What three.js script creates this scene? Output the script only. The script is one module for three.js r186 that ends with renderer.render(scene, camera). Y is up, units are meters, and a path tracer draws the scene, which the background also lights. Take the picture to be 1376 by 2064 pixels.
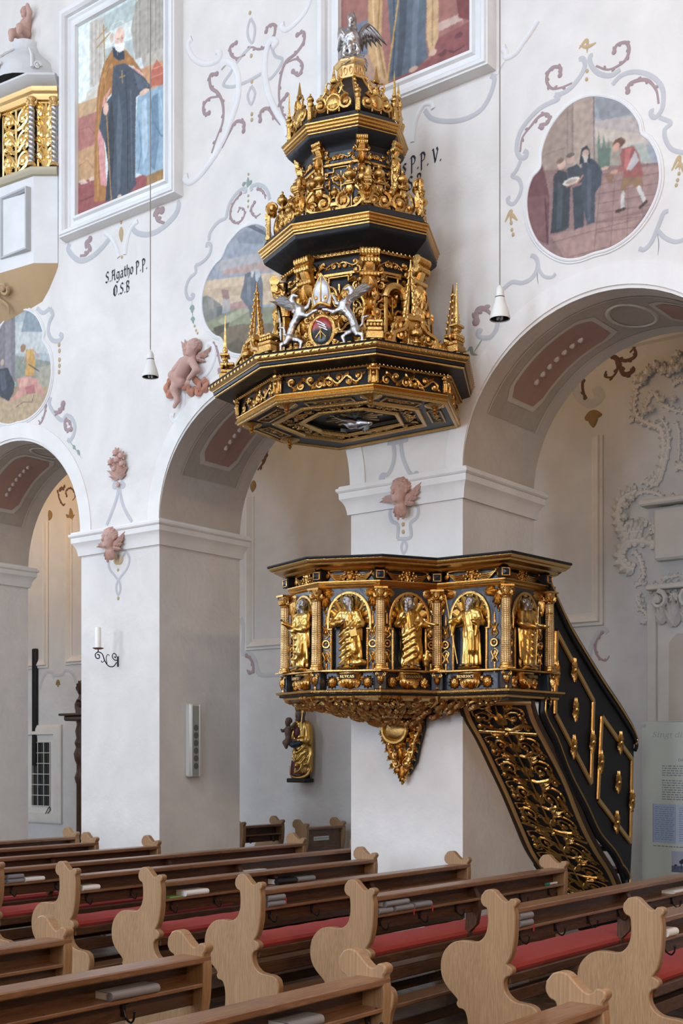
import * as THREE from 'three';
import { mergeGeometries, toCreasedNormals } from 'three/addons/utils/BufferGeometryUtils.js';
import { RectAreaLightUniformsLib } from 'three/addons/lights/RectAreaLightUniformsLib.js';
import { createNoise3D } from 'simplex-noise';

// ---------- camera, daylight, exposure ----------
const scene = new THREE.Scene();
scene.background = new THREE.Color(0x000000);
const camera = new THREE.PerspectiveCamera(2 * Math.atan(1032 / 2478) * 180 / Math.PI, 1376 / 2064, 0.05, 80);
camera.position.set(0, 1.64, 8);
camera.rotation.set(0, 0.664, 0);
camera.setViewOffset(1376, 2064, 0, -494, 1376, 2064);      // rise of a shift lens
camera.updateProjectionMatrix();
const renderer = new THREE.WebGLRenderer({ antialias: true });
renderer.toneMapping = THREE.LinearToneMapping;
renderer.toneMappingExposure = 0.92;
renderer.shadowMap.enabled = true;
RectAreaLightUniformsLib.init();
const DAY = new THREE.Color().setRGB(0.785, 0.945, 1.18);
const AISLE_WINDOW_LIGHT = 15, CLERESTORY_LIGHT = 12, CHOIR_LIGHT = 8;
// daylight standing in each window opening: [x, y, z, width, height, facing angle about y, intensity]
const BAYS = [-14.01, -10.66, -7.29, -3.94, -0.6, 2.75];
const WINDOWS = [];
for (const x of BAYS.slice(0, 5)) WINDOWS.push([x, 3.35, 10.86, 1.9, 3.3, Math.PI, AISLE_WINDOW_LIGHT]);
for (const x of BAYS) WINDOWS.push([x, 8.9, 7.42, 1.6, 2.6, Math.PI, CLERESTORY_LIGHT]);
for (const z of [1.6, 5.6]) WINDOWS.push([-21.9, 6.2, z, 1.7, 6.4, Math.PI / 2, CHOIR_LIGHT]);
for (const [x, y, z, w, h, turn, power] of WINDOWS) {
  const l = new THREE.RectAreaLight(DAY, power, w - 0.1, h - 0.1);
  l.position.set(x + (turn > 2 ? 0 : 0.03), y, z - (turn > 2 ? 0.03 : 0));
  l.rotation.y = turn > 2 ? 0 : -Math.PI / 2;              // the light leaves along local -z
  l.castShadow = true;
  scene.add(l);
}

// ---------- kit: naming, builders, ornament ----------
const taken = {};
const numbered = (n) => { const k = taken[n] = (taken[n] ?? -1) + 1; return k ? n + '_' + String(k).padStart(3, '0') : n; };
function lcg(seed) { let s = seed >>> 0; return () => { s = (s + 0x6D2B79F5) >>> 0; let t = Math.imul(s ^ (s >>> 15), 1 | s); t = (t + Math.imul(t ^ (t >>> 7), 61 | t)) ^ t; return ((t ^ (t >>> 14)) >>> 0) / 4294967296; }; }
const n3 = createNoise3D(lcg(7));
const PI = Math.PI, sin = Math.sin, cos = Math.cos, sqrt = Math.sqrt, abs = Math.abs, max = Math.max, min = Math.min, atan2 = Math.atan2;
const lerp = (a, b, t) => a + (b - a) * t, clamp = (x, a = 0, b = 1) => max(a, min(b, x)), smooth = (a, b, x) => { const t = clamp((x - a) / (b - a)); return t * t * (3 - 2 * t); };

function boxUV(g, grain = 'y') {                                           // uv in metres from the face each triangle points at, v along the grain
  const p = g.attributes.position.array, n = g.attributes.normal.array, uv = new Float32Array(p.length / 3 * 2);
  for (let t = 0; t < p.length / 9; t++) {
    let a = [0, 0, 0];
    for (let k = 0; k < 3; k++) for (let c = 0; c < 3; c++) a[c] += n[t * 9 + k * 3 + c];
    a = a.map(abs);
    const m = a[0] > a[1] && a[0] > a[2] ? 0 : a[1] > a[2] ? 1 : 2;
    for (let k = 0; k < 3; k++) {
      const i = t * 9 + k * 3, x = p[i], y = p[i + 1], z = p[i + 2];
      const q = grain === 'y' ? [m === 0 ? z : x, m === 1 ? z : y] : grain === 'z' ? [m === 0 ? y : x, m === 2 ? y : z] : [m === 2 ? y : z, m === 0 ? y : x];
      uv[t * 6 + k * 2] = q[0]; uv[t * 6 + k * 2 + 1] = q[1];
    }
  }
  g.setAttribute('uv', new THREE.BufferAttribute(uv, 2));
  return g;
}
class B {                                                     // collects shapes, then becomes one named mesh
  constructor(grain = 'y') { this.grain = grain; this.p = []; this.m = new THREE.Matrix4(); this.stack = []; this.v = new THREE.Vector3(); }
  at(x, y, z, ry = 0, s = 1, rx = 0, rz = 0) { const q = new THREE.Quaternion().setFromEuler(new THREE.Euler(rx, ry, rz, 'YXZ')); return this.push(new THREE.Matrix4().compose(new THREE.Vector3(x, y, z), q, typeof s === 'number' ? new THREE.Vector3(s, s, s) : new THREE.Vector3(...s))); }
  push(m) { this.stack.push(this.m.clone()); this.m.multiply(m); return this; }
  pop() { this.m = this.stack.pop(); return this; }
  pt(a) { this.v.set(a[0], a[1], a[2]).applyMatrix4(this.m); this.p.push(this.v.x, this.v.y, this.v.z); }
  tri(a, b, c) { this.pt(a); this.pt(b); this.pt(c); }
  quad(a, b, c, d) { this.tri(a, b, c); this.tri(a, c, d); }
  grid(rows, closeU = false) {
    for (let i = 0; i + 1 < rows.length; i++) { const r = rows[i], q = rows[i + 1], n = r.length; for (let j = 0; j < (closeU ? n : n - 1); j++) { const k = (j + 1) % n; this.quad(r[j], r[k], q[k], q[j]); } }
    return this;
  }
  fan(r, flip) { const n = r.length, c = [0, 1, 2].map((k) => r.reduce((s, a) => s + a[k], 0) / n); for (let j = 0; j < n; j++) flip ? this.tri(c, r[(j + 1) % n], r[j]) : this.tri(c, r[j], r[(j + 1) % n]); }
  geo(g, m) { const q = g.index ? g.toNonIndexed() : g, a = q.attributes.position; if (m) this.push(m); for (let i = 0; i < a.count; i++) this.pt([a.getX(i), a.getY(i), a.getZ(i)]); if (m) this.pop(); return this; }
  box(x, y, z, w, h, d) {                                     // centre and size
    const a = w / 2, b = h / 2, c = d / 2, P = (i) => [x + (i & 1 ? a : -a), y + (i & 2 ? b : -b), z + (i & 4 ? c : -c)];
    for (const [i, j, k, l] of [[4, 5, 7, 6], [1, 0, 2, 3], [5, 1, 3, 7], [0, 4, 6, 2], [6, 7, 3, 2], [0, 1, 5, 4]]) this.quad(P(i), P(j), P(k), P(l));
    return this;
  }
  bevel(x, y, z, w, h, d, e = 0.006) {                        // box with chamfered edges
    const a = w / 2, b = h / 2, c = d / 2; e = min(e, a * 0.9, b * 0.9, c * 0.9);
    const L = [[-c, e], [-c + e, 0], [c - e, 0], [c, e]], rows = [];
    const ring = (zz, i) => { const A = a - i, C = b - i; return [[x - A + (e - i > 0 ? e - i : 0), y - C, zz], [x + A - (e - i > 0 ? e - i : 0), y - C, zz], [x + A, y - C + (e - i > 0 ? e - i : 0), zz], [x + A, y + C - (e - i > 0 ? e - i : 0), zz], [x + A - (e - i > 0 ? e - i : 0), y + C, zz], [x - A + (e - i > 0 ? e - i : 0), y + C, zz], [x - A, y + C - (e - i > 0 ? e - i : 0), zz], [x - A, y - C + (e - i > 0 ? e - i : 0), zz]]; };
    for (const [zz, i] of L) rows.push(ring(z + zz, i));
    this.grid(rows, true); this.fan(rows[0], true); this.fan(rows[3]);
    return this;
  }
  lathe(prof, x = 0, y = 0, z = 0, seg = 12, a0 = 0, a1 = 2 * PI) {   // profile [radius, height]
    const rows = prof.map(([r, h]) => Array.from({ length: seg + (a1 - a0 < 6.28 ? 1 : 0) }, (_, j) => { const a = a0 + (a1 - a0) * j / seg; return [x + r * sin(a), y + h, z + r * cos(a)]; }));
    return this.grid(rows, a1 - a0 > 6.28);
  }
  ball(x, y, z, r, sx = 1, sy = 1, sz = 1, seg = 8) { const n = max(4, seg / 2 | 0), P = []; for (let i = 0; i <= n; i++) { const t = -PI / 2 + PI * i / n; P.push([cos(t) + 1e-4, sin(t)]); } this.push(new THREE.Matrix4().makeScale(r * sx, r * sy, r * sz).setPosition(x, y, z)); this.lathe(P, 0, 0, 0, seg); return this.pop(); }
  sweep(pts, rad, { seg = 6, flat = 1, up = [0, 0, 1], caps = true, closed = false } = {}) {   // tube with an oval section; up = the thin direction
    const n = pts.length, U = new THREE.Vector3(...up), t = new THREE.Vector3(), s = new THREE.Vector3(), w = new THREE.Vector3(), rows = [];
    for (let i = 0; i < n; i++) {
      const a = pts[closed ? (i - 1 + n) % n : max(0, i - 1)], b = pts[closed ? (i + 1) % n : min(n - 1, i + 1)];
      t.set(b[0] - a[0], b[1] - a[1], b[2] - a[2]).normalize(); s.crossVectors(t, U);
      if (s.lengthSq() < 1e-6) s.crossVectors(t, new THREE.Vector3(0.3, 0.9, 0.2)); s.normalize(); w.crossVectors(s, t).normalize();
      const r = typeof rad === 'function' ? rad(i / (n - 1)) : Array.isArray(rad) ? rad[i] : rad, row = [];
      for (let j = 0; j < seg; j++) { const q = 2 * PI * j / seg, c = -cos(q) * r, d = sin(q) * r * flat; row.push([pts[i][0] + s.x * c + w.x * d, pts[i][1] + s.y * c + w.y * d, pts[i][2] + s.z * c + w.z * d]); }
      rows.push(row);
    }
    if (closed) rows.push(rows[0]);
    this.grid(rows, true);
    if (caps && !closed) { this.fan(rows[0], true); this.fan(rows[n - 1]); }
    return this;
  }
  // flat outline (list of [x, y]) between z0 and z1, with optional chamfer
  slab(outline, z0, z1, ch = 0) {
    const sh = new THREE.Shape(outline.map(([x, y]) => new THREE.Vector2(x, y)));
    const g = new THREE.ExtrudeGeometry(sh, { depth: z1 - z0 - 2 * ch, bevelEnabled: ch > 0, bevelThickness: ch, bevelSize: ch, bevelOffset: -ch, bevelSegments: 1, steps: 1 });
    return this.geo(g, new THREE.Matrix4().makeTranslation(0, 0, z0 + ch));
  }
  // moulding: profile [[out, y], ...] carried along a plan line [[x, z], ...] with mitred corners, out = right of travel
  mould(plan, prof, closed = false) {
    const rows = prof.map(([o, y]) => offset(plan, o, closed).map(([x, z]) => [x, y, z]));
    for (let i = 0; i + 1 < rows.length; i++) { const r = rows[i], q = rows[i + 1], n = r.length; for (let j = 0; j < (closed ? n : n - 1); j++) { const k = (j + 1) % n; this.quad(r[j], r[k], q[k], q[j]); } }
    if (!closed) for (const e of [0, rows[0].length - 1]) { const r = rows.map((q) => q[e]); this.fan(r, e === 0); }
    return this;
  }
  geometry(crease = 0.75) {
    let g = new THREE.BufferGeometry();
    g.setAttribute('position', new THREE.BufferAttribute(new Float32Array(this.p), 3));
    g = toCreasedNormals(g, crease);
    return boxUV(g, this.grain);
  }
  mesh(name, mat, parent, crease) { const o = new THREE.Mesh(this.geometry(crease), mat); o.name = name; o.castShadow = o.receiveShadow = true; if (parent) parent.add(o); return o; }
}
function offset(plan, o, closed) {
  const n = plan.length, N = [];
  for (let i = 0; i < (closed ? n : n - 1); i++) { const a = plan[i], b = plan[(i + 1) % n], l = Math.hypot(b[0] - a[0], b[1] - a[1]); N.push([-(b[1] - a[1]) / l, (b[0] - a[0]) / l]); }
  return plan.map(([x, z], i) => {
    const p = closed ? N[(i - 1 + n) % n] : N[max(0, i - 1)], q = closed ? N[i] : N[min(N.length - 1, i)];
    const k = 1 + p[0] * q[0] + p[1] * q[1];
    return [x + o * (p[0] + q[0]) / k, z + o * (p[1] + q[1]) / k];
  });
}
function curve(p, n = 8, dim = 2) {                            // smooth line through flat list of numbers or points
  if (typeof p[0] === 'number') { const q = []; for (let i = 0; i < p.length; i += dim) q.push(p.slice(i, i + dim)); p = q; }
  if (p.length < 2) return p;
  const c = new THREE.CatmullRomCurve3(p.map((a) => new THREE.Vector3(a[0], a[1], a[2] ?? 0)), false, 'centripetal');
  return c.getPoints((p.length - 1) * n).map((v) => [v.x, v.y, v.z]);
}
const spiral = (cx, cy, r, turns, a0, dir = 1, n = 14, inner = 0.12) => Array.from({ length: n + 1 }, (_, i) => { const t = i / n, a = a0 + dir * 2 * PI * turns * t, q = r * (1 - (1 - inner) * t); return [cx + q * cos(a), cy + q * sin(a), 0]; });
// ornament, drawn in the x-y plane with z standing out
let RELIEF = 1;                                                // how far leaves stand out
function leaf(b, x, y, a, l, w, h = 0.3, curl = 0.25) {
  const c = cos(a), s = sin(a), n = 5, L = [], M = [], R = [], P = (u, v, z) => [x + u * c - v * s, y + u * s + v * c, z];
  for (let i = 0; i <= n; i++) { const t = i / n, e = w * 0.5 * sin(PI * (0.12 + 0.88 * t) ** 0.8), z = RELIEF * (h * w * sin(PI * t) + curl * w * t * t); L.push(P(t * l, e, 0.12 * z)); M.push(P(t * l, 0, z + 0.1 * w)); R.push(P(t * l, -e, 0.12 * z)); }
  b.grid([R, M, L]);
}
function acanthus(b, x, y, a, l, w, n = 5) { for (let i = 0; i < n; i++) { const k = i - (n - 1) / 2, q = 1 - abs(k) / n * 0.9; leaf(b, x, y, a + k * 1.5 / n * 0.8, l * q, w / n * 2.1, 0.45, 0.4); } }
function rosette(b, x, y, r, n = 8, core = 0.28) { for (let i = 0; i < n; i++) leaf(b, x + cos(2 * PI * i / n) * r * 0.12, y + sin(2 * PI * i / n) * r * 0.12, 2 * PI * i / n, r * 0.9, r * 0.62 * 8 / (n + 1), 0.35, 0.3); b.ball(x, y, r * 0.1, r * core, 1, 1, 0.8); }
function stem(b, pts, r0, r1 = r0 * 0.5, seg = 5) { b.sweep(pts.map((p) => [p[0], p[1], (p[2] ?? 0) + r0 * 0.6]), (t) => lerp(r0, r1, t), { seg, flat: 1 }); }
function volute(b, x, y, r, a0, dir, w = r * 0.17, turns = 1.35) { const s = spiral(x, y, r, turns, a0, dir, 14); stem(b, s, w, w * 0.7); b.ball(x, y, w, w * 1.5, 1, 1, 0.9, 6); }
function branch(b, x0, y0, x1, y1, bow, r, dir, w) {           // stem that ends in a volute, with leaves
  const mx = (x0 + x1) / 2, my = (y0 + y1) / 2, dx = x1 - x0, dy = y1 - y0, l = Math.hypot(dx, dy), a = atan2(dy, dx);
  const c = [x1 - sin(a) * r * dir * -1, y1 + cos(a) * r * dir * -1 * -1];
  const cx = x1 - sin(a) * r * dir, cy = y1 + cos(a) * r * dir, sp = spiral(cx, cy, r, 1.3, a - PI / 2 * dir, dir, 12);
  stem(b, curve([[x0, y0], [mx - sin(a) * bow * l, my + cos(a) * bow * l], ...sp.slice(0, 1)], 5).concat(sp.slice(1)), w, w * 0.6);
  b.ball(cx, cy, w, w * 1.6, 1, 1, 0.9, 6);
  leaf(b, mx - sin(a) * bow * l, my + cos(a) * bow * l, a + 0.9 * dir * -1, l * 0.45, l * 0.2); leaf(b, x1, y1, a - 0.7 * dir, r * 1.1, r * 0.55);
}
function rinceau(b, W, H, n, w = H * 0.05) {                    // running scrollwork along x, mirrored about the middle
  for (const m of [-1, 1]) {
    const st = []; const L = W / 2;
    for (let i = 0; i <= n * 8; i++) { const t = i / (n * 8); st.push([m * t * L * 0.97, H * 0.2 * sin(t * n * PI + 0.2), 0]); }
    stem(b, st, w, w * 0.7);
    for (let k = 0; k < n; k++) { const t = (k + 0.5) / n, s = k % 2 ? -1 : 1; volute(b, m * t * L, -s * H * 0.14, H * 0.27, m > 0 ? s * PI / 2 : PI - s * PI / 2, -m * s, w * 1.1, 1.3); leaf(b, m * (t - 0.3 / n) * L, s * H * 0.15, m > 0 ? s * 1.0 : PI - s * 1.0, H * 0.4, H * 0.2); leaf(b, m * (t + 0.4 / n) * L, -s * H * 0.2, m > 0 ? -s * 0.6 : PI + s * 0.6, H * 0.35, H * 0.17); }
  }
  acanthus(b, 0, -H * 0.3, PI / 2, H * 0.7, H * 0.6, 5); b.ball(0, -H * 0.25, w, w * 2);
}
function arabesque(b, W, H, rows, w = W * 0.022) {              // symmetric climbing scrollwork filling W x H from the bottom up
  const h = H / rows;
  stem(b, [[0, -H / 2, 0], [0, 0, 0], [0, H / 2, 0]], w * 1.2, w);
  for (let k = 0; k < rows; k++) {
    const y = -H / 2 + (k + 0.5) * h, q = k % 2 ? 0.8 : 1;
    for (const m of [-1, 1]) {
      const r = min(h * 0.36, W * 0.19) * q;
      volute(b, m * W * 0.26 * q, y, r, -PI / 2, m, w * 1.25, 1.4);
      stem(b, curve([[0, y - h * 0.42], [m * W * 0.1, y - h * 0.45], [m * W * 0.26 * q, y - r]], 4), w, w * 1.2);
      stem(b, curve([[m * W * 0.05, y - h * 0.2], [m * W * 0.14, y + h * 0.25], [m * W * 0.3, y + h * 0.42], [m * W * 0.44, y + h * 0.3], [m * W * 0.45, y + h * 0.08], [m * W * 0.38, y + h * 0.1]], 4), w, w * 0.7);
      leaf(b, m * W * 0.12, y + h * 0.2, m > 0 ? 0.9 : PI - 0.9, h * 0.36, h * 0.16); leaf(b, m * W * 0.34 * q, y - r * 0.9, m > 0 ? -0.2 : PI + 0.2, W * 0.15, W * 0.07); leaf(b, m * W * 0.2, y - h * 0.3, m > 0 ? -0.9 : PI + 0.9, W * 0.13, W * 0.06);
      b.ball(m * W * 0.38, y + h * 0.12, w, w * 1.8, 1, 1, 0.8, 6);
    }
    acanthus(b, 0, y - h * 0.3, PI / 2, h * 0.55, h * 0.4, 3);
  }
}
function urn(b, x, y, z, s, seg = 10) { b.lathe([[0.001, 0], [0.36, 0], [0.36, 0.1], [0.16, 0.2], [0.14, 0.3], [0.3, 0.42], [0.47, 0.62], [0.5, 0.8], [0.42, 1.0], [0.22, 1.12], [0.2, 1.18], [0.26, 1.22], [0.1, 1.34], [0.09, 1.45], [0.13, 1.52], [0.001, 1.66]].map(([r, h]) => [r * s, h * s]), x, y, z, seg); }
function obelisk(b, x, y, z, s, h) { b.grid([[-1, -1], [1, -1], [1, 1], [-1, 1]].reduce((rows, [u, v]) => { rows[0].push([x + u * s, y, z + v * s]); rows[1].push([x + u * s * 0.12, y + h, z + v * s * 0.12]); return rows; }, [[], []]).map((r) => r.reverse()), true); b.box(x, y - s * 0.5, z, s * 2.6, s, s * 2.6); }
function frame(b, w, h, t, d) { for (const [x, y, a, c] of [[0, h / 2 - t / 2, w, t], [0, -h / 2 + t / 2, w, t], [-w / 2 + t / 2, 0, t, h - 2 * t], [w / 2 - t / 2, 0, t, h - 2 * t]]) b.bevel(x, y, d / 2, a, c, d, t * 0.3); }

// things and the setting
function thing(name, label, category, [x, y, z] = [0, 0, 0], turn = 0, group) { const o = new THREE.Group(); o.name = numbered(name); o.position.set(x, y, z); o.rotation.y = turn; o.userData = { label, category }; if (group) o.userData.group = group; scene.add(o); return o; }
function tag(o, label, category, group) { o.userData = { label, category }; if (group) o.userData.group = group; o.name = numbered(o.name); scene.add(o); return o; }
function struct(b, name, mat, crease) { const o = b.mesh(name, mat, scene, crease); o.userData = { kind: 'structure' }; return o; }
function copy(o, label) { const c = o.clone(); c.name = numbered(o.name.replace(/_\d{3}$/, '')); c.userData = { ...o.userData, label }; scene.add(c); return c; }

// surfaces from distance fields (naive surface nets)
function nets(f, lo, hi, cell) {
  const n = [0, 1, 2].map((k) => Math.ceil((hi[k] - lo[k]) / cell) + 1), [nx, ny, nz] = n, F = new Float32Array(nx * ny * nz), id = (i, j, k) => (k * ny + j) * nx + i;
  for (let k = 0; k < nz; k++) for (let j = 0; j < ny; j++) for (let i = 0; i < nx; i++) F[id(i, j, k)] = f(lo[0] + i * cell, lo[1] + j * cell, lo[2] + k * cell);
  const V = new Int32Array(nx * ny * nz).fill(-1), pos = [], idx = [];
  for (let k = 0; k + 1 < nz; k++) for (let j = 0; j + 1 < ny; j++) for (let i = 0; i + 1 < nx; i++) {
    let c = 0, x = 0, y = 0, z = 0; const g = [];
    for (let q = 0; q < 8; q++) g.push(F[id(i + (q & 1), j + (q >> 1 & 1), k + (q >> 2))]);
    for (let q = 0; q < 8; q++) for (const e of [1, 2, 4]) if (!(q & e)) { const a = g[q], d = g[q | e]; if ((a < 0) !== (d < 0)) { const t = a / (a - d); x += (q & 1) + (e === 1 ? t : 0); y += (q >> 1 & 1) + (e === 2 ? t : 0); z += (q >> 2) + (e === 4 ? t : 0); c++; } }
    if (c) { V[id(i, j, k)] = pos.length / 3; pos.push(lo[0] + (i + x / c) * cell, lo[1] + (j + y / c) * cell, lo[2] + (k + z / c) * cell); }
  }
  const quad = (a, b, c, d, flip) => { if (min(a, b, c, d) < 0) return; flip ? idx.push(a, c, b, a, d, c) : idx.push(a, b, c, a, c, d); };
  for (let k = 1; k + 1 < nz; k++) for (let j = 1; j + 1 < ny; j++) for (let i = 1; i + 1 < nx; i++) {
    const a = F[id(i, j, k)] < 0;
    if (a !== F[id(i + 1, j, k)] < 0) quad(V[id(i, j - 1, k - 1)], V[id(i, j, k - 1)], V[id(i, j, k)], V[id(i, j - 1, k)], !a);
    if (a !== F[id(i, j + 1, k)] < 0) quad(V[id(i - 1, j, k - 1)], V[id(i - 1, j, k)], V[id(i, j, k)], V[id(i, j, k - 1)], !a);
    if (a !== F[id(i, j, k + 1)] < 0) quad(V[id(i - 1, j - 1, k)], V[id(i, j - 1, k)], V[id(i, j, k)], V[id(i - 1, j, k)], !a);
  }
  const g = new THREE.BufferGeometry();
  g.setAttribute('position', new THREE.BufferAttribute(new Float32Array(pos), 3)); g.setIndex(idx); g.computeVertexNormals();
  return boxUV(g.toNonIndexed());
}
const smin = (a, b, k) => { const h = max(k - abs(a - b), 0) / k; return min(a, b) - h * h * k * 0.25; };
const cap = (x, y, z, a, b, ra, rb) => { const bx = b[0] - a[0], by = b[1] - a[1], bz = b[2] - a[2], px = x - a[0], py = y - a[1], pz = z - a[2], t = clamp((px * bx + py * by + pz * bz) / (bx * bx + by * by + bz * bz + 1e-12)); return Math.hypot(px - bx * t, py - by * t, pz - bz * t) - (ra + (rb - ra) * t); };
const ell = (x, y, z, c, r) => { const a = (x - c[0]) / r[0], b = (y - c[1]) / r[1], d = (z - c[2]) / r[2], k = Math.hypot(a, b, d); return (k - 1) * min(r[0], r[1], r[2]); };
function meshOf(g, name, mat, parent) { const o = new THREE.Mesh(g, mat); o.name = name; o.castShadow = o.receiveShadow = true; if (parent) parent.add(o); return o; }

// ---------- materials ----------
function noiseTex(w, h, fn, repeat = [1, 1], colour = true) {
  const d = new Uint8Array(w * h * 4);
  for (let j = 0; j < h; j++) for (let i = 0; i < w; i++) { const c = fn(i / w, j / h), k = (j * w + i) * 4; for (let q = 0; q < 3; q++) d[k + q] = clamp(Array.isArray(c) ? c[q] : c) * 255; d[k + 3] = 255; }
  const t = new THREE.DataTexture(d, w, h); t.magFilter = THREE.LinearFilter; t.minFilter = THREE.LinearMipmapLinearFilter; t.generateMipmaps = true; t.wrapS = t.wrapT = THREE.RepeatWrapping; t.repeat.set(...repeat);
  if (colour) t.colorSpace = THREE.SRGBColorSpace; t.needsUpdate = true; return t;
}
const loop = (u, v, s, f) => { const a = 2 * PI * u, b = 2 * PI * v, r = s / 6.283; return f(cos(a) * r + s, sin(a) * r + sin(b) * r * 0.37, cos(b) * r + sin(b) * r * 0.91); };   // tiles
const fbm = (x, y, z, o = 4) => { let s = 0, a = 0.5, q = 1; for (let i = 0; i < o; i++) { s += a * n3(x * q, y * q, z * q); a *= 0.5; q *= 2.03; } return s; };
const std = (o) => new THREE.MeshStandardMaterial(o), lin = (r, g, b) => new THREE.Color().setRGB(r, g, b);
const plasterMap = noiseTex(512, 512, (u, v) => { const q = loop(u, v, 9, (x, y, z) => fbm(x, y, z, 5)), p = loop(u, v, 3, (x, y, z) => fbm(x + 7, y, z, 3)), e = 0.945 + 0.03 * q + 0.035 * p; return [e, e * 0.995, e * 0.985]; }, [0.33, 0.33]);
const plasterBump = noiseTex(512, 512, (u, v) => 0.5 + 0.5 * loop(u, v, 14, (x, y, z) => fbm(x, y, z, 5)), [0.8, 0.8], false);
const plaster = (r, g, b) => std({ color: lin(r, g, b), map: plasterMap, bumpMap: plasterBump, bumpScale: 0.0025, roughness: 0.93 });
function woodTex(dark, light, seed, lines = 26) { return noiseTex(512, 512, (u, v) => { const w = loop(u, v, 2.2, (x, y, z) => n3(x + seed, y, z)), g = fbm(u * 0 + seed + lines * cos(2 * PI * u) / 6.28, lines * sin(2 * PI * u) / 6.28, 2.2 * sin(2 * PI * v) + w * 0.6, 4), t = clamp(0.5 + 0.75 * g + 0.15 * w); return dark.map((d, i) => lerp(d, light[i], t)); }, [2.2, 0.9]); }
const woodBump = noiseTex(256, 256, (u, v) => 0.5 + 0.5 * fbm(40 * cos(2 * PI * u) / 6.28, 40 * sin(2 * PI * u) / 6.28, 1.5 * sin(2 * PI * v), 3), [1.4, 1.4], false);
const oakMap = woodTex([0.55, 0.425, 0.295], [0.65, 0.52, 0.375], 3, 40), ledgeMap = woodTex([0.42, 0.295, 0.205], [0.56, 0.415, 0.3], 11, 34), brownMap = woodTex([0.25, 0.16, 0.1], [0.38, 0.26, 0.17], 19);
const goldBump = noiseTex(256, 256, (u, v) => 0.5 + 0.5 * loop(u, v, 12, (x, y, z) => fbm(x, y, z, 3)), [9, 9], false);
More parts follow.
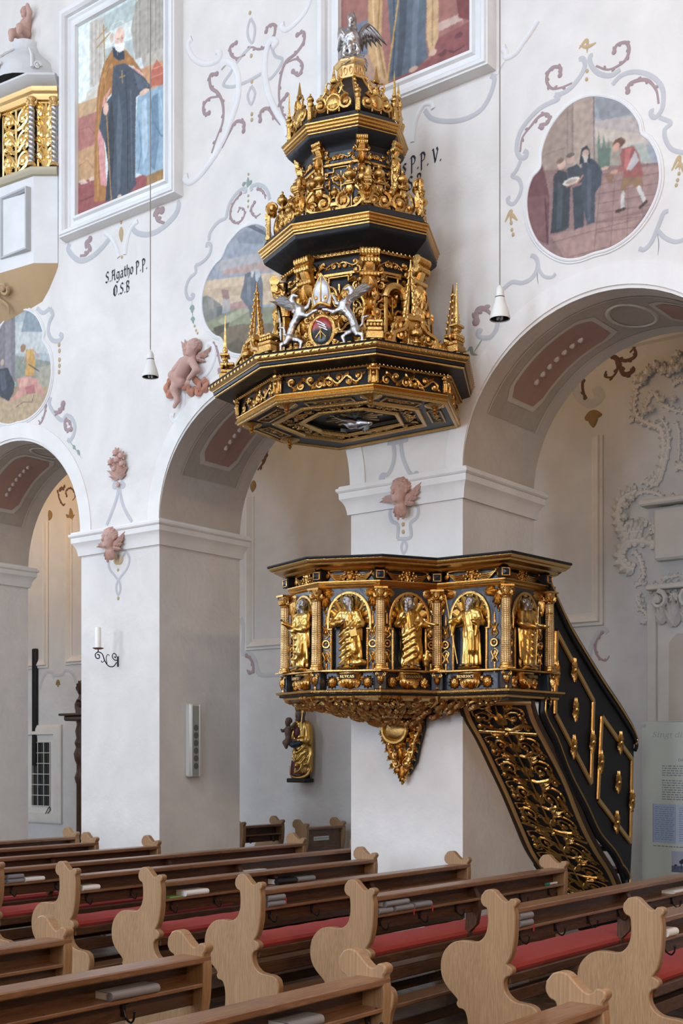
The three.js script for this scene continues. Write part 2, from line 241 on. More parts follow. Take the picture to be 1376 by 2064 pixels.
const M = {
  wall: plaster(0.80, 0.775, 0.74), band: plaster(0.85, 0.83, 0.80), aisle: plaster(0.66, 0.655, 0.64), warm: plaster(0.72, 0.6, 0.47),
  soffit: plaster(0.46, 0.395, 0.33), field: plaster(0.40, 0.24, 0.19), fieldLine: plaster(0.62, 0.55, 0.47), fieldLight: plaster(0.70, 0.63, 0.53), drop: plaster(0.5, 0.41, 0.35),
  grey: plaster(0.55, 0.555, 0.575), white: plaster(0.83, 0.83, 0.83), pink: plaster(0.40, 0.30, 0.305), green: plaster(0.3, 0.38, 0.34), ochre: plaster(0.55, 0.42, 0.24), dark: plaster(0.15, 0.09, 0.075), rosy: plaster(0.62, 0.40, 0.34), rosyRibbon: plaster(0.55, 0.25, 0.17), stucco: plaster(0.74, 0.71, 0.66),
  gold: std({ color: lin(0.55, 0.33, 0.105), metalness: 1, roughness: 0.25, bumpMap: goldBump, bumpScale: 0.0015 }),
  paleGold: std({ color: lin(0.74, 0.5, 0.22), metalness: 1, roughness: 0.45, bumpMap: goldBump, bumpScale: 0.002 }),
  statueGold: std({ color: lin(0.62, 0.40, 0.12), metalness: 1, roughness: 0.27 }),
  oldGold: std({ color: lin(0.5, 0.3, 0.1), metalness: 1, roughness: 0.28, bumpMap: goldBump, bumpScale: 0.002 }),
  stairBlack: new THREE.MeshPhysicalMaterial({ color: lin(0.009, 0.009, 0.01), roughness: 0.55, specularIntensity: 0.5 }), brownBlack: std({ color: lin(0.035, 0.02, 0.01), roughness: 0.4 }), slate: std({ color: lin(0.045, 0.052, 0.06), roughness: 0.5 }),
  paintedSilver: std({ color: lin(0.48, 0.48, 0.5), metalness: 0.7, roughness: 0.4 }), rosyDark: std({ color: lin(0.25, 0.02, 0.015), roughness: 0.5 }),
  greyGold: std({ color: lin(0.45, 0.4, 0.28), roughness: 0.5, metalness: 0.3 }), stoneGrey: plaster(0.74, 0.75, 0.76), tan: plaster(0.52, 0.36, 0.2), brightGold: std({ color: lin(0.95, 0.7, 0.3), metalness: 1, roughness: 0.3 }),
  darkGlass: std({ color: lin(0.012, 0.014, 0.016), roughness: 0.15 }), confess: std({ map: brownMap, roughness: 0.45 }), wine: std({ color: lin(0.09, 0.012, 0.015), roughness: 0.4 }), deepBlue: std({ color: lin(0.01, 0.03, 0.06), roughness: 0.4 }), darkFlesh: std({ color: lin(0.13, 0.085, 0.065), roughness: 0.45 }), cord: std({ color: lin(0.25, 0.22, 0.19), roughness: 0.8 }), tubeGlass: std({ color: lin(0.35, 0.35, 0.36), roughness: 0.2 }), rust: std({ color: lin(0.16, 0.05, 0.03), roughness: 0.6 }), driver: std({ color: lin(0.12, 0.12, 0.105), roughness: 0.8 }),
  silver: std({ color: lin(0.47, 0.46, 0.455), metalness: 1, roughness: 0.3, bumpMap: goldBump, bumpScale: 0.0015 }),
  oldSilver: std({ color: lin(0.30, 0.28, 0.265), metalness: 1, roughness: 0.4 }),
  black: new THREE.MeshPhysicalMaterial({ color: lin(0.008, 0.008, 0.009), roughness: 0.4, specularIntensity: 0.45, bumpMap: plasterBump, bumpScale: 0.002 }),
  blueBlack: std({ color: lin(0.014, 0.02, 0.03), roughness: 0.3, bumpMap: plasterBump, bumpScale: 0.003 }),
  oak: std({ map: oakMap, bumpMap: woodBump, bumpScale: 0.001, roughness: 0.42 }), ledge: std({ map: ledgeMap, bumpMap: woodBump, bumpScale: 0.001, roughness: 0.32 }), brown: std({ map: brownMap, bumpMap: woodBump, bumpScale: 0.001, roughness: 0.45 }),
  red: std({ color: lin(0.42, 0.06, 0.05), roughness: 0.95, bumpMap: goldBump, bumpScale: 0.003 }),
  iron: std({ color: lin(0.02, 0.02, 0.022), roughness: 0.45, metalness: 0.6 }), wax: std({ color: lin(0.85, 0.83, 0.76), roughness: 0.5 }),
  enamel: std({ color: lin(0.72, 0.71, 0.66), roughness: 0.35 }), reflector: std({ color: lin(0.05, 0.05, 0.055), roughness: 0.3, metalness: 0.6 }),
  alu: std({ color: lin(0.6, 0.6, 0.55), roughness: 0.45, metalness: 0.3 }), grille: std({ color: lin(0.33, 0.33, 0.29), roughness: 0.6 }),
  paper: std({ color: lin(0.8, 0.8, 0.78), roughness: 0.8 }), greyBook: std({ color: lin(0.24, 0.24, 0.26), roughness: 0.5 }), blackBook: std({ color: lin(0.015, 0.015, 0.018), roughness: 0.45 }), greenBook: std({ color: lin(0.2, 0.4, 0.12), roughness: 0.6 }), redRibbon: std({ color: lin(0.5, 0.03, 0.03), roughness: 0.8 }),
};

// ---------- the setting: nave, arcades, aisles ----------
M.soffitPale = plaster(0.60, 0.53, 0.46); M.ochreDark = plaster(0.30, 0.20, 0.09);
const OPEN = [[-21.5, -19.6], [-18.5, -16.24], [-15.14, -12.88], [-11.79, -9.53], [-8.42, -6.16], [-5.08, -2.80], [-1.72, 0.54], [1.62, 3.88]];
const SPRING = 3.83, RISE = 1.11;
function arcadeOutline(x0, x1, top) {
  const p = [[x0, 0]];
  for (const [a, b] of OPEN) { const c = (a + b) / 2, r = (b - a) / 2; p.push([a, 0], [a, SPRING]); for (let i = 1; i < 32; i++) { const t = PI - PI * i / 32; p.push([c + r * cos(t), SPRING + RISE * sin(t)]); } p.push([b, SPRING], [b, 0]); }
  p.push([x1, 0], [x1, top], [x0, top]); return p;
}
const TOP = 11.5;
const wallNorth = struct(new B().slab(arcadeOutline(-22, 8.2, TOP), -1.1, 0), 'wall_north', M.wall, 0.3);
{ // the opposite arcade, with clerestory openings
  const sh = new THREE.Shape(arcadeOutline(-22, 8.2, TOP).map(([x, y]) => new THREE.Vector2(x, y)));
  for (const x of BAYS) { const h = new THREE.Path(); h.moveTo(x - 0.8, 7.6); h.lineTo(x - 0.8, 10.2); h.lineTo(x + 0.8, 10.2); h.lineTo(x + 0.8, 7.6); sh.holes.push(h); }
  struct(new B().geo(new THREE.ExtrudeGeometry(sh, { depth: 1.1, bevelEnabled: false }), new THREE.Matrix4().makeTranslation(0, 0, 7.3)), 'wall_south_arcade', M.warm, 0.3);
}
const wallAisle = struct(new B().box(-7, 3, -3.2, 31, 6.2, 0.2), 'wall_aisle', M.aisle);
{ const sh = new THREE.Shape([[-22.2, -0.1], [8.4, -0.1], [8.4, 6.1], [-22.2, 6.1]].map(([x, y]) => new THREE.Vector2(x, y)));
  for (const x of BAYS.slice(0, 5)) { const h = new THREE.Path(); h.moveTo(x - 0.95, 1.7); h.lineTo(x - 0.95, 5.0); h.lineTo(x + 0.95, 5.0); h.lineTo(x + 0.95, 1.7); sh.holes.push(h); }
  struct(new B().geo(new THREE.ExtrudeGeometry(sh, { depth: 0.3, bevelEnabled: false }), new THREE.Matrix4().makeTranslation(0, 0, 10.8)), 'wall_south', M.warm, 0.3); }
{ const sh = new THREE.Shape([[-3.8, -0.1], [11.1, -0.1], [11.1, 11.7], [-3.8, 11.7]].map(([x, y]) => new THREE.Vector2(x, y)));
  for (const z of [1.6, 5.6]) { const h = new THREE.Path(); h.moveTo(z - 0.85, 3.0); h.lineTo(z - 0.85, 9.4); h.lineTo(z + 0.85, 9.4); h.lineTo(z + 0.85, 3.0); sh.holes.push(h); }
  struct(new B().geo(new THREE.ExtrudeGeometry(sh, { depth: 0.3, bevelEnabled: false }), new THREE.Matrix4().makeRotationY(-PI / 2).setPosition(-21.85, 0, 0)), 'wall_east', M.wall, 0.3); }
struct(new B().box(8.3, 5.8, 3.6, 0.2, 11.8, 14.8), 'wall_west', plaster(0.46, 0.28, 0.16));
struct(new B().box(-7, 11.6, 3.65, 31, 0.2, 10), 'ceiling', plaster(0.66, 0.55, 0.44));
struct(new B().box(-7, 6.05, -2.2, 31, 0.2, 2.2), 'ceiling_north_aisle', plaster(0.42, 0.29, 0.19));
struct(new B().box(-7, 6.05, 9.6, 31, 0.2, 2.5), 'ceiling_south_aisle', M.warm);
const floor = struct(new B().box(-7, -0.1, 3.6, 31, 0.2, 14.8), 'floor', std({ color: lin(0.32, 0.30, 0.275), map: plasterMap, roughness: 0.5 }));
WINDOWS.forEach(([x, y, z, w, h, turn], i) => {                // leaded windows: frame, bars and glowing panes
  const o = new THREE.Group(); o.name = 'window_' + (i + 1); o.userData = { kind: 'structure' }; o.position.set(x, y, z); o.rotation.y = turn; scene.add(o);
  const f = new B(); frame(f, w, h, 0.07, 0.05); f.box(0, 0, 0.02, 0.04, h, 0.03); for (let k = 1; k < 5; k++) f.box(0, -h / 2 + k * h / 5, 0.02, w, 0.03, 0.03);
  f.mesh('window_frame', M.iron, o);
  new B().box(0, 0, -0.02, w, h, 0.01).mesh('pane', std({ color: lin(0.5, 0.5, 0.5), emissive: DAY, emissiveIntensity: 2, roughness: 0.4 }), o);
});
{ // boards of the pew platforms
  const r = lcg(5), mats = [0.9, 1, 1.12].map((k) => std({ map: ledgeMap, color: lin(0.62 * k, 0.6 * k, 0.57 * k), bumpMap: woodBump, bumpScale: 0.001, roughness: 0.38 }));
  for (const [z0, z1, n] of [[0.1, 2.95, 18], [4.35, 7.2, 18]]) for (let i = 0; i < n; i++) { const d = (z1 - z0) / n; new B('x').bevel(-5.6, 0.02, z0 + (i + 0.5) * d, 13, 0.04, d - 0.004, 0.002).mesh('plank', mats[r() * 3 | 0], floor); }
}
// imposts and archivolts
const IMPOST = [[0, 3.625], [0.022, 3.625], [0.026, 3.65], [0.034, 3.69], [0.05, 3.725], [0.072, 3.75], [0.074, 3.80], [0.082, 3.803], [0.092, 3.815], [0.092, 3.835], [0.075, 3.84], [0.072, 3.855], [0, 3.86]];
for (let i = 2; i < 6; i++) { const x0 = OPEN[i][1], x1 = OPEN[i + 1][0]; new B().mould([[x0, -1.1], [x0, 0], [x1, 0], [x1, -1.1], [x0, -1.1]], IMPOST).mesh('impost', M.band, wallNorth, 0.5); }
for (const [a, b] of OPEN.slice(3, 6)) {
  const c = (a + b) / 2, r = (b - a) / 2, ring = (k, z) => Array.from({ length: 49 }, (_, i) => { const t = PI - PI * i / 48; return [c + (r + k) * cos(t), SPRING + 0.03 + (RISE + k) * sin(t), z]; });
  new B().grid([ring(-0.004, -0.03), ring(-0.004, 0.012), ring(0.15, 0.012), ring(0.152, 0)].reverse()).mesh('archivolt', M.band, wallNorth);
  // painted soffit: ground, red field, lines
  const at = (t, z, d) => [c + (r - d) * cos(t), SPRING + (RISE - d) * sin(t), z];
  const strip = (t0, t1, z0, z1, d, n = 40, f = null) => { const R = []; for (let i = 0; i <= n; i++) { const t = lerp(t0, t1, i / n); const [p, q] = f ? f(i / n) : [z0, z1]; R.push([at(t, p, d), at(t, q, d)]); } return new B().grid(R.map((x) => x.reverse())); };
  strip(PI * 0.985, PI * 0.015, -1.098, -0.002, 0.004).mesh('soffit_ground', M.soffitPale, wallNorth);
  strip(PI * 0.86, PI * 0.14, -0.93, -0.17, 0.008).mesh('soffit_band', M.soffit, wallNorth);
  for (const [s0, s1] of [[0.82, 0.56], [0.44, 0.18]]) {
    const pinch = (k) => { const e = min(k, 1 - k) * 9; return clamp(e, 0, 1); };
    strip(PI * s0, PI * s1, 0, 0, 0.012, 40, (k) => [-0.81 + 0.06 * (1 - pinch(k)), -0.29 - 0.06 * (1 - pinch(k))]).mesh('soffit_line', M.fieldLine, wallNorth);
    strip(PI * (s0 - 0.012 * Math.sign(s0 - s1)), PI * (s1 + 0.012 * Math.sign(s0 - s1)), 0, 0, 0.016, 40, (k) => [-0.77 + 0.06 * (1 - pinch(k)), -0.33 - 0.06 * (1 - pinch(k))]).mesh('soffit_field', M.field, wallNorth);
    const mid = (s0 + s1) / 2, bb = new B(); for (let k = -3; k <= 3; k++) { const p = at(PI * (mid + k * 0.022), -0.55, 0.018); bb.ball(p[0], p[1], p[2], 0.028, 1, 1, 0.7, 6); } bb.mesh('soffit_drops', M.drop, wallNorth);
  }
  for (const z of [-0.175, -0.925]) strip(PI * 0.86, PI * 0.14, z - 0.006, z + 0.006, 0.011).mesh('soffit_edge', M.fieldLight, wallNorth);
  { const bb = new B(); bb.sweep(Array.from({ length: 25 }, (_, i) => { const q = 2 * PI * i / 24; return at(PI * (0.5 + 0.045 * cos(q)), -0.55 + 0.26 * sin(q), 0.012); }), 0.018, { seg: 4, flat: 0.4, up: [0, -1, 0] }); bb.mesh('soffit_oval', M.fieldLine, wallNorth); }
}
// painted bands and stucco scrolls on the walls
const BAND = { g: ['painted_band', 'grey', 0.12], w: ['stucco_scroll', 'white', 0.5], p: ['painted_acanthus', 'pink', 0.22], n: ['painted_leaf', 'green', 0.15], d: ['painted_drop', 'ochre', 0.25], k: ['painted_acanthus', 'dark', 0.2], o: ['painted_shell', 'ochreDark', 0.3], s: ['stucco_scroll', 'stucco', 0.6] };
function bands(list, z, parent) {
  const wide = {};
  for (const [k, w, p] of list) {
    const [name, mat, flat] = BAND[k], b = new B(), q = curve(p, p.length > 6 ? 6 : 8).map(([x, y]) => [x, y, 0]);
    if (k === 'd' && p.length === 2) b.ball(p[0], p[1], 0.002, w * 0.45, 1, 1.25, 0.3, 8);
    else {
      const lobes = k === 'p' || k === 'k' || k === 's', r = (t) => w / 2 * (k === 'g' ? 1 : k === 'n' || k === 'd' || k === 'o' ? max(0.08, sin(PI * (0.1 + 0.85 * t))) : (k === 'w' ? 0.9 : 0.55 + 0.45 * sin(PI * min(1, 0.15 + t)))) ;
      b.sweep(q, r, { seg: 8, flat });
      if (lobes && k !== 's') for (let i = 3; i < q.length - 3; i += 5) { const s = i % 2 ? 1 : -1, a = atan2(q[i + 1][1] - q[i][1], q[i + 1][0] - q[i][0]); b.at(q[i][0] - sin(a) * s * w * 0.45, q[i][1] + cos(a) * s * w * 0.45, 0, 0, 1, 0, a + s * 0.5); b.ball(0, 0, 0, w * 0.5, 1.25, 0.7, 0.25, 8); b.pop(); }
      if (lobes && k !== 's') { b.ball(q[0][0], q[0][1], 0, w * 0.75, 1, 1, 0.25, 8); b.ball(q[1][0], q[1][1], 0, w * 0.6, 1, 1, 0.25, 8); }
      if (k === 's') for (let i = 1; i < q.length - 1; i += 2) { const s = i % 4 > 1 ? 1 : -1, a = atan2(q[i + 1][1] - q[i][1], q[i + 1][0] - q[i][0]); b.ball(q[i][0] - sin(a) * s * w * 0.42, q[i][1] + cos(a) * s * w * 0.42, 0.1 * w, w * 0.34, 1, 1, 0.8, 7); if (i % 4 === 1) leaf(b, q[i][0], q[i][1], a - s * 1.1, w * 1.1, w * 0.7, 0.5, 0.4); }
    }
    const o = b.mesh(name, M[mat], parent); o.position.z = z;
  }
}
const NAVE_BANDS = [
['g', 0.035, [-4.097, 6.644, -4.073, 6.648, -4.052, 6.616, -4.050, 6.585, -4.070, 6.542, -4.111, 6.501, -4.172, 6.460, -4.248, 6.448, -4.290, 6.458]],
['g', 0.036, [-4.287, 6.457, -4.262, 6.419, -4.332, 6.413, -4.417, 6.397, -4.502, 6.349, -4.575, 6.283, -4.604, 6.203, -4.604, 6.139, -4.572, 6.082, -4.528, 6.080, -4.524, 6.108, -4.546, 6.127]],
['g', 0.030, [-4.575, 6.060, -4.611, 6.001, -4.645, 5.972, -4.589, 5.930, -4.567, 5.861, -4.596, 5.792, -4.640, 5.760, -4.677, 5.783, -4.684, 5.811, -4.662, 5.817]],
['g', 0.034, [-3.989, 6.643, -4.009, 6.638, -4.009, 6.601, -3.989, 6.551, -3.936, 6.490, -3.843, 6.447, -3.778, 6.466]],
['g', 0.033, [-3.837, 6.378, -3.778, 6.418, -3.688, 6.417, -3.586, 6.370, -3.511, 6.303, -3.467, 6.230, -3.458, 6.156, -3.473, 6.079, -3.517, 6.045, -3.548, 6.073, -3.548, 6.097, -3.529, 6.097]],
['g', 0.030, [-3.486, 6.035, -3.405, 5.969, -3.448, 5.941, -3.442, 5.869, -3.399, 5.791, -3.301, 5.734]],
['g', 0.033, [-4.488, 5.338, -4.459, 5.324, -4.431, 5.280, -4.438, 5.218, -4.488, 5.167, -4.560, 5.153, -4.647, 5.180, -4.706, 5.155, -4.766, 5.105, -4.781, 5.031]],
['g', 0.024, [-4.424, 5.253, -4.410, 5.199, -4.367, 5.151, -4.311, 5.137, -4.283, 5.155]],
['g', 0.031, [-3.424, 5.376, -3.455, 5.372, -3.479, 5.326, -3.504, 5.274, -3.548, 5.191, -3.599, 5.156, -3.637, 5.172]],
['g', 0.030, [-3.504, 5.268, -3.448, 5.200, -3.374, 5.152, -3.301, 5.150]],
['g', 0.037, [-4.908, 4.864, -4.939, 4.884, -4.939, 4.845, -4.893, 4.816, -4.825, 4.814, -4.781, 4.863, -4.766, 4.963]],
['g', 0.038, [-5.432, 6.716, -5.371, 6.635, -5.202, 6.555, -5.037, 6.528, -4.910, 6.556, -4.830, 6.648, -4.801, 6.755, -4.830, 6.781]],
['w', 0.050, [-4.699, 6.957, -4.724, 6.947, -4.699, 6.912, -4.699, 6.874, -4.618, 6.877, -4.560, 6.927, -4.502, 6.976, -4.431, 7.051]],
['p', 0.027, [-4.248, 6.585, -4.241, 6.632, -4.304, 6.663, -4.346, 6.637, -4.356, 6.578, -4.318, 6.515, -4.248, 6.494, -4.152, 6.496]],
['p', 0.026, [-3.824, 6.603, -3.804, 6.644, -3.733, 6.637, -3.711, 6.581, -3.733, 6.523, -3.791, 6.497, -3.870, 6.496, -3.962, 6.554]],
['p', 0.027, [-4.395, 6.252, -4.410, 6.275, -4.353, 6.270, -4.335, 6.301, -4.353, 6.336, -4.410, 6.344, -4.488, 6.293, -4.560, 6.227, -4.577, 6.131]],
['p', 0.028, [-3.720, 6.290, -3.711, 6.335, -3.649, 6.344, -3.573, 6.319, -3.511, 6.232, -3.492, 6.132]],
['p', 0.048, [-4.959, 4.954, -4.946, 5.036, -4.886, 5.035, -4.822, 4.976]],
['d', 0.026, [-4.032, 6.542]],
['d', 0.026, [-4.036, 6.484]],
['d', 0.028, [-4.653, 5.623]],
['d', 0.028, [-4.647, 5.570]],
['d', 0.028, [-4.637, 5.533]],
['d', 0.025, [-3.346, 5.608]],
['d', 0.025, [-3.356, 5.567]],
['d', 0.025, [-3.365, 5.535]],
['d', 0.026, [-4.097, 6.724, -4.036, 6.764, -4.032, 6.670]],
['d', 0.026, [-3.962, 6.719, -4.036, 6.715, -4.090, 6.746]],
['d', 0.028, [-4.706, 5.643, -4.655, 5.713, -4.655, 5.630]],
['d', 0.028, [-4.601, 5.628, -4.650, 5.680, -4.659, 5.631]],
['d', 0.025, [-3.399, 5.644, -3.344, 5.722, -3.344, 5.628]],
['d', 0.025, [-3.374, 5.649, -3.338, 5.673, -3.318, 5.609]],
['n', 0.007, [-4.431, 5.216, -4.434, 5.167, -4.424, 5.108]],
['n', 0.006, [-3.504, 5.262, -3.492, 5.164, -3.498, 5.089]],
['n', 0.011, [-4.893, 4.823, -4.946, 4.762, -4.985, 4.718]],
['n', 0.031, [-5.038, 4.742, -5.008, 4.762, -4.992, 4.719, -4.946, 4.697]],
['g', 0.032, [-7.353, 6.618, -7.328, 6.616, -7.336, 6.642, -7.386, 6.648, -7.465, 6.616, -7.522, 6.566, -7.551, 6.507, -7.566, 6.444]],
['g', 0.033, [-7.566, 6.444, -7.648, 6.441, -7.718, 6.409, -7.771, 6.355, -7.777, 6.302]],
['g', 0.033, [-7.806, 6.246, -7.800, 6.278, -7.759, 6.259, -7.753, 6.216, -7.771, 6.178, -7.812, 6.146, -7.883, 6.121, -7.948, 6.120]],
['g', 0.033, [-7.948, 6.120, -7.948, 6.052, -8.014, 6.025, -8.062, 5.968, -8.069, 5.892, -8.032, 5.832, -7.984, 5.830, -7.972, 5.852, -8.002, 5.868]],
['g', 0.032, [-7.258, 6.603, -7.264, 6.638, -7.198, 6.639, -7.121, 6.601, -7.067, 6.528, -7.050, 6.467]],
['p', 0.023, [-7.386, 6.615, -7.465, 6.566, -7.511, 6.504, -7.511, 6.437, -7.465, 6.379, -7.398, 6.369, -7.347, 6.410, -7.353, 6.469, -7.398, 6.485, -7.426, 6.456]],
['p', 0.023, [-7.187, 6.599, -7.121, 6.552, -7.099, 6.489]],
['p', 0.023, [-7.225, 6.491, -7.264, 6.453, -7.253, 6.400, -7.209, 6.364, -7.154, 6.373]],
['d', 0.023, [-7.297, 6.758]],
['d', 0.023, [-7.299, 6.570]],
['d', 0.023, [-7.299, 6.524]],
['d', 0.023, [-7.301, 6.475]],
['d', 0.024, [-7.957, 5.567]],
['d', 0.024, [-7.940, 5.525]],
['d', 0.024, [-7.921, 5.495]],
['n', 0.036, [-7.308, 6.646, -7.303, 6.686, -7.303, 6.735]],
['n', 0.036, [-7.353, 6.667, -7.353, 6.688, -7.319, 6.691]],
['n', 0.036, [-7.258, 6.694, -7.275, 6.678, -7.297, 6.659]],
['n', 0.037, [-8.020, 5.735, -7.990, 5.750, -7.960, 5.721]],
['n', 0.037, [-7.990, 5.694, -7.990, 5.728, -7.990, 5.754]],
['n', 0.037, [-8.008, 5.638, -7.981, 5.641, -7.954, 5.626]],
['n', 0.037, [-7.976, 5.597, -7.981, 5.641, -7.984, 5.658]],
['n', 0.006, [-7.993, 5.806, -7.990, 5.728, -7.981, 5.641, -7.964, 5.577]],
['g', 0.036, [-8.178, 6.769, -8.157, 6.742, -8.166, 6.684, -8.209, 6.635, -8.283, 6.598, -8.370, 6.565]],
['w', 0.061, [-7.991, 8.202, -8.041, 8.179, -8.018, 8.076, -7.918, 7.963, -7.777, 7.898, -7.658, 7.896, -7.639, 7.942, -7.680, 7.969]],
['w', 0.070, [-7.594, 7.794, -7.616, 7.842, -7.553, 7.836, -7.468, 7.767, -7.418, 7.623, -7.424, 7.465, -7.490, 7.325, -7.585, 7.170, -7.729, 7.028, -7.908, 6.917, -8.024, 6.896, -8.085, 6.944, -8.041, 6.960]],
['w', 0.068, [-7.015, 7.778, -6.971, 7.796, -7.030, 7.840, -7.081, 7.779, -7.105, 7.653, -7.090, 7.490, -7.045, 7.340, -6.956, 7.176, -6.882, 7.063, -6.838, 6.960]],
['w', 0.053, [-6.585, 8.041, -6.651, 7.945, -6.766, 7.884, -6.868, 7.870, -6.917, 7.918, -6.882, 7.927]],
['g', 0.025, [-7.269, 8.119, -7.220, 8.010, -7.251, 7.896, -7.294, 7.946, -7.306, 8.042, -7.275, 8.117]],
['g', 0.030, [-7.269, 7.869, -7.349, 7.840, -7.436, 7.790, -7.512, 7.724, -7.600, 7.650, -7.505, 7.595, -7.318, 7.578, -7.150, 7.589]],
['g', 0.025, [-7.263, 7.525, -7.220, 7.443, -7.263, 7.361, -7.306, 7.449, -7.269, 7.516]],
['g', 0.029, [-7.030, 7.784, -6.986, 7.689, -6.903, 7.627, -6.941, 7.569, -7.030, 7.514, -7.090, 7.512]],
['p', 0.029, [-7.090, 7.936, -7.060, 7.974, -6.991, 7.954, -7.000, 7.863, -7.060, 7.806, -7.181, 7.815, -7.263, 7.862, -7.349, 7.840]],
['p', 0.030, [-7.443, 7.965, -7.512, 7.955, -7.505, 7.884, -7.436, 7.825, -7.334, 7.823]],
['p', 0.033, [-7.680, 7.771, -7.761, 7.787, -7.755, 7.679, -7.664, 7.591, -7.607, 7.479, -7.607, 7.316, -7.680, 7.200, -7.745, 7.079]],
['p', 0.033, [-7.777, 7.452, -7.833, 7.463, -7.843, 7.544, -7.777, 7.581, -7.658, 7.560]],
['p', 0.032, [-7.355, 7.156, -7.349, 7.223, -7.449, 7.266, -7.531, 7.188, -7.616, 7.087]],
['p', 0.031, [-6.737, 7.779, -6.665, 7.775, -6.665, 7.698, -6.751, 7.629, -6.868, 7.592, -6.926, 7.479, -6.941, 7.305, -6.897, 7.157, -6.838, 7.049]],
['p', 0.031, [-6.786, 7.486, -6.722, 7.432, -6.679, 7.494, -6.737, 7.573, -6.853, 7.587]],
['p', 0.032, [-7.159, 7.185, -7.150, 7.261, -7.075, 7.264, -7.000, 7.168, -6.926, 7.077]],
['p', 0.031, [-6.853, 7.309, -6.926, 7.256, -6.897, 7.179]],
['d', 0.034, [-7.278, 8.168]],
['d', 0.034, [-7.263, 7.787]],
['d', 0.034, [-7.257, 7.557]],
['d', 0.034, [-7.257, 7.273]],
['d', 0.034, [-7.257, 7.223]],
['w', 0.044, [-5.352, 6.700, -5.366, 6.741, -5.432, 6.762, -5.494, 6.705, -5.531, 6.614, -5.549, 6.501]],
['w', 0.028, [-4.781, 6.773, -4.751, 6.815, -4.714, 6.860]],
['g', 0.055, [-9.707, 6.768, -9.730, 6.728, -9.683, 6.656, -9.545, 6.558, -9.387, 6.551, -9.230, 6.601, -9.099, 6.677]],
['g', 0.052, [-8.819, 6.713, -8.734, 6.626, -8.588, 6.566, -8.424, 6.565, -8.283, 6.612, -8.183, 6.683, -8.160, 6.747]],
['w', 0.054, [-9.175, 6.734, -9.099, 6.677, -9.022, 6.562, -8.979, 6.449]],
['w', 0.053, [-8.713, 6.728, -8.798, 6.693, -8.861, 6.594, -8.893, 6.457]],
['p', 0.048, [-9.398, 6.733, -9.459, 6.711, -9.405, 6.653, -9.454, 6.598, -9.545, 6.606]],
['p', 0.052, [-8.384, 6.738, -8.455, 6.758, -8.445, 6.670, -8.353, 6.610]],
['d', 0.063, [-8.947, 6.732, -8.947, 6.674, -8.940, 6.585]],
['d', 0.031, [-8.947, 6.776]],
['d', 0.031, [-8.936, 6.443]],
['g', 0.044, [-10.221, 6.238, -10.120, 6.169, -10.020, 6.192]],
['g', 0.047, [-10.011, 6.190, -9.968, 6.117, -10.020, 6.055, -10.040, 5.959, -9.977, 5.863, -9.869, 5.835, -9.822, 5.872, -9.864, 5.899]],
['g', 0.043, [-10.000, 5.289, -10.020, 5.223, -9.948, 5.119, -9.822, 5.025, -9.766, 5.066]],
['g', 0.043, [-9.766, 5.066, -9.683, 5.028, -9.628, 4.938, -9.647, 4.851, -9.711, 4.799, -9.738, 4.821]],
['p', 0.051, [-9.808, 5.185, -9.850, 5.120, -9.948, 5.128]],
['p', 0.039, [-9.683, 4.911, -9.766, 4.925, -9.774, 5.008, -9.697, 4.985, -9.683, 4.929]],
['p', 0.028, [-10.077, 5.214, -10.105, 5.128, -10.163, 5.055, -10.192, 5.087]],
['n', 0.039, [-9.655, 4.745, -9.620, 4.704]],
['n', 0.039, [-9.587, 4.690, -9.551, 4.630]],
['n', 0.010, [-9.711, 4.799, -9.628, 4.714, -9.519, 4.593]],
['d', 0.043, [-9.869, 5.792]],
['d', 0.043, [-9.864, 5.731]],
['d', 0.043, [-9.864, 5.640]],
['d', 0.043, [-9.864, 5.580]],
['d', 0.043, [-9.869, 5.519]],
['g', 0.038, [-9.016, 4.237, -9.055, 4.251, -9.034, 4.291, -8.991, 4.259, -8.998, 4.173, -9.029, 4.099, -9.081, 4.010, -9.154, 3.893]],
['g', 0.037, [-8.939, 4.226, -8.901, 4.247, -8.947, 4.279, -8.965, 4.247, -8.957, 4.168, -8.921, 4.059, -8.863, 3.966, -8.795, 3.885]],
['g', 0.026, [-9.055, 3.580, -9.086, 3.618, -9.128, 3.578, -9.117, 3.472, -9.042, 3.396, -8.970, 3.320, -8.960, 3.249, -8.988, 3.203, -9.016, 3.254, -9.009, 3.314, -8.947, 3.378, -8.863, 3.448, -8.830, 3.531, -8.876, 3.608, -8.914, 3.574]],
['d', 0.041, [-9.042, 3.587, -9.029, 3.525, -8.991, 3.495]],
['d', 0.041, [-8.921, 3.575, -8.947, 3.517, -8.991, 3.495]],
['d', 0.041, [-8.991, 3.591, -8.991, 3.495]],
['d', 0.030, [-8.991, 3.443]],
['d', 0.034, [-8.988, 3.169]],
['w', 0.051, [-7.771, 5.302, -7.809, 5.314, -7.809, 5.355, -7.752, 5.361, -7.715, 5.308, -7.715, 5.222, -7.756, 5.148, -7.828, 5.094, -7.924, 5.080]],
['w', 0.052, [-8.112, 5.042, -8.099, 4.937, -8.112, 4.847, -8.158, 4.771, -8.224, 4.743, -8.261, 4.779, -8.254, 4.811, -8.218, 4.800]],
['p', 0.025, [-7.721, 5.361, -7.671, 5.281, -7.646, 5.181, -7.627, 5.128]],
['p', 0.049, [-7.634, 5.070, -7.621, 5.118, -7.572, 5.126, -7.553, 5.154]],
['g', 0.037, [-5.822, 3.887, -5.858, 3.885, -5.846, 3.910, -5.790, 3.908, -5.742, 3.973, -5.723, 4.048, -5.734, 4.147]],
['g', 0.036, [-5.529, 3.871, -5.506, 3.881, -5.514, 3.850, -5.568, 3.883, -5.615, 3.961, -5.644, 4.036, -5.659, 4.135]],
['g', 0.031, [-5.790, 4.156, -5.694, 4.150, -5.592, 4.154]],
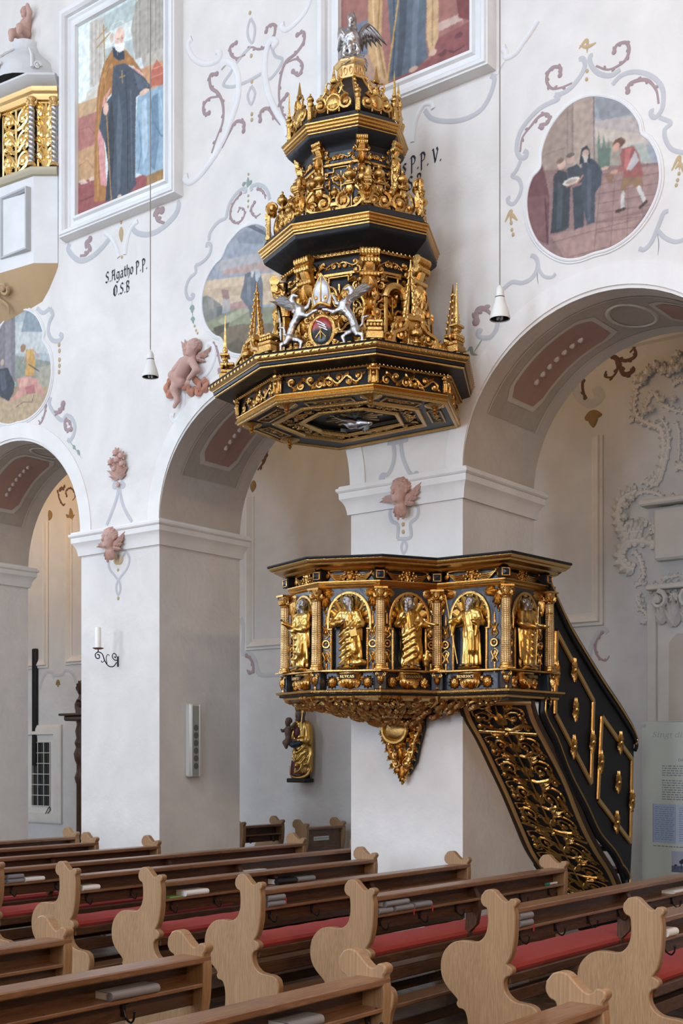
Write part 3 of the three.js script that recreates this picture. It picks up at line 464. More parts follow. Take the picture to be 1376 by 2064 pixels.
['g', 0.031, [-5.694, 3.636, -5.742, 3.648, -5.766, 3.599, -5.750, 3.532, -5.691, 3.493, -5.691, 3.383]],
['g', 0.030, [-5.568, 3.626, -5.521, 3.646, -5.490, 3.591, -5.506, 3.529, -5.565, 3.491, -5.565, 3.382, -5.691, 3.380]],
['g', 0.022, [-5.631, 3.370, -5.655, 3.314, -5.634, 3.258, -5.604, 3.309, -5.625, 3.363]],
['d', 0.033, [-5.637, 3.549]],
['d', 0.033, [-5.637, 3.490]],
['d', 0.033, [-5.637, 3.431]]
];
const AISLE_BANDS = [
['g', 0.084, [-5.741, 5.462, -5.722, 5.305, -5.637, 5.178, -5.525, 5.136, -5.442, 5.186, -5.479, 5.251, -5.529, 5.238]],
['k', 0.036, [-5.618, 5.200, -5.646, 5.325, -5.618, 5.473, -5.525, 5.582, -5.396, 5.598, -5.296, 5.536, -5.269, 5.438, -5.323, 5.357, -5.405, 5.381, -5.387, 5.428]],
['k', 0.036, [-5.296, 5.541, -5.179, 5.487, -5.081, 5.517, -5.099, 5.584, -5.140, 5.559]],
['k', 0.047, [-5.260, 5.487, -5.197, 5.358, -5.099, 5.380, -5.111, 5.416]],
['k', 0.055, [-5.562, 5.496, -5.488, 5.523]],
['o', 0.110, [-5.618, 4.996, -5.534, 5.016, -5.433, 5.007]],
['o', 0.110, [-5.534, 5.067, -5.525, 4.896]],
['g', 0.051, [-5.374, 2.857, -5.406, 2.894, -5.470, 2.863, -5.535, 2.772, -5.574, 2.631]],
['p', 0.028, [-5.432, 2.866, -5.496, 2.781, -5.503, 2.687, -5.458, 2.614, -5.393, 2.587, -5.355, 2.632]],
['g', 0.050, [-14.112, 2.602, -14.048, 2.762, -13.952, 2.840, -13.857, 2.831, -13.802, 2.783, -13.834, 2.754]],
['g', 0.044, [-13.810, 2.783, -13.700, 2.779, -13.592, 2.789]],
['g', 0.049, [-13.607, 2.775, -13.576, 2.834, -13.468, 2.834, -13.376, 2.766, -13.331, 2.664, -13.300, 2.633, -13.180, 2.634]],
['o', 0.054, [-13.763, 2.650, -13.716, 2.699, -13.669, 2.647]],
['o', 0.044, [-13.716, 2.679, -13.716, 2.618]],
['k', 0.028, [-13.724, 5.361, -13.685, 5.245, -13.592, 5.143, -13.561, 5.169]],
['k', 0.043, [-13.669, 5.374, -13.607, 5.386, -13.561, 5.400]],
['k', 0.026, [-13.530, 5.265, -13.545, 5.337, -13.468, 5.367, -13.376, 5.315, -13.354, 5.232, -13.407, 5.189]],
['o', 0.086, [-13.453, 5.086, -13.438, 4.984, -13.445, 4.875]],
['o', 0.065, [-13.545, 5.007, -13.453, 4.956, -13.361, 4.985]],
['o', 0.099, [-13.913, 5.113, -13.889, 5.039, -13.921, 4.971]],
['g', 0.062, [-10.250, 3.345, -10.196, 3.214, -10.207, 3.088, -10.229, 2.963, -10.196, 2.897, -10.100, 2.892, -10.015, 2.809, -9.952, 2.650, -9.630, 2.628]],
['p', 0.044, [-10.153, 2.879, -10.068, 2.812, -10.047, 2.701, -10.111, 2.656, -10.147, 2.705]],
['k', 0.044, [-9.827, 5.327, -9.868, 5.209, -9.973, 5.115]],
['o', 0.102, [-10.036, 4.998, -10.058, 4.859]]
];
const ALTAR_STUCCO = [
['s', 0.087, [-5.086, 3.452, -5.173, 3.484, -5.230, 3.559, -5.223, 3.652, -5.161, 3.715, -5.061, 3.727, -4.914, 3.688, -4.769, 3.650, -4.650, 3.660, -4.485, 3.687]],
['s', 0.042, [-5.111, 3.628, -5.049, 3.576, -5.012, 3.480, -5.000, 3.386, -5.049, 3.333]],
['s', 0.037, [-5.092, 3.290, -5.024, 3.319, -4.969, 3.297]],
['s', 0.032, [-5.024, 3.238, -5.049, 3.194, -5.030, 3.146, -4.993, 3.149]],
['s', 0.032, [-5.067, 3.207, -5.055, 3.137, -5.018, 3.088, -4.975, 3.096]],
['s', 0.032, [-5.061, 3.068, -4.987, 3.039, -4.963, 2.991, -4.987, 2.936, -5.018, 2.949]],
['s', 0.076, [-5.173, 3.763, -5.223, 3.850, -5.255, 3.947, -5.255, 4.052, -5.223, 4.142, -5.148, 4.190, -5.061, 4.213]],
['s', 0.067, [-5.173, 3.914, -5.086, 3.869, -5.000, 3.871, -4.987, 3.904]],
['s', 0.088, [-5.173, 3.798, -5.086, 3.811, -5.000, 3.813]],
['s', 0.037, [-5.086, 4.159, -5.000, 4.188, -4.890, 4.168, -4.805, 4.111, -4.781, 4.050, -4.817, 4.044]],
['s', 0.054, [-4.745, 4.103, -4.673, 4.071, -4.661, 3.990, -4.721, 3.929, -4.817, 3.918, -4.890, 3.904, -4.902, 3.836, -4.890, 3.778]],
['s', 0.061, [-4.614, 3.814, -4.602, 3.881, -4.567, 3.956]],
['s', 0.074, [-4.938, 3.260, -4.793, 3.242, -4.697, 3.245, -4.532, 3.242]],
['s', 0.037, [-4.890, 3.216, -4.841, 3.154, -4.781, 3.161, -4.793, 3.196]],
['s', 0.037, [-4.841, 3.017, -4.793, 3.059, -4.721, 3.031]],
['s', 0.037, [-4.721, 3.179, -4.673, 3.186, -4.650, 3.139, -4.697, 3.109, -4.697, 3.052, -4.650, 3.015]],
['s', 0.032, [-4.793, 3.310, -4.781, 3.343, -4.721, 3.344, -4.650, 3.354, -4.544, 3.311]],
['s', 0.029, [-4.841, 2.960, -4.721, 2.957, -4.650, 2.935, -4.532, 2.983]],
['s', 0.050, [-4.958, 4.306, -4.891, 4.243, -4.842, 4.275, -4.793, 4.400, -4.752, 4.549, -4.744, 4.679, -4.768, 4.784, -4.825, 4.871]],
['s', 0.050, [-5.008, 4.298, -4.941, 4.265, -4.875, 4.310, -4.825, 4.405, -4.793, 4.555, -4.801, 4.688, -4.834, 4.779, -4.908, 4.815, -5.008, 4.871, -5.075, 4.945, -5.096, 5.027, -5.083, 5.112, -5.066, 5.195]],
['s', 0.042, [-4.991, 4.993, -4.941, 5.063, -4.900, 5.125, -4.825, 5.026, -4.744, 4.950, -4.646, 4.902, -4.566, 4.888]],
['s', 0.033, [-4.679, 4.823, -4.646, 4.725, -4.638, 4.570, -4.646, 4.417]],
['s', 0.058, [-4.679, 4.368, -4.614, 4.389, -4.566, 4.351]],
['s', 0.076, [-5.075, 5.236, -5.008, 5.263, -4.983, 5.274]],
['s', 0.067, [-4.941, 5.329, -4.875, 5.363, -4.784, 5.329, -4.711, 5.269]],
['s', 0.075, [-4.703, 5.344, -4.646, 5.349, -4.590, 5.353]],
['s', 0.042, [-4.703, 5.159, -4.654, 5.188, -4.582, 5.183]],
['s', 0.042, [-4.679, 5.455, -4.654, 5.420, -4.614, 5.442]],
['s', 0.043, [-5.143, 4.893, -5.092, 4.908]]
];
const ALTAR_FLOWERS = [[-5.180, 3.967, 0.038], [-5.167, 4.076, 0.035], [-5.105, 4.138, 0.035], [-4.991, 5.260, 0.042], [-5.058, 5.273, 0.038], [-4.941, 5.321, 0.046], [-4.858, 5.367, 0.038], [-4.784, 5.314, 0.042], [-4.703, 5.298, 0.042], [-4.687, 5.372, 0.038], [-4.638, 5.301, 0.042], [-4.974, 4.951, 0.038], [-4.908, 4.963, 0.034], [-4.646, 5.433, 0.037], [-4.793, 5.036, 0.030], [-4.679, 5.016, 0.030]];
bands(NAVE_BANDS, 0.002, wallNorth);
bands(AISLE_BANDS, -3.098, wallAisle);
bands(ALTAR_STUCCO, -3.09, wallAisle);
const PAINT_AGATHO = [['p','#c9d3cf',[-22,-159,533,-96,533,835,-22,803]],
['p','#e0e9e6',[-3,-1,81,2,71,303,-3,310]],
['p','#aeb9b4',[154,11,340,9,331,259,163,249]],
['p','#d2dad3',[163,86,331,88,322,162,163,147]],
['p','#bdb5a8',[71,5,154,12,146,244,122,272,71,270]],
['l','#9a9488',3.3,[85,16,85,259]],
['l','#9a9488',3.3,[108,24,108,267]],
['l','#9a9488',3.3,[131,32,131,275]],
['p','#c9c2b4',[53,282,122,272,126,322,43,314]],
['p','#a39c90',[314,123,340,32,391,-1,521,14,521,359,391,309,374,251,340,250]],
['l','#857f75',3.8,[344,-19,344,240]],
['l','#857f75',3.8,[365,-11,365,248]],
['l','#857f75',3.8,[412,7,412,264]],
['l','#857f75',3.8,[433,15,433,271]],
['l','#857f75',3.8,[454,23,454,279]],
['l','#857f75',3.8,[475,31,475,286]],
['l','#857f75',3.8,[496,39,496,293]],
['p','#b3ab9c',[400,248,492,257,521,325,391,309]],
['p','#bd9a72',[1,311,126,322,126,382,1,373]],
['p','#a2695f',[1,369,126,379,126,509,-3,506]],
['p','#b58d64',[-3,503,126,506,126,642,-8,637]],
['l','#7c5148',2.7,[6,417,71,425,108,473]],
['l','#8b6a4a',2.7,[6,565,53,554,99,604]],
['p','#8a4a48',[-13,633,126,639,181,706,521,711,525,784,-13,781]],
['p','#d0b7a4',[1,625,34,625,62,648,20,645]],
['p','#c9ac98',[62,630,99,631,108,649,71,645]],
['l','#5f2f30',4.0,[15,709,108,710,163,749]],
['p','#c08a64',[370,296,521,308,521,417,412,398]],
['p','#b05f4b',[425,382,425,332,459,289,500,341,507,401]],
['l','#cf8f6a',3.8,[429,351,504,354]],
['l','#cf8f6a',3.8,[438,319,492,324]],
['p','#86a0b0',[352,402,412,395,521,397,515,723,412,725,344,691,340,545]],
['p','#647f92',[433,423,467,422,475,587,450,713,425,688]],
['p','#a5bac5',[374,427,404,419,412,626,382,676]],
['l','#4f6f86',5.1,[425,420,438,517,484,590,509,597]],
['l','#587a92',4.5,[361,493,374,614,357,686]],
['l','#a9c6d4',3.8,[475,413,500,537,496,703]],
['p','#8d6a3e',[404,720,513,719,507,767,404,764]],
['l','#c39a5c',2.5,[412,722,412,752]],
['l','#c39a5c',2.5,[425,726,425,755]],
['l','#c39a5c',2.5,[467,738,467,767]],
['l','#c39a5c',2.5,[480,742,480,771]],
['l','#c39a5c',2.5,[492,745,492,774]],
['p','#9b6837',[203,164,154,204,119,295,101,471,97,734,167,751,163,551,140,453,154,355,234,321,279,247,331,271,387,319,331,244,279,185]],
['l','#c08c4e',3.3,[176,212,145,255,126,358,117,537,122,720]],
['l','#6f4722',3.3,[199,213,167,263,154,306]],
['e','#b98347',163,249,9.75,11.8],
['e','#b98347',199,225,9.75,10.4],
['e','#b98347',300,234,9.625,9.0],
['p','#c98b86',[154,337,203,305,158,380,158,537,174,695,137,679,119,477]],
['p','#d49a90',[287,259,340,280,391,324,357,315]],
['p','#3d454f',[212,230,279,241,340,292,391,336,433,388,391,388,344,396,340,545,340,710,346,739,296,760,243,763,165,753,183,617,165,521,128,449,145,376,203,341]],
['p','#2e343c',[203,347,221,508,199,747,167,751,183,617,167,522]],
['p','#4f5862',[243,336,265,463,252,727,234,745,230,511]],
['l','#262c34',4.5,[283,278,296,472,296,739]],
['l','#5f6974',3.2,[314,360,318,538,322,717]],
['l','#262c34',3.8,[335,343,391,368,425,388]],
['p','#4a5560',[331,294,382,336,421,381,357,374]],
['p','#2a3543',[206,153,274,189,279,226,243,220,212,191]],
['e','#c9b3a2',203,116,11.375,19.5],
['e','#dfbda8',249,127,29.125,37.5],
['e','#caa08a',261,143,8.125,16.8],
['p','#ece6e0',[218,148,248,153,280,161,274,189,248,190,226,172]],
['l','#8d6b58',2.6,[234,129,248,136]],
['l','#8d6b58',2.6,[259,138,272,140]],
['l','#e6e0d0',2.0,[185,106,203,65,252,65,296,96,314,141]],
['l','#a77c44',5.9,[154,47,165,310,201,769]],
['l','#a77c44',5.9,[113,123,194,92]],
['l','#a77c44',5.3,[113,90,176,64]],
['e','#d9ae97',168,385,16.375,24.8],
['e','#d9ae97',389,391,27.0,11.4],
['l','#b88f4e',3.9,[263,265,266,317]],
['l','#b88f4e',3.9,[248,288,282,291]],
['e','#cfae96',248,755,12.875,7.8]];
const PAINT_POPE = [['p','#8d5c52',[-32,135,531,210,531,804,-32,818]],
['p','#5d6774',[-10,511,131,519,131,665,-10,668]],
['p','#9c7a66',[23,636,131,630,194,771,34,769]],
['p','#7a4543',[184,772,531,775,531,667,387,680,357,735,236,743]],
['l','#4e2b2c',4.4,[387,733,416,727,445,745,483,739]],
['l','#a0645a',3.6,[246,763,327,762,396,769]],
['e','#5a3031',464,699,15.375,8.8],
['e','#5a3031',406,736,13.25,7.1],
['p','#b79b8c',[382,633,479,632,479,656,382,661]],
['p','#6a3533',[431,410,531,419,531,683,464,643]],
['p','#b58f5f',[115,282,179,308,165,600,197,772,142,707,110,623]],
['l','#d0ae80',5.5,[131,460,137,590,158,699]],
['l','#8a6a42',5.5,[158,470,150,595,179,732]],
['p','#4d5862',[174,306,349,377,339,662,350,726,297,749,226,750,194,750,207,657]],
['p','#394149',[251,337,277,348,262,635,246,751,226,748]],
['p','#5f6973',[297,439,322,449,307,651,302,741,282,746]],
['l','#2f3a46',5.5,[215,491,220,620,210,734]],
['p','#b8976b',[347,376,389,393,389,680,359,729,343,664]],
['l','#8f7048',4.4,[367,549,365,696]],
['e','#b99a83',292,745,18.0,9.0],
['e','#b99a83',367,718,15.5,10.7],
['l','#b98d4c',6.3,[246,419,234,498,186,764]]];
const PAINT_ALMS = [['p','#8a8f95',[-37,-123,535,69,535,372,-37,208]],
['p','#a59a94',[267,100,535,151,535,262,267,180]],
['p','#7d8083',[267,25,355,59,404,120,293,108]],
['p','#b5a89a',[274,125,446,201,470,320,274,274]],
['p','#8f8577',[267,180,330,188,476,322,274,280]],
['p','#9aa096',[386,216,446,229,476,299,392,274]],
['p','#8d7b6f',[264,7,266,272,45,219,31,108,99,11,165,-3]],
['p','#9c8a7c',[191,-18,264,7,264,271,191,250]],
['l','#6f5f55',3.2,[168,-8,168,208]],
['l','#6f5f55',3.2,[187,-1,187,214]],
['l','#5d4a44',3.1,[266,13,269,273]],
['l','#776659',3.2,[82,159,125,157,158,159]],
['l','#a5937f',3.2,[85,196,85,302]],
['p','#7d625e',[-16,190,535,317,535,659,-16,525]],
['p','#8d716a',[267,272,523,324,523,452,267,439]],
['p','#94776e',[105,443,293,446,446,458,355,564,165,546]],
['p','#5c3c3d',[11,198,64,177,75,199,99,306,95,470,25,428,-3,325]],
['p','#6d4b4a',[11,287,92,301,99,323,82,336,92,463,18,420]],
['l','#43282b',4.5,[82,307,92,469]],
['l','#5f4744',1.9,[280,287,512,310]],
['l','#5f4744',1.9,[280,319,512,343]],
['l','#5f4744',1.9,[280,350,512,376]],
['l','#5f4744',1.9,[280,382,512,410]],
['l','#5f4744',1.9,[280,414,512,443]],
['l','#5f4744',1.9,[280,445,512,476]],
['l','#5f4744',1.9,[280,477,512,509]],
['l','#5f4744',1.9,[293,302,267,542]],
['l','#5f4744',1.9,[343,317,327,557]],
['l','#5f4744',1.8,[392,331,386,572]],
['l','#5f4744',1.8,[440,345,443,586]],
['l','#5f4744',1.9,[112,468,293,468,476,472]],
['l','#5f4744',1.9,[165,534,355,536]],
['p','#5e7062',[280,196,284,134,291,199]],
['p','#5e7062',[296,206,303,157,312,211]],
['p','#66776a',[313,217,321,174,330,225]],
['p','#55665a',[280,196,330,211,324,271,283,265]],
['p','#2f3337',[115,243,132,227,165,242,179,299,174,432,158,439,103,435,112,339]],
['p','#3d4348',[132,256,151,297,145,424,125,430]],
['p','#353a3f',[165,231,204,227,229,255,231,290,178,298]],
['p','#31373c',[187,301,232,302,229,443,194,447]],
['p','#383f46',[222,224,252,220,275,240,298,275,293,320,271,345,270,441,242,442,220,339]],
['p','#474e55',[242,247,258,264,255,430,242,432]],
['p','#272d34',[212,230,222,179,239,175,251,192,254,236]],
['e','#b89a88',146,211,15.875,17.2],
['e','#6b564a',140,197,14.375,8.9],
['e','#ad9080',182,202,15.875,16.5],
['e','#5c5048',179,189,15.875,7.6],
['e','#b39684',236,201,13.375,15.1],
['p','#a79f95',[227,206,247,211,242,233,231,230]],
['e','#c9c2b4',183,279,33.25,12.7],
['e','#9a8f80',183,279,22.125,7.6],
['l','#a8705c',5.7,[165,292,204,291,226,272]],
['e','#bf9c88',308,271,14.0,6.2],
['p','#8a504b',[370,226,410,226,429,263,445,338,416,352,389,338,372,320,377,298,352,300,346,289,370,275,362,243]],
['p','#a9605a',[380,231,401,232,392,303,377,293]],
['p','#aaa5a3',[415,245,431,281,401,306,384,298]],
['e','#5a3f33',358,202,21.625,16.0],
['e','#b58a76',349,213,12.375,14.8],
['p','#7d6045',[372,322,443,337,435,374,413,365,407,352,386,355,381,376,362,359]],
['l','#b7b2ac',13.5,[372,371,370,418]],
['l','#b7b2ac',13.4,[428,369,451,423]],
['l','#3b2a28',9.9,[349,426,377,425]],
['l','#3b2a28',9.8,[434,436,455,422]],
['e','#b58a76',340,294,15.5,7.4],
['p','#7a5b48',[305,289,340,299,336,332,315,317]]];
const PAINT_MONK = [['p','#8e949b',[-74,-156,642,-25,642,385,-74,295]],
['p','#7c838b',[180,24,554,74,554,157,209,68]],
['p','#a3a09e',[111,108,554,157,554,227,80,145]],
['p','#a98f84',[130,150,325,166,554,209,554,244,111,167]],
['p','#c2ab8d',[19,167,554,247,554,372,-1,274]],
['p','#b39c80',[19,204,554,278,554,313,19,241]],
['p','#77776f',[-1,229,40,228,111,281,111,354,4,335]],
['p','#8a857d',[40,242,70,246,75,291,45,284]],
['p','#a39a92',[116,264,155,251,160,310,121,309]],
['p','#8f6f68',[113,223,150,235,158,270,121,261]],
['p','#a28078',[160,289,277,294,277,337,160,321]],
['p','#5f5f5c',[90,287,118,286,116,352,88,346]],
['p','#7f8267',[19,334,180,315,554,382,554,469,40,387]],
['p','#97967a',[90,339,219,320,277,337,130,370]],
['p','#6b5f4c',[40,372,209,380,554,448,554,624,106,537]],
['p','#4a453a',[70,364,155,360,150,381,90,401]],
['p','#57503f',[130,450,209,430,277,516,180,533]],
['p','#62666c',[238,195,277,186,315,206,329,252,325,419,277,416,258,333,212,275,229,232]],
['p','#4f5359',[287,213,306,222,306,408,282,406]],
['p','#72767b',[248,208,267,205,267,306,248,294]],
['e','#a6968b',278,182,14.375,17.7],
['p','#b9b6b2',[267,187,284,195,277,217,267,209]],
['p','#aeb2b4',[289,193,306,189,318,214,301,240,291,229]]];
const PAINT_MAN = [['p','#9aa3a4',[-167,-110,543,43,543,562,-167,450]],
['p','#b3b6b3',[242,58,517,92,517,247,242,194]],
['p','#7f8a90',[322,19,466,65,466,144,282,106]],
['p','#6f6b6e',[-167,-110,235,-23,239,322,-167,283]],
['p','#7d787a',[160,1,201,1,208,300,160,300]],
['p','#7c8173',[239,202,517,286,517,387,239,338]],
['p','#948e7c',[388,286,517,294,517,418,388,380]],
['p','#a48d6e',[-167,300,517,387,517,566,-167,459]],
['p','#8d775c',[-167,283,282,346,255,389,-167,342]],
['p','#34373d',[91,239,181,247,235,329,222,367,188,398,77,342]],
['p','#454a51',[119,252,160,255,174,343,133,344]],
['e','#b09484',139,215,13.875,14.7],
['p','#b58a4a',[316,193,368,199,388,254,375,319,309,303,322,250]],
['p','#c99f5c',[322,198,349,199,342,237,322,234]],
['e','#8f6b52',296,181,19.25,18.1],
['l','#b58a76',8.1,[368,203,414,243]],
['l','#b58a76',8.1,[320,209,296,245]],
['l','#3b3a40',4.5,[336,260,414,305]],
['p','#b88476',[249,308,322,309,395,334,453,407,440,421,375,378,322,385,208,407,194,399,269,359]],
['p','#c79686',[282,314,336,317,322,353,269,351]],
['p','#9c5f5a',[309,358,375,354,388,396,322,389]],
['l','#5d4f3f',3.6,[242,435,296,420,362,431,375,402]]];
const MEDALLIONS = {alms: [-3.983, 6.350, -3.883, 6.308, -3.778, 6.244, -3.688, 6.148, -3.630, 6.046, -3.611, 5.963, -3.561, 5.911, -3.504, 5.805, -3.477, 5.667, -3.486, 5.552, -3.536, 5.436, -3.624, 5.329, -3.726, 5.261, -3.857, 5.222, -3.976, 5.221, -4.084, 5.212, -4.193, 5.230, -4.304, 5.292, -4.417, 5.402, -4.488, 5.534, -4.522, 5.683, -4.517, 5.808, -4.474, 5.910, -4.410, 5.960, -4.402, 6.065, -4.360, 6.178, -4.290, 6.268, -4.193, 6.337, -4.084, 6.362], monk: [-7.290, 6.315, -7.253, 6.310, -7.375, 6.301, -7.477, 6.253, -7.556, 6.191, -7.614, 6.105, -7.695, 6.066, -7.788, 5.979, -7.847, 5.866, -7.865, 5.743, -7.841, 5.610, -7.777, 5.494, -7.695, 5.418, -7.625, 5.382, -7.579, 5.301, -7.522, 5.240, -7.400, 5.190, -7.290, 5.180, -7.180, 5.190, -7.058, 5.240, -7.001, 5.301, -6.955, 5.382, -6.885, 5.418, -6.803, 5.494, -6.739, 5.610, -6.715, 5.743, -6.733, 5.866, -6.792, 5.979, -6.885, 6.066, -6.966, 6.105, -7.024, 6.191, -7.103, 6.253, -7.205, 6.301, -7.327, 6.310], man: [-10.531, 6.289, -10.353, 6.249, -10.192, 6.130, -10.105, 5.954, -10.120, 5.902, -10.020, 5.771, -9.977, 5.598, -9.991, 5.437, -10.062, 5.285, -10.192, 5.179, -10.383, 5.119, -10.531, 5.120, -10.529, 5.120, -10.677, 5.119, -10.868, 5.179, -10.998, 5.285, -11.069, 5.437, -11.083, 5.598, -11.040, 5.771, -10.940, 5.902, -10.955, 5.954, -10.868, 6.130, -10.707, 6.249, -10.529, 6.289]};

// ---------- carved figures ----------
function headGeo({ turn = 0, tilt = 0, hair = 'curly', beard = 0.5, s = 1, cell = 0.0034 }) {   // head about 0.085 s high, chin at the origin, looking along +z
  const ct = cos(turn), st = sin(turn);
  const f = (X, Y, Z) => {
    let x = (X * ct - Z * st) / s, z = (X * st + Z * ct) / s, y = Y / s; const yy = y - z * tilt; z += y * tilt; y = yy;
    let d = ell(x, y, z, [0, 0.05, -0.004], [0.031, 0.037, 0.035]);
    d = smin(d, ell(x, y, z, [0, 0.02, 0.008], [0.022, 0.026, 0.022]), 0.014);
    d = smin(d, cap(x, y, z, [0, 0.046, 0.03], [0, 0.03, 0.037], 0.0035, 0.0058), 0.006);
    d = smin(d, cap(x, y, z, [-0.018, 0.0515, 0.0255], [0, 0.0525, 0.0285], 0.0036, 0.004), 0.005); d = smin(d, cap(x, y, z, [0.018, 0.0515, 0.0255], [0, 0.0525, 0.0285], 0.0036, 0.004), 0.005);
    for (const e of [-1, 1]) { d = -smin(-d, ell(x, y, z, [e * 0.0125, 0.0435, 0.034], [0.0085, 0.0065, 0.0085]), 0.003); d = min(d, ell(x, y, z, [e * 0.0125, 0.0435, 0.0245], [0.0058, 0.0048, 0.0055])); d = smin(d, ell(x, y, z, [e * 0.031, 0.042, -0.003], [0.004, 0.009, 0.006]), 0.004); d = smin(d, ell(x, y, z, [e * 0.013, 0.034, 0.02], [0.009, 0.008, 0.008]), 0.006); }
    d = smin(d, cap(x, y, z, [-0.006, 0.0225, 0.0295], [0.006, 0.0225, 0.0295], 0.0026, 0.0026), 0.002); d = smin(d, cap(x, y, z, [-0.005, 0.0168, 0.0285], [0.005, 0.0168, 0.0285], 0.003, 0.003), 0.002); d = max(d, -cap(x, y, z, [-0.008, 0.0198, 0.032], [0.008, 0.0198, 0.032], 0.0014, 0.0014)); d = smin(d, ell(x, y, z, [0, 0.007, 0.024], [0.009, 0.008, 0.008]), 0.005);
    d = smin(d, cap(x, y, z, [0, 0.012, -0.008], [0, -0.03, -0.012], 0.017, 0.021), 0.01);
    const w = 0.004 * sin(x * 330 + 1.7 * sin(y * 260)) * sin(y * 300 + z * 190) + 0.002 * n3(x * 120, y * 120, z * 120);
    if (hair === 'curly') d = smin(d, max(ell(x, y, z, [0, 0.058, -0.012], [0.037, 0.035, 0.036]) - w, (z - 0.012) - (y - 0.062) * 1.0), 0.004);
    if (hair === 'long') { d = smin(d, max(ell(x, y, z, [0, 0.056, -0.01], [0.037, 0.037, 0.038]) - w, (z - 0.014) - (y - 0.06) * 1.2), 0.004); for (const e of [-1, 1]) d = smin(d, cap(x, y, z, [e * 0.03, 0.05, -0.008], [e * 0.036, -0.015, -0.004], 0.012, 0.013) - w * 1.2, 0.006); }
    if (hair === 'bald') for (const e of [-1, 1]) d = smin(d, ell(x, y, z, [e * 0.029, 0.05, -0.012], [0.011, 0.016, 0.02]) - w, 0.004);
    if (hair === 'fringe') d = smin(d, max(ell(x, y, z, [0, 0.05, -0.01], [0.036, 0.02, 0.037]) - w, z - 0.012), 0.004);
    if (beard) { const l = beard * 0.05; d = smin(d, cap(x, y, z, [0, 0.015, 0.02], [0, 0.008 - l, 0.026], 0.015, 0.009) - w, 0.006); d = smin(d, cap(x, y, z, [-0.016, 0.026, 0.014], [0.016, 0.026, 0.014], 0.011, 0.011) - w, 0.006); }
    return d * s;
  };
  const r = 0.06 * s; return nets(f, [-r, -0.06 * s, -r], [r, 0.11 * s, r], cell);
}
function hand(b, p, dir, s = 1, palm = [0, 0, 1]) {             // palm, four bent fingers and a thumb reaching along dir
  const D = new THREE.Vector3(...dir).normalize(), N = new THREE.Vector3(...palm), S = new THREE.Vector3().crossVectors(D, N).normalize(); N.crossVectors(S, D).normalize();
  const q = (a, c, e) => [p[0] + (D.x * a + S.x * c + N.x * e) * s, p[1] + (D.y * a + S.y * c + N.y * e) * s, p[2] + (D.z * a + S.z * c + N.z * e) * s];
  b.sweep([q(-0.012, 0, 0), q(0, 0, 0), q(0.012, 0, 0), q(0.02, 0, 0)], [0.007 * s, 0.0105 * s, 0.012 * s, 0.009 * s], { seg: 8, flat: 0.6, up: [N.x, N.y, N.z] });
  for (let k = 0; k < 4; k++) { const c = (k - 1.5) * 0.0055, l = [0.017, 0.021, 0.02, 0.015][k]; b.sweep([q(0.016, c, 0), q(0.016 + l * 0.55, c * 1.1, 0.002), q(0.016 + l * 0.85, c * 1.15, 0.007)], [0.0033 * s, 0.003 * s, 0.0024 * s], { seg: 5 }); }
  b.sweep([q(0.002, -0.01, 0), q(0.012, -0.018, 0.003), q(0.02, -0.018, 0.007)], [0.004 * s, 0.0036 * s, 0.0028 * s], { seg: 5 });
}
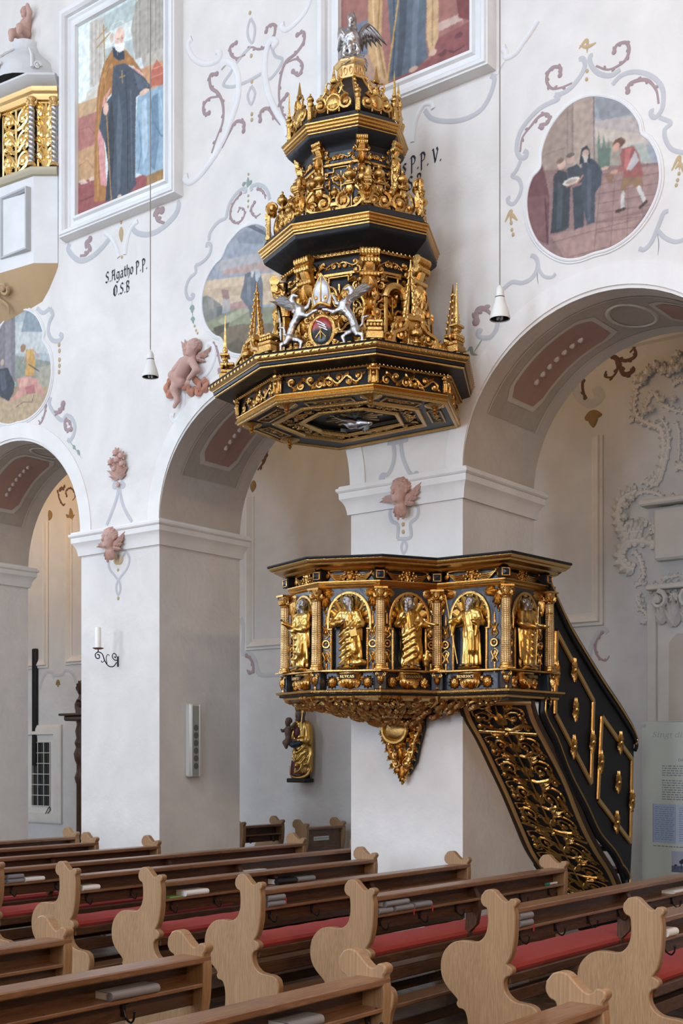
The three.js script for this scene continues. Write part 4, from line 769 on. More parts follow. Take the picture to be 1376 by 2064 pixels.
function saint(name, label, pos, turn, o, group) {              // half-metre carved saint; base centre at the origin, facing +z
  const g = thing(name, label, 'statue', pos, turn, group), ph = o.phase ?? 0;
  const shR = [-0.058, 0.392, 0], shL = [0.058, 0.392, 0];
  const robe = (x, y, z) => {
    const bend = 0.012 * sin(y * 7 + ph), X = x - bend, a = atan2(X, z), low = smooth(0.34, 0.16, y);
    let d = cap(X, y, z, [0, 0.25, 0], [0, 0.375, 0], 0.058, 0.054);
    d = smin(d, cap(X, y, z, [-0.04, 0.385, 0], [0.04, 0.385, 0], 0.03, 0.03), 0.03);
    d = smin(d, cap(X, y, z * 1.15, [0, 0.25, 0], [0, 0.03, 0], 0.06, o.straight ? 0.075 : 0.07), 0.03);
    d = smin(d, cap(X, y, z, [0.02, 0.24, 0.02], [0.035, 0.12, 0.045], 0.045, 0.034), 0.02);     // forward knee
    const fold = o.straight ? sin(a * 13 + 0.6 * sin(y * 20)) : 0.7 * sin(a * 8 + y * 14 + ph) + 0.5 * sin(a * 13 - y * 22 + 2 * ph);
    d -= (0.0055 + (o.straight ? 0.002 : 0.001)) * fold * low + 0.0025 * sin(a * 16 + y * 30) * (1 - low);
    for (const [sh, el, wr] of [[shR, o.elR, o.haR], [shL, o.elL, o.haL]]) {
      d = smin(d, cap(x, y, z, sh, el, 0.031, 0.026), 0.015); d = smin(d, cap(x, y, z, el, wr, 0.025, o.sleeve ?? 0.017) - 0.003 * sin(y * 120 + x * 90), 0.012);
      if (o.wide) d = smin(d, cap(x, y, z, [lerp(el[0], wr[0], 0.5), lerp(el[1], wr[1], 0.5), lerp(el[2], wr[2], 0.5)], [wr[0] * 1.02, wr[1] - 0.1, wr[2] - 0.01], 0.022, 0.012) - 0.004 * sin(x * 160), 0.015);
    }
    if (!o.straight) {                                          // mantle thrown across the body in rolls
      for (let k = 0; k < 5; k++) { const e = o.side, y0 = 0.355 - k * 0.052; d = smin(d, cap(x, y, z, [e * 0.07, y0, 0.022], [e * 0.01, y0 - 0.075, 0.07], 0.012, 0.009), 0.022); d = smin(d, cap(x, y, z, [e * 0.01, y0 - 0.075, 0.07], [-e * 0.062, y0 - 0.125, 0.034], 0.009, 0.012), 0.022); }
      d = smin(d, cap(x, y, z, [o.side * 0.075, 0.33, 0.0], [o.side * 0.085, 0.07, 0.015], 0.024, 0.02) - 0.004 * sin(a * 14 + y * 20), 0.015);
    } else d = smin(d, cap(x, y, z, [-0.03, 0.41, 0.01], [0.03, 0.41, 0.01], 0.022, 0.022), 0.01);
    d = max(d, 0.008 - y + 0.004 * sin(a * 9)); d = max(d, y - 0.425);
    return d;
  };
  meshOf(nets(robe, [-0.17, -0.006, -0.11], [0.17, 0.44, 0.14], 0.0062), 'robe', M.statueGold, g);
  const h = meshOf(headGeo(o), 'head', M.oldSilver, g); h.position.set(o.headX ?? 0, 0.425, 0.01); h.scale.setScalar(1.12);
  const b = new B(); hand(b, o.haR, o.dirR ?? [-0.3, 0.6, 0.6]); b.mesh('hand', M.oldSilver, g); const c = new B(); hand(c, o.haL, o.dirL ?? [0.5, 0.1, 0.8], 1, [0, 1, 0]); c.mesh('hand', M.oldSilver, g);
  for (const e of [-1, 1]) new B().sweep(curve([[e * 0.03, 0.012, 0.03], [e * 0.035, 0.014, 0.065], [e * 0.042, 0.006, 0.09]], 4), [0.013, 0.014, 0.014, 0.014, 0.014, 0.013, 0.012, 0.011, 0.006], { seg: 8, flat: 0.7, up: [0, 1, 0] }).mesh('foot', M.oldSilver, g);
  const k = new B(); k.lathe([[0.001, -0.018], [0.088, -0.018], [0.092, -0.01], [0.085, -0.002], [0.06, 0.008], [0.001, 0.014]], 0, 0, 0.005, 20); k.mesh('base', M.statueGold, g);
  return g;
}
function creature(chains, { k = 0.012, detail = null, lo, hi, cell }) {   // smooth body out of tapering chains [[x,y,z,r], ...]
  return nets((x, y, z) => { let d = 9; for (const c of chains) for (let i = 0; i + 1 < c.length; i++) d = smin(d, cap(x, y, z, c[i], c[i + 1], c[i][3], c[i + 1][3]), k); return detail ? detail(x, y, z, d) : d; }, lo, hi, cell);
}
function wing(b, root, tip, n, len, wid, sag) {                 // overlapping feathers fanned from root towards tip
  for (let row = 0; row < 3; row++) for (let i = 0; i < n; i++) { const t = i / (n - 1), x = lerp(root[0], tip[0], t * (1 - row * 0.25)), y = lerp(root[1], tip[1], t * (1 - row * 0.25)) + 0.15 * len * sin(PI * t), a = sag + (t - 0.5) * 0.9; b.at(0, 0, root[2] + row * wid * 0.25); leaf(b, x, y, a, len * (1 - row * 0.28) * (0.7 + 0.3 * t), wid, 0.35, 0.1); b.pop(); }
  b.sweep(curve([[...root], [lerp(root[0], tip[0], 0.5), lerp(root[1], tip[1], 0.5) + 0.12 * len, root[2] + wid * 0.3], [tip[0], tip[1], root[2]]], 6), (t) => wid * lerp(0.6, 0.25, t), { seg: 6 });
}
function puttoGeo(parts, lo, hi, cell, s = 1) { return creature(parts, { k: 0.02 * s, lo, hi, cell }); }

// ---------- the pulpit basket ----------
const PLAN = [[-6.44, 0.02], [-6.5, 0.40], [-6.27, 0.91], [-5.74, 1.09], [-5.22, 0.85], [-5.01, 0.46], [-4.41, 0.41], [-4.35, -0.38]];
const FACE = (i, o) => { const q = offset(PLAN, o), a = q[i], b = q[i + 1], dx = b[0] - a[0], dz = b[1] - a[1]; return { x: (a[0] + b[0]) / 2, z: (a[1] + b[1]) / 2, L: Math.hypot(dx, dz), turn: atan2(-dz, dx) }; };
const pulpit = thing('pulpit', 'black and gilded baroque pulpit basket with saints in shell niches, on the middle pier', 'pulpit');
{ const b = new B(); b.mould(PLAN, [[-0.28, 2.06], [-0.21, 2.06], [-0.21, 3.03], [-0.28, 3.03]]); b.mesh('body', M.blueBlack, pulpit, 0.3);
  new B().mould(PLAN, [[-0.17, 3.083], [0, 3.086], [0.004, 3.094], [0, 3.104], [-0.03, 3.108], [-0.28, 3.108], [-0.28, 3.083]]).mesh('top_plate', M.black, pulpit, 0.5);
  new B().mould(PLAN, [[-0.2, 3.012], [-0.15, 3.014], [-0.13, 3.02], [-0.115, 3.034], [-0.11, 3.04], [-0.06, 3.046], [-0.045, 3.05], [-0.04, 3.062], [-0.018, 3.066], [-0.01, 3.076], [-0.008, 3.085]]).mesh('cornice', M.gold, pulpit, 0.5);
  const pe = new B(), q = offset(PLAN, -0.026); for (let i = 1; i + 1 < q.length; i++) { const [a, c] = [q[i], q[i + 1]], n = Math.round(Math.hypot(c[0] - a[0], c[1] - a[1]) / 0.019); for (let k = 0; k < n; k++) pe.ball(lerp(a[0], c[0], (k + 0.5) / n), 3.072, lerp(a[1], c[1], (k + 0.5) / n), 0.0095, 1, 1, 1, 6); } pe.mesh('bead_string', M.gold, pulpit);
  new B().mould(PLAN, [[-0.21, 2.884], [-0.165, 2.884], [-0.16, 2.892], [-0.165, 2.9], [-0.15, 2.904], [-0.143, 2.915], [-0.15, 2.928], [-0.14, 2.932], [-0.14, 2.938], [-0.21, 2.94]]).mesh('architrave', M.gold, pulpit, 0.5);
  new B().mould(PLAN, [[-0.21, 2.262], [-0.11, 2.264], [-0.1, 2.27], [-0.1, 2.28], [-0.12, 2.284], [-0.21, 2.286]]).mesh('ledge', M.gold, pulpit, 0.5);
  new B().mould(PLAN, [[-0.21, 2.135], [-0.175, 2.14], [-0.175, 2.262], [-0.21, 2.264]]).mesh('pedestal_zone', M.blueBlack, pulpit, 0.3);
  new B().mould(PLAN, [[-0.28, 2.052], [-0.17, 2.055], [-0.15, 2.066], [-0.115, 2.075], [-0.112, 2.088], [-0.09, 2.093], [-0.085, 2.108], [-0.06, 2.116], [-0.058, 2.13], [-0.08, 2.136], [-0.2, 2.142]]).mesh('base_moulding', M.gold, pulpit, 0.5);
  new B().mould(PLAN, [[-0.116, 2.089], [-0.086, 2.093], [-0.082, 2.106], [-0.1, 2.109]]).mesh('base_fillet', M.black, pulpit, 0.5);
}
const dotBump = noiseTex(128, 128, (u, v) => { const x = (u * 12) % 1 - 0.5, y = (v * 12) % 1 - 0.5; return clamp(1 - 2.2 * (x * x + y * y) * 2); }, [6, 6], false);
M.shaft = std({ color: lin(0.86, 0.60, 0.28), metalness: 1, roughness: 0.42, bumpMap: dotBump, bumpScale: 0.006 });
const q110 = offset(PLAN, -0.125);
for (let i = 2; i < 8; i++) {                                   // columns with capital, shaft, base, pedestal bracket and diamond block
  let [x, z] = q110[i], turn = (FACE(i - 1, 0).turn + FACE(min(i, 6), 0).turn) / 2;
  if (i === 7) { z += 0.13; turn = FACE(6, 0).turn; } if (i === 2) { const f = FACE(2, 0); turn = f.turn; }
  const c = new THREE.Group(); c.name = 'column'; c.position.set(x, 0, z); c.rotation.y = turn; pulpit.add(c);
  const sh = new B(); const prof = []; for (let k = 0; k <= 60; k++) { const t = k / 60; prof.push([lerp(0.037, 0.031, t) + 0.0014 * (k % 2), lerp(2.322, 2.79, t)]); } sh.lathe(prof, 0, 0, 0, 20); sh.mesh('shaft', M.shaft, c, 0.2);
  const ba = new B(); ba.lathe([[0.05, 2.286], [0.05, 2.296], [0.047, 2.304], [0.042, 2.308], [0.043, 2.316], [0.039, 2.324], [0.036, 2.326]], 0, 0, 0, 20); ba.box(0, 2.283, 0, 0.11, 0.008, 0.11); ba.mesh('column_base', M.gold, c);
  const ca = new B(); ca.lathe([[0.034, 2.788], [0.038, 2.792], [0.033, 2.798], [0.034, 2.83], [0.045, 2.868]], 0, 0, 0, 16); ca.box(0, 2.876, 0, 0.1, 0.014, 0.1);
  for (let k = 0; k < 8; k++) { ca.at(0, 2.8, 0, k * PI / 4); ca.at(0, 0, 0.032, 0, 1, 0.25); acanthus(ca, 0, 0, PI / 2, 0.045, 0.03, 3); ca.pop(); ca.pop(); } for (let k = 0; k < 4; k++) { ca.at(0, 2.86, 0, PI / 4 + k * PI / 2); ca.at(0, 0, 0.052); volute(ca, 0, 0, 0.014, 0, 1, 0.004); ca.pop(); ca.pop(); } ca.mesh('capital', M.gold, c);
  const pd = new B(); pd.bevel(0, 2.2, -0.03, 0.085, 0.125, 0.09, 0.004); pd.mesh('pedestal', M.blueBlack, c);
  const br = new B(); br.at(0, 2.16, 0.02); acanthus(br, 0, 0.075, -PI / 2, 0.075, 0.08, 5); volute(br, -0.022, 0.085, 0.016, PI / 2, 1, 0.005); volute(br, 0.022, 0.085, 0.016, PI / 2, -1, 0.005); leaf(br, 0, 0, -PI / 2, 0.03, 0.02); br.pop(); br.mesh('bracket', M.gold, c);
  const bl = new B(); bl.bevel(0, 2.978, -0.035, 0.08, 0.072, 0.07, 0.004); bl.mesh('block', M.black, c);
  const dm = new B(); dm.at(0, 2.978, 0); frame(dm, 0.062, 0.058, 0.007, 0.006); dm.pop(); dm.mesh('block_frame', M.gold, c); const di = new B(), P = [[-0.022, -0.02], [0.022, -0.02], [0.022, 0.02], [-0.022, 0.02]]; for (let k = 0; k < 4; k++) di.tri([P[k][0], 2.978 + P[k][1], 0.001], [P[(k + 1) % 4][0], 2.978 + P[(k + 1) % 4][1], 0.001], [0, 2.978, 0.018]); di.mesh('diamond', M.blueBlack, c, 0.1);
}
function garland(b, w, h) {
  rosette(b, 0, 0, h * 0.55, 8, 0.35); const r = lcg(3); for (let i = 0; i < 22; i++) { const a = i * 2.4, q = h * 0.16 * sqrt(i); b.ball(cos(a) * q, sin(a) * q * 0.7, h * 0.12, h * (0.08 + 0.05 * r()), 1, 1, 0.9, 6); }
  for (const m of [-1, 1]) { for (let k = 0; k < 4; k++) { const t = k / 3; b.sweep(curve([[m * h * 0.4, -h * 0.15 + k * h * 0.09, 0.004], [m * w * 0.28, -h * 0.3 + k * h * 0.13, 0.006], [m * w * 0.42, h * 0.25, 0.006]], 5), h * 0.06, { seg: 5 }); } for (let k = 0; k < 4; k++) leaf(b, m * w * 0.43, h * 0.28, m > 0 ? -1.3 + k * 0.22 : PI + 1.3 - k * 0.22, h * 0.6, h * 0.22); b.ball(m * w * 0.43, h * 0.3, 0.006, h * 0.12); }
}
function lionMask(b, r) { b.ball(0, 0, 0, r, 1, 1, 0.6, 10); for (let i = 0; i < 12; i++) leaf(b, cos(i * PI / 6) * r * 0.5, sin(i * PI / 6) * r * 0.5, i * PI / 6, r * 0.85, r * 0.5, 0.5, 0.5); b.ball(0, -r * 0.25, r * 0.6, r * 0.36); b.ball(0, -r * 0.05, r * 0.72, r * 0.16); for (const m of [-1, 1]) { b.ball(m * r * 0.32, r * 0.22, r * 0.55, r * 0.15); b.ball(m * r * 0.25, -r * 0.3, r * 0.62, r * 0.22); } b.ball(0, -r * 0.55, r * 0.5, r * 0.16); }
const { FontLoader } = await import('three/addons/loaders/FontLoader.js'), { TextGeometry } = await import('three/addons/geometries/TextGeometry.js');
const serif = await new FontLoader().loadAsync('fonts/droid/droid_serif_bold.typeface.json'), sans = await new FontLoader().loadAsync('fonts/droid/droid_sans_regular.typeface.json');
const text = (s, size, depth = 0.002, font = serif) => { const g = new TextGeometry(s, { font, size, depth, curveSegments: 3, bevelEnabled: false }); g.computeBoundingBox(); const c = g.boundingBox; g.translate(-(c.min.x + c.max.x) / 2, -(c.min.y + c.max.y) / 2, 0); return g; };
[['OIMVD', 2], ['SLVCAS', 3], ['SIOANNES', 4], ['BENEDICT', 5], ['SATVRN', 6]].forEach(([word, i]) => {
  const f = FACE(i, -0.16), p = new THREE.Group(); p.name = 'niche'; p.position.set(f.x, 0, f.z); p.rotation.y = f.turn; pulpit.add(p);
  let W = f.L - 0.02; if (i === 6) { W = f.L - 0.14; p.position.x += sin(f.turn) * 0 + cos(f.turn) * -0.07; p.position.z += sin(f.turn) * 0.07; }
  const r = min(0.135, W * 0.34), yc = 2.66, ch = [];           // niche plate with arched opening
  const sh = new THREE.Shape([[-W / 2, 2.286], [W / 2, 2.286], [W / 2, 2.884], [-W / 2, 2.884]].map(([x, y]) => new THREE.Vector2(x, y))), ho = new THREE.Path(); ho.moveTo(-r, 2.287); ho.lineTo(-r, yc); for (let k = 1; k <= 24; k++) { const t = PI - PI * k / 24; ho.lineTo(r * cos(t), yc + r * 1.25 * sin(t)); } ho.lineTo(r, 2.287); sh.holes.push(ho);
  new B().geo(new THREE.ExtrudeGeometry(sh, { depth: 0.05, bevelEnabled: false }), new THREE.Matrix4().makeTranslation(0, 0, -0.05)).mesh('niche_plate', M.blueBlack, p, 0.3);
  // fluted shell
  const rows = []; for (let k = 0; k <= 88; k++) { const t = -0.25 + (PI + 0.5) * k / 88, fl = abs(sin((t + 0.25) / (PI + 0.5) * PI * 9)); const row = []; for (let j = 0; j <= 10; j++) { const q = j / 10, rr = (r - 0.004 + 0.02 * fl * q) * q; row.push([-rr * cos(t), yc - 0.045 + rr * sin(t) * 1.3 + 0.03 * q, -0.034 + 0.03 * q * q + 0.02 * fl * q]); } rows.push(row); } const se = new B(); se.grid(rows); se.ball(0, yc - 0.05, -0.02, 0.02); se.mesh('shell', M.statueGold, p);
  // arch moulding and stepped jamb frame
  const am = new B(), ring = []; for (let k = 0; k <= 28; k++) { const t = PI - PI * k / 28; ring.push([(r + 0.022) * cos(t), yc + (r * 1.25 + 0.022) * sin(t), 0.006]); } am.sweep(ring, 0.014, { seg: 8, flat: 0.9 }); for (let k = 0; k <= 11; k++) { const t = PI - PI * (k + 0.0) / 11; am.ball((r + 0.006) * cos(t), yc + (r * 1.25 + 0.006) * sin(t), 0.006, 0.011, 1, 1, 0.7, 6); }
  for (const m of [-1, 1]) { am.bevel(m * (r + 0.024), 2.63, 0.006, 0.02, 0.1, 0.022, 0.004); am.bevel(m * (r + 0.012), 2.585, 0.006, 0.042, 0.016, 0.022, 0.004); am.bevel(m * (r + 0.002), 2.43, 0.006, 0.018, 0.3, 0.022, 0.004); for (let k = 0; k < 22; k++) am.ball(m * (r + 0.002), 2.29 + k * 0.0135, 0.017, 0.005, 1, 1, 0.8, 5); }
  am.mesh('niche_frame', M.gold, p);
  const or = new B();                                           // spandrel leaves and side ornament
  for (const m of [-1, 1]) {
    const u = m * (W / 2 - 0.035), v = m * (r + (W / 2 - r) * 0.5);
    acanthus(or, m * r * 0.9, 2.855, m > 0 ? -0.1 : PI + 0.1, 0.13, 0.08, 4); acanthus(or, u, 2.85, -PI / 2, 0.15, 0.085, 5); rosette(or, u, 2.835, 0.038, 6); leaf(or, u, 2.75, -PI / 2, 0.05, 0.03); or.ball(u, 2.705, 0.005, 0.009);
    for (const [y, s] of [[2.575, 1], [2.375, -1]]) { for (const e of [-1, 1]) stem(or, curve([[v + e * 0.026, y + 0.036 * s], [v + e * 0.011, y + 0.005 * s], [v + e * 0.027, y - 0.035 * s], [v, y - 0.058 * s]], 4), 0.0075); leaf(or, v, y - 0.04 * s, s * PI / 2, 0.085, 0.036); or.ball(v, y - 0.014 * s, 0.008, 0.013); }
    or.sweep(Array.from({ length: 13 }, (_, k) => [v + 0.026 * cos(k * PI / 6), 2.475 + 0.026 * sin(k * PI / 6), 0.008]), 0.009, { seg: 6 }); or.ball(v, 2.475, 0.006, 0.011);
    for (const s of [1, -1]) for (let k = 0; k < 6; k++) or.ball(v, 2.475 + s * (0.15 + k * 0.013), 0.006, 0.0115 - k * 0.001, 1, 1, 0.8, 6);
  }
  or.mesh('niche_ornament', M.gold, p);
  const ga = new B(); ga.at(0, 2.979, -0.03); garland(ga, f.L * 0.84, 0.1); ga.pop(); ga.mesh('garland', M.gold, p);
  const lm = new B(); for (const m of [-1, 1]) { lm.at(m * min(0.135, W * 0.34), 2.197, -0.005); lionMask(lm, 0.036); for (let k = 0; k < 5; k++) leaf(lm, 0, 0, -PI / 2 + (k - 2) * 0.5, 0.055, 0.03); lm.pop(); } lm.mesh('lion_masks', M.gold, p);
  const co = new B(); co.at(0, 0, -0.012); co.at(0, 0, 0, 0, [1, 1, 0.75]); co.lathe([[0.001, 2.142], [0.035, 2.15], [0.06, 2.172], [0.078, 2.205], [0.088, 2.235], [0.098, 2.25], [0.1, 2.262]], 0, 0, 0, 24, -PI / 2, PI / 2); for (let k = -4; k <= 4; k++) { co.at(0, 0, 0, k * 0.3); co.at(0, 2.21, 0.08, 0, 1, 0.55); acanthus(co, 0, 0, -PI / 2, 0.06, 0.04, 3); co.pop(); co.pop(); } for (const m of [-1, 1]) { volute(co, m * 0.085, 2.225, 0.022, PI / 2, m, 0.007); } co.pop(); co.pop(); co.mesh('plaque_corbel', M.gold, p);
  const pl = new B(); pl.bevel(0, 2.23, 0.072, 0.13, 0.03, 0.012, 0.004); const plm = pl.mesh('name_plaque', M.black, p); new B().geo(text(word, 0.0195), new THREE.Matrix4().makeTranslation(0, 2.23, 0.078)).mesh('lettering', M.gold, plm);
});
{ // carved underside: bowl of foliage drawn in towards the corbel
  const ring = (k) => offset(PLAN, -0.17).slice(1, 7).map(([x, z]) => [lerp(x, -5.62, k), lerp(z, 0.14, k)]), rows = [], lev = [[0, 2.055], [0.12, 2.05], [0.3, 2.02], [0.5, 1.985], [0.68, 1.945], [0.82, 1.9]];
  for (const [k, y] of lev) { const q = ring(k), row = []; for (let i = 0; i + 1 < q.length; i++) for (let j = 0; j < 8; j++) row.push([lerp(q[i][0], q[i + 1][0], j / 8), y, lerp(q[i][1], q[i + 1][1], j / 8)]); row.push([q[5][0], y, q[5][1]]); rows.push(row); }
  new B().grid(rows.reverse()).mesh('underside', M.black, pulpit);
  const b = new B(), r = lcg(9);
  for (let l = 0; l < 5; l++) { const k = [0.04, 0.18, 0.36, 0.55, 0.72][l], q = ring(k), y = [2.055, 2.045, 2.01, 1.975, 1.935][l]; for (let i = 0; i < 5; i++) { const n = [7, 6, 5, 4, 3][l]; for (let j = 0; j < n; j++) { const t = (j + 0.5 * (l % 2) + 0.25) / n, x = lerp(q[i][0], q[i + 1][0], t), z = lerp(q[i][1], q[i + 1][1], t), a = atan2(x + 5.62, z - 0.14); b.at(x, y, z, a + (r() - 0.5) * 0.5, 1, 1.15); if (r() < 0.5) acanthus(b, 0, 0, -PI / 2, 0.11, 0.1, 5); else { volute(b, 0.02, -0.03, 0.042, PI / 2, r() < 0.5 ? 1 : -1, 0.012); acanthus(b, 0, 0.02, PI / 2, 0.09, 0.07, 3); } b.ball((r() - 0.5) * 0.08, -0.03, 0.01, 0.015); b.pop(); } } }
  b.mesh('underside_foliage', M.oldGold, pulpit);
}
{ const g = new THREE.Group(); g.name = 'corbel'; g.position.set(-5.6, 0, 0.0); pulpit.add(g);   // cartouche corbel on the pier
  const b = new B(); b.slab([[-0.24, 1.97], [0.2, 1.97], [0.19, 1.85], [0.15, 1.72], [0.12, 1.6], [0.05, 1.5], [-0.03, 1.5], [-0.08, 1.62], [-0.14, 1.75], [-0.22, 1.88]], 0.002, 0.07, 0.015); b.mesh('corbel_ground', M.black, g);
  const o = new B(), e = lcg(41); o.at(0, 0, 0.07);
  const ov = Array.from({ length: 25 }, (_, k) => { const a = k * PI / 12; return [-0.05 + 0.115 * cos(a), 1.855 + 0.1 * sin(a), 0.03]; }); o.sweep(ov, 0.018, { seg: 6 });
  for (let k = 0; k < 16; k++) { const a = k * PI / 8; acanthus(o, -0.05 + 0.12 * cos(a), 1.855 + 0.105 * sin(a), a + 0.6, 0.065, 0.05, 3); }
  for (const m of [-1, 1]) { for (let k = 0; k < 6; k++) { const y = 1.94 - k * 0.066, x = m * (0.18 - k * 0.022) - 0.005; volute(o, x, y, 0.032, PI / 2, m, 0.011); acanthus(o, x, y - 0.02, m > 0 ? -0.8 : PI + 0.8, 0.065, 0.05, 3); acanthus(o, x * 0.6, y - 0.05, -PI / 2 + m * 0.4, 0.07, 0.05, 4); } stem(o, curve([[m * 0.17, 1.96], [m * 0.18, 1.86], [m * 0.13, 1.76], [m * 0.11, 1.66], [m * 0.06, 1.58]], 5), 0.018); volute(o, m * 0.05, 1.585, 0.038, PI / 2, m, 0.013); volute(o, m * 0.05, 1.66, 0.036, -PI / 2, m, 0.012); }
  acanthus(o, 0.0, 1.7, PI / 2, 0.1, 0.12, 5); acanthus(o, 0.0, 1.72, -PI / 2, 0.13, 0.13, 5); acanthus(o, 0.01, 1.575, -PI / 2, 0.15, 0.14, 7); leaf(o, 0.01, 1.5, -PI / 2, 0.08, 0.06); rosette(o, 0, 1.66, 0.035); o.pop(); o.mesh('corbel_foliage', M.gold, g);
  new B().ball(-0.05, 1.855, 0.08, 0.108, 1, 0.88, 0.4, 20).mesh('corbel_boss', M.oldGold, g);
}
// saints in the niches
const SAINTS = [
  [2, 'gilded saint with silver beard raising a hand, leftmost niche of the pulpit', { turn: -1.2, hair: 'curly', beard: 0.5, phase: 0.4, side: 1, elR: [-0.09, 0.31, 0.03], haR: [-0.105, 0.35, 0.11], dirR: [-0.2, 0.9, 0.3], elL: [0.08, 0.3, 0.03], haL: [0.0, 0.285, 0.095], dirL: [-0.9, 0, 0.3] }],
  [3, 'gilded bearded evangelist with pen and book, an ox at his feet', { turn: 0.7, hair: 'curly', beard: 0.9, phase: 1.2, side: 1, elR: [-0.115, 0.31, 0.03], haR: [-0.03, 0.325, 0.1], dirR: [0.8, 0.4, 0.3], elL: [0.1, 0.31, 0.03], haL: [0.045, 0.27, 0.1], dirL: [-0.8, -0.1, 0.4] }],
  [4, 'gilded beardless evangelist with long hair holding out a book, an eagle at his feet', { turn: 0.6, hair: 'long', beard: 0, phase: 2.1, side: 1, elR: [-0.1, 0.31, 0.02], haR: [-0.085, 0.36, 0.1], dirR: [-0.2, 0.9, 0.3], elL: [0.1, 0.32, 0.02], haL: [0.12, 0.3, 0.1], dirL: [0.6, 0, 0.7] }],
  [5, 'gilded abbot in a hooded habit with straight folds, holding a long staff', { turn: -0.35, hair: 'fringe', beard: 1.0, phase: 0.9, side: 1, straight: true, wide: true, sleeve: 0.022, elR: [-0.1, 0.33, 0.02], haR: [-0.12, 0.33, 0.08], dirR: [-0.5, 0.5, 0.5], elL: [0.1, 0.32, 0.02], haL: [0.075, 0.32, 0.09], dirL: [-0.2, 0.2, 0.9] }],
  [6, 'gilded balding saint with a cross staff, rightmost niche of the pulpit', { turn: 0.5, tilt: 0.12, hair: 'bald', beard: 0.25, phase: 3.0, side: -1, elR: [-0.095, 0.31, 0.03], haR: [-0.02, 0.285, 0.1], dirR: [0.8, 0.2, 0.4], elL: [0.1, 0.31, 0.03], haL: [0.11, 0.3, 0.1], dirL: [0.6, 0, 0.7] }]];
const figures = SAINTS.map(([i, label, o]) => { const f = FACE(i, -0.145), d = i === 6 ? -0.07 : 0; return saint('saint_statue', label, [f.x + cos(f.turn) * d, 2.304, f.z - sin(f.turn) * d], f.turn, o, 'saints on the pulpit'); });
{ const bookAt = (g, p, r) => { const b = new B(); b.at(p[0], p[1], p[2], r[0], 1, r[1], r[2]); b.bevel(0, 0, 0, 0.055, 0.07, 0.016, 0.003); b.pop(); b.mesh('book', M.statueGold, g); };
  bookAt(figures[1], [0.055, 0.245, 0.105], [0.2, -0.2, 0.2]); bookAt(figures[2], [0.135, 0.315, 0.13], [0.3, -1.3, 0.2]);
  new B().sweep([[-0.005, 0.33, 0.115], [0.012, 0.385, 0.11]], 0.003, { seg: 5 }).mesh('pen', M.oldSilver, figures[1]);
  new B().sweep([[-0.165, 0.53, 0.08], [-0.06, 0.02, 0.09]], 0.0042, { seg: 6 }).mesh('staff', M.statueGold, figures[3]);
  const cr = new B(); cr.sweep([[-0.03, 0.01, 0.11], [0.02, 0.44, 0.1]], 0.0045, { seg: 6 }); cr.sweep([[0.135, 0.27, 0.11], [0.15, 0.43, 0.11]], 0.005, { seg: 6 }); cr.sweep([[0.1, 0.395, 0.11], [0.19, 0.405, 0.11]], 0.005, { seg: 6 }); cr.mesh('cross', M.gold, figures[4]);
  meshOf(creature([[[0.055, 0.02, 0.06, 0.022], [0.1, 0.03, 0.06, 0.026], [0.125, 0.025, 0.05, 0.02]], [[0.055, 0.03, 0.065, 0.018], [0.045, 0.075, 0.075, 0.017], [0.04, 0.09, 0.09, 0.012], [0.04, 0.078, 0.108, 0.009]], [[0.05, 0.095, 0.07, 0.005], [0.07, 0.115, 0.07, 0.003]], [[0.03, 0.095, 0.07, 0.005], [0.012, 0.11, 0.07, 0.003]]], { k: 0.01, lo: [0, -0.01, 0], hi: [0.16, 0.13, 0.13], cell: 0.004 }), 'ox', M.statueGold, figures[1]);
  meshOf(creature([[[0.115, 0.02, 0.05, 0.018], [0.115, 0.06, 0.05, 0.024], [0.118, 0.095, 0.055, 0.015], [0.118, 0.118, 0.06, 0.012]], [[0.118, 0.118, 0.06, 0.01], [0.13, 0.112, 0.075, 0.004]], [[0.13, 0.085, 0.045, 0.013], [0.125, 0.01, 0.03, 0.006]], [[0.1, 0.085, 0.045, 0.013], [0.105, 0.01, 0.03, 0.006]]], { k: 0.008, lo: [0.07, -0.01, 0], hi: [0.16, 0.14, 0.1], cell: 0.0035 }), 'eagle', M.statueGold, figures[2]);
}

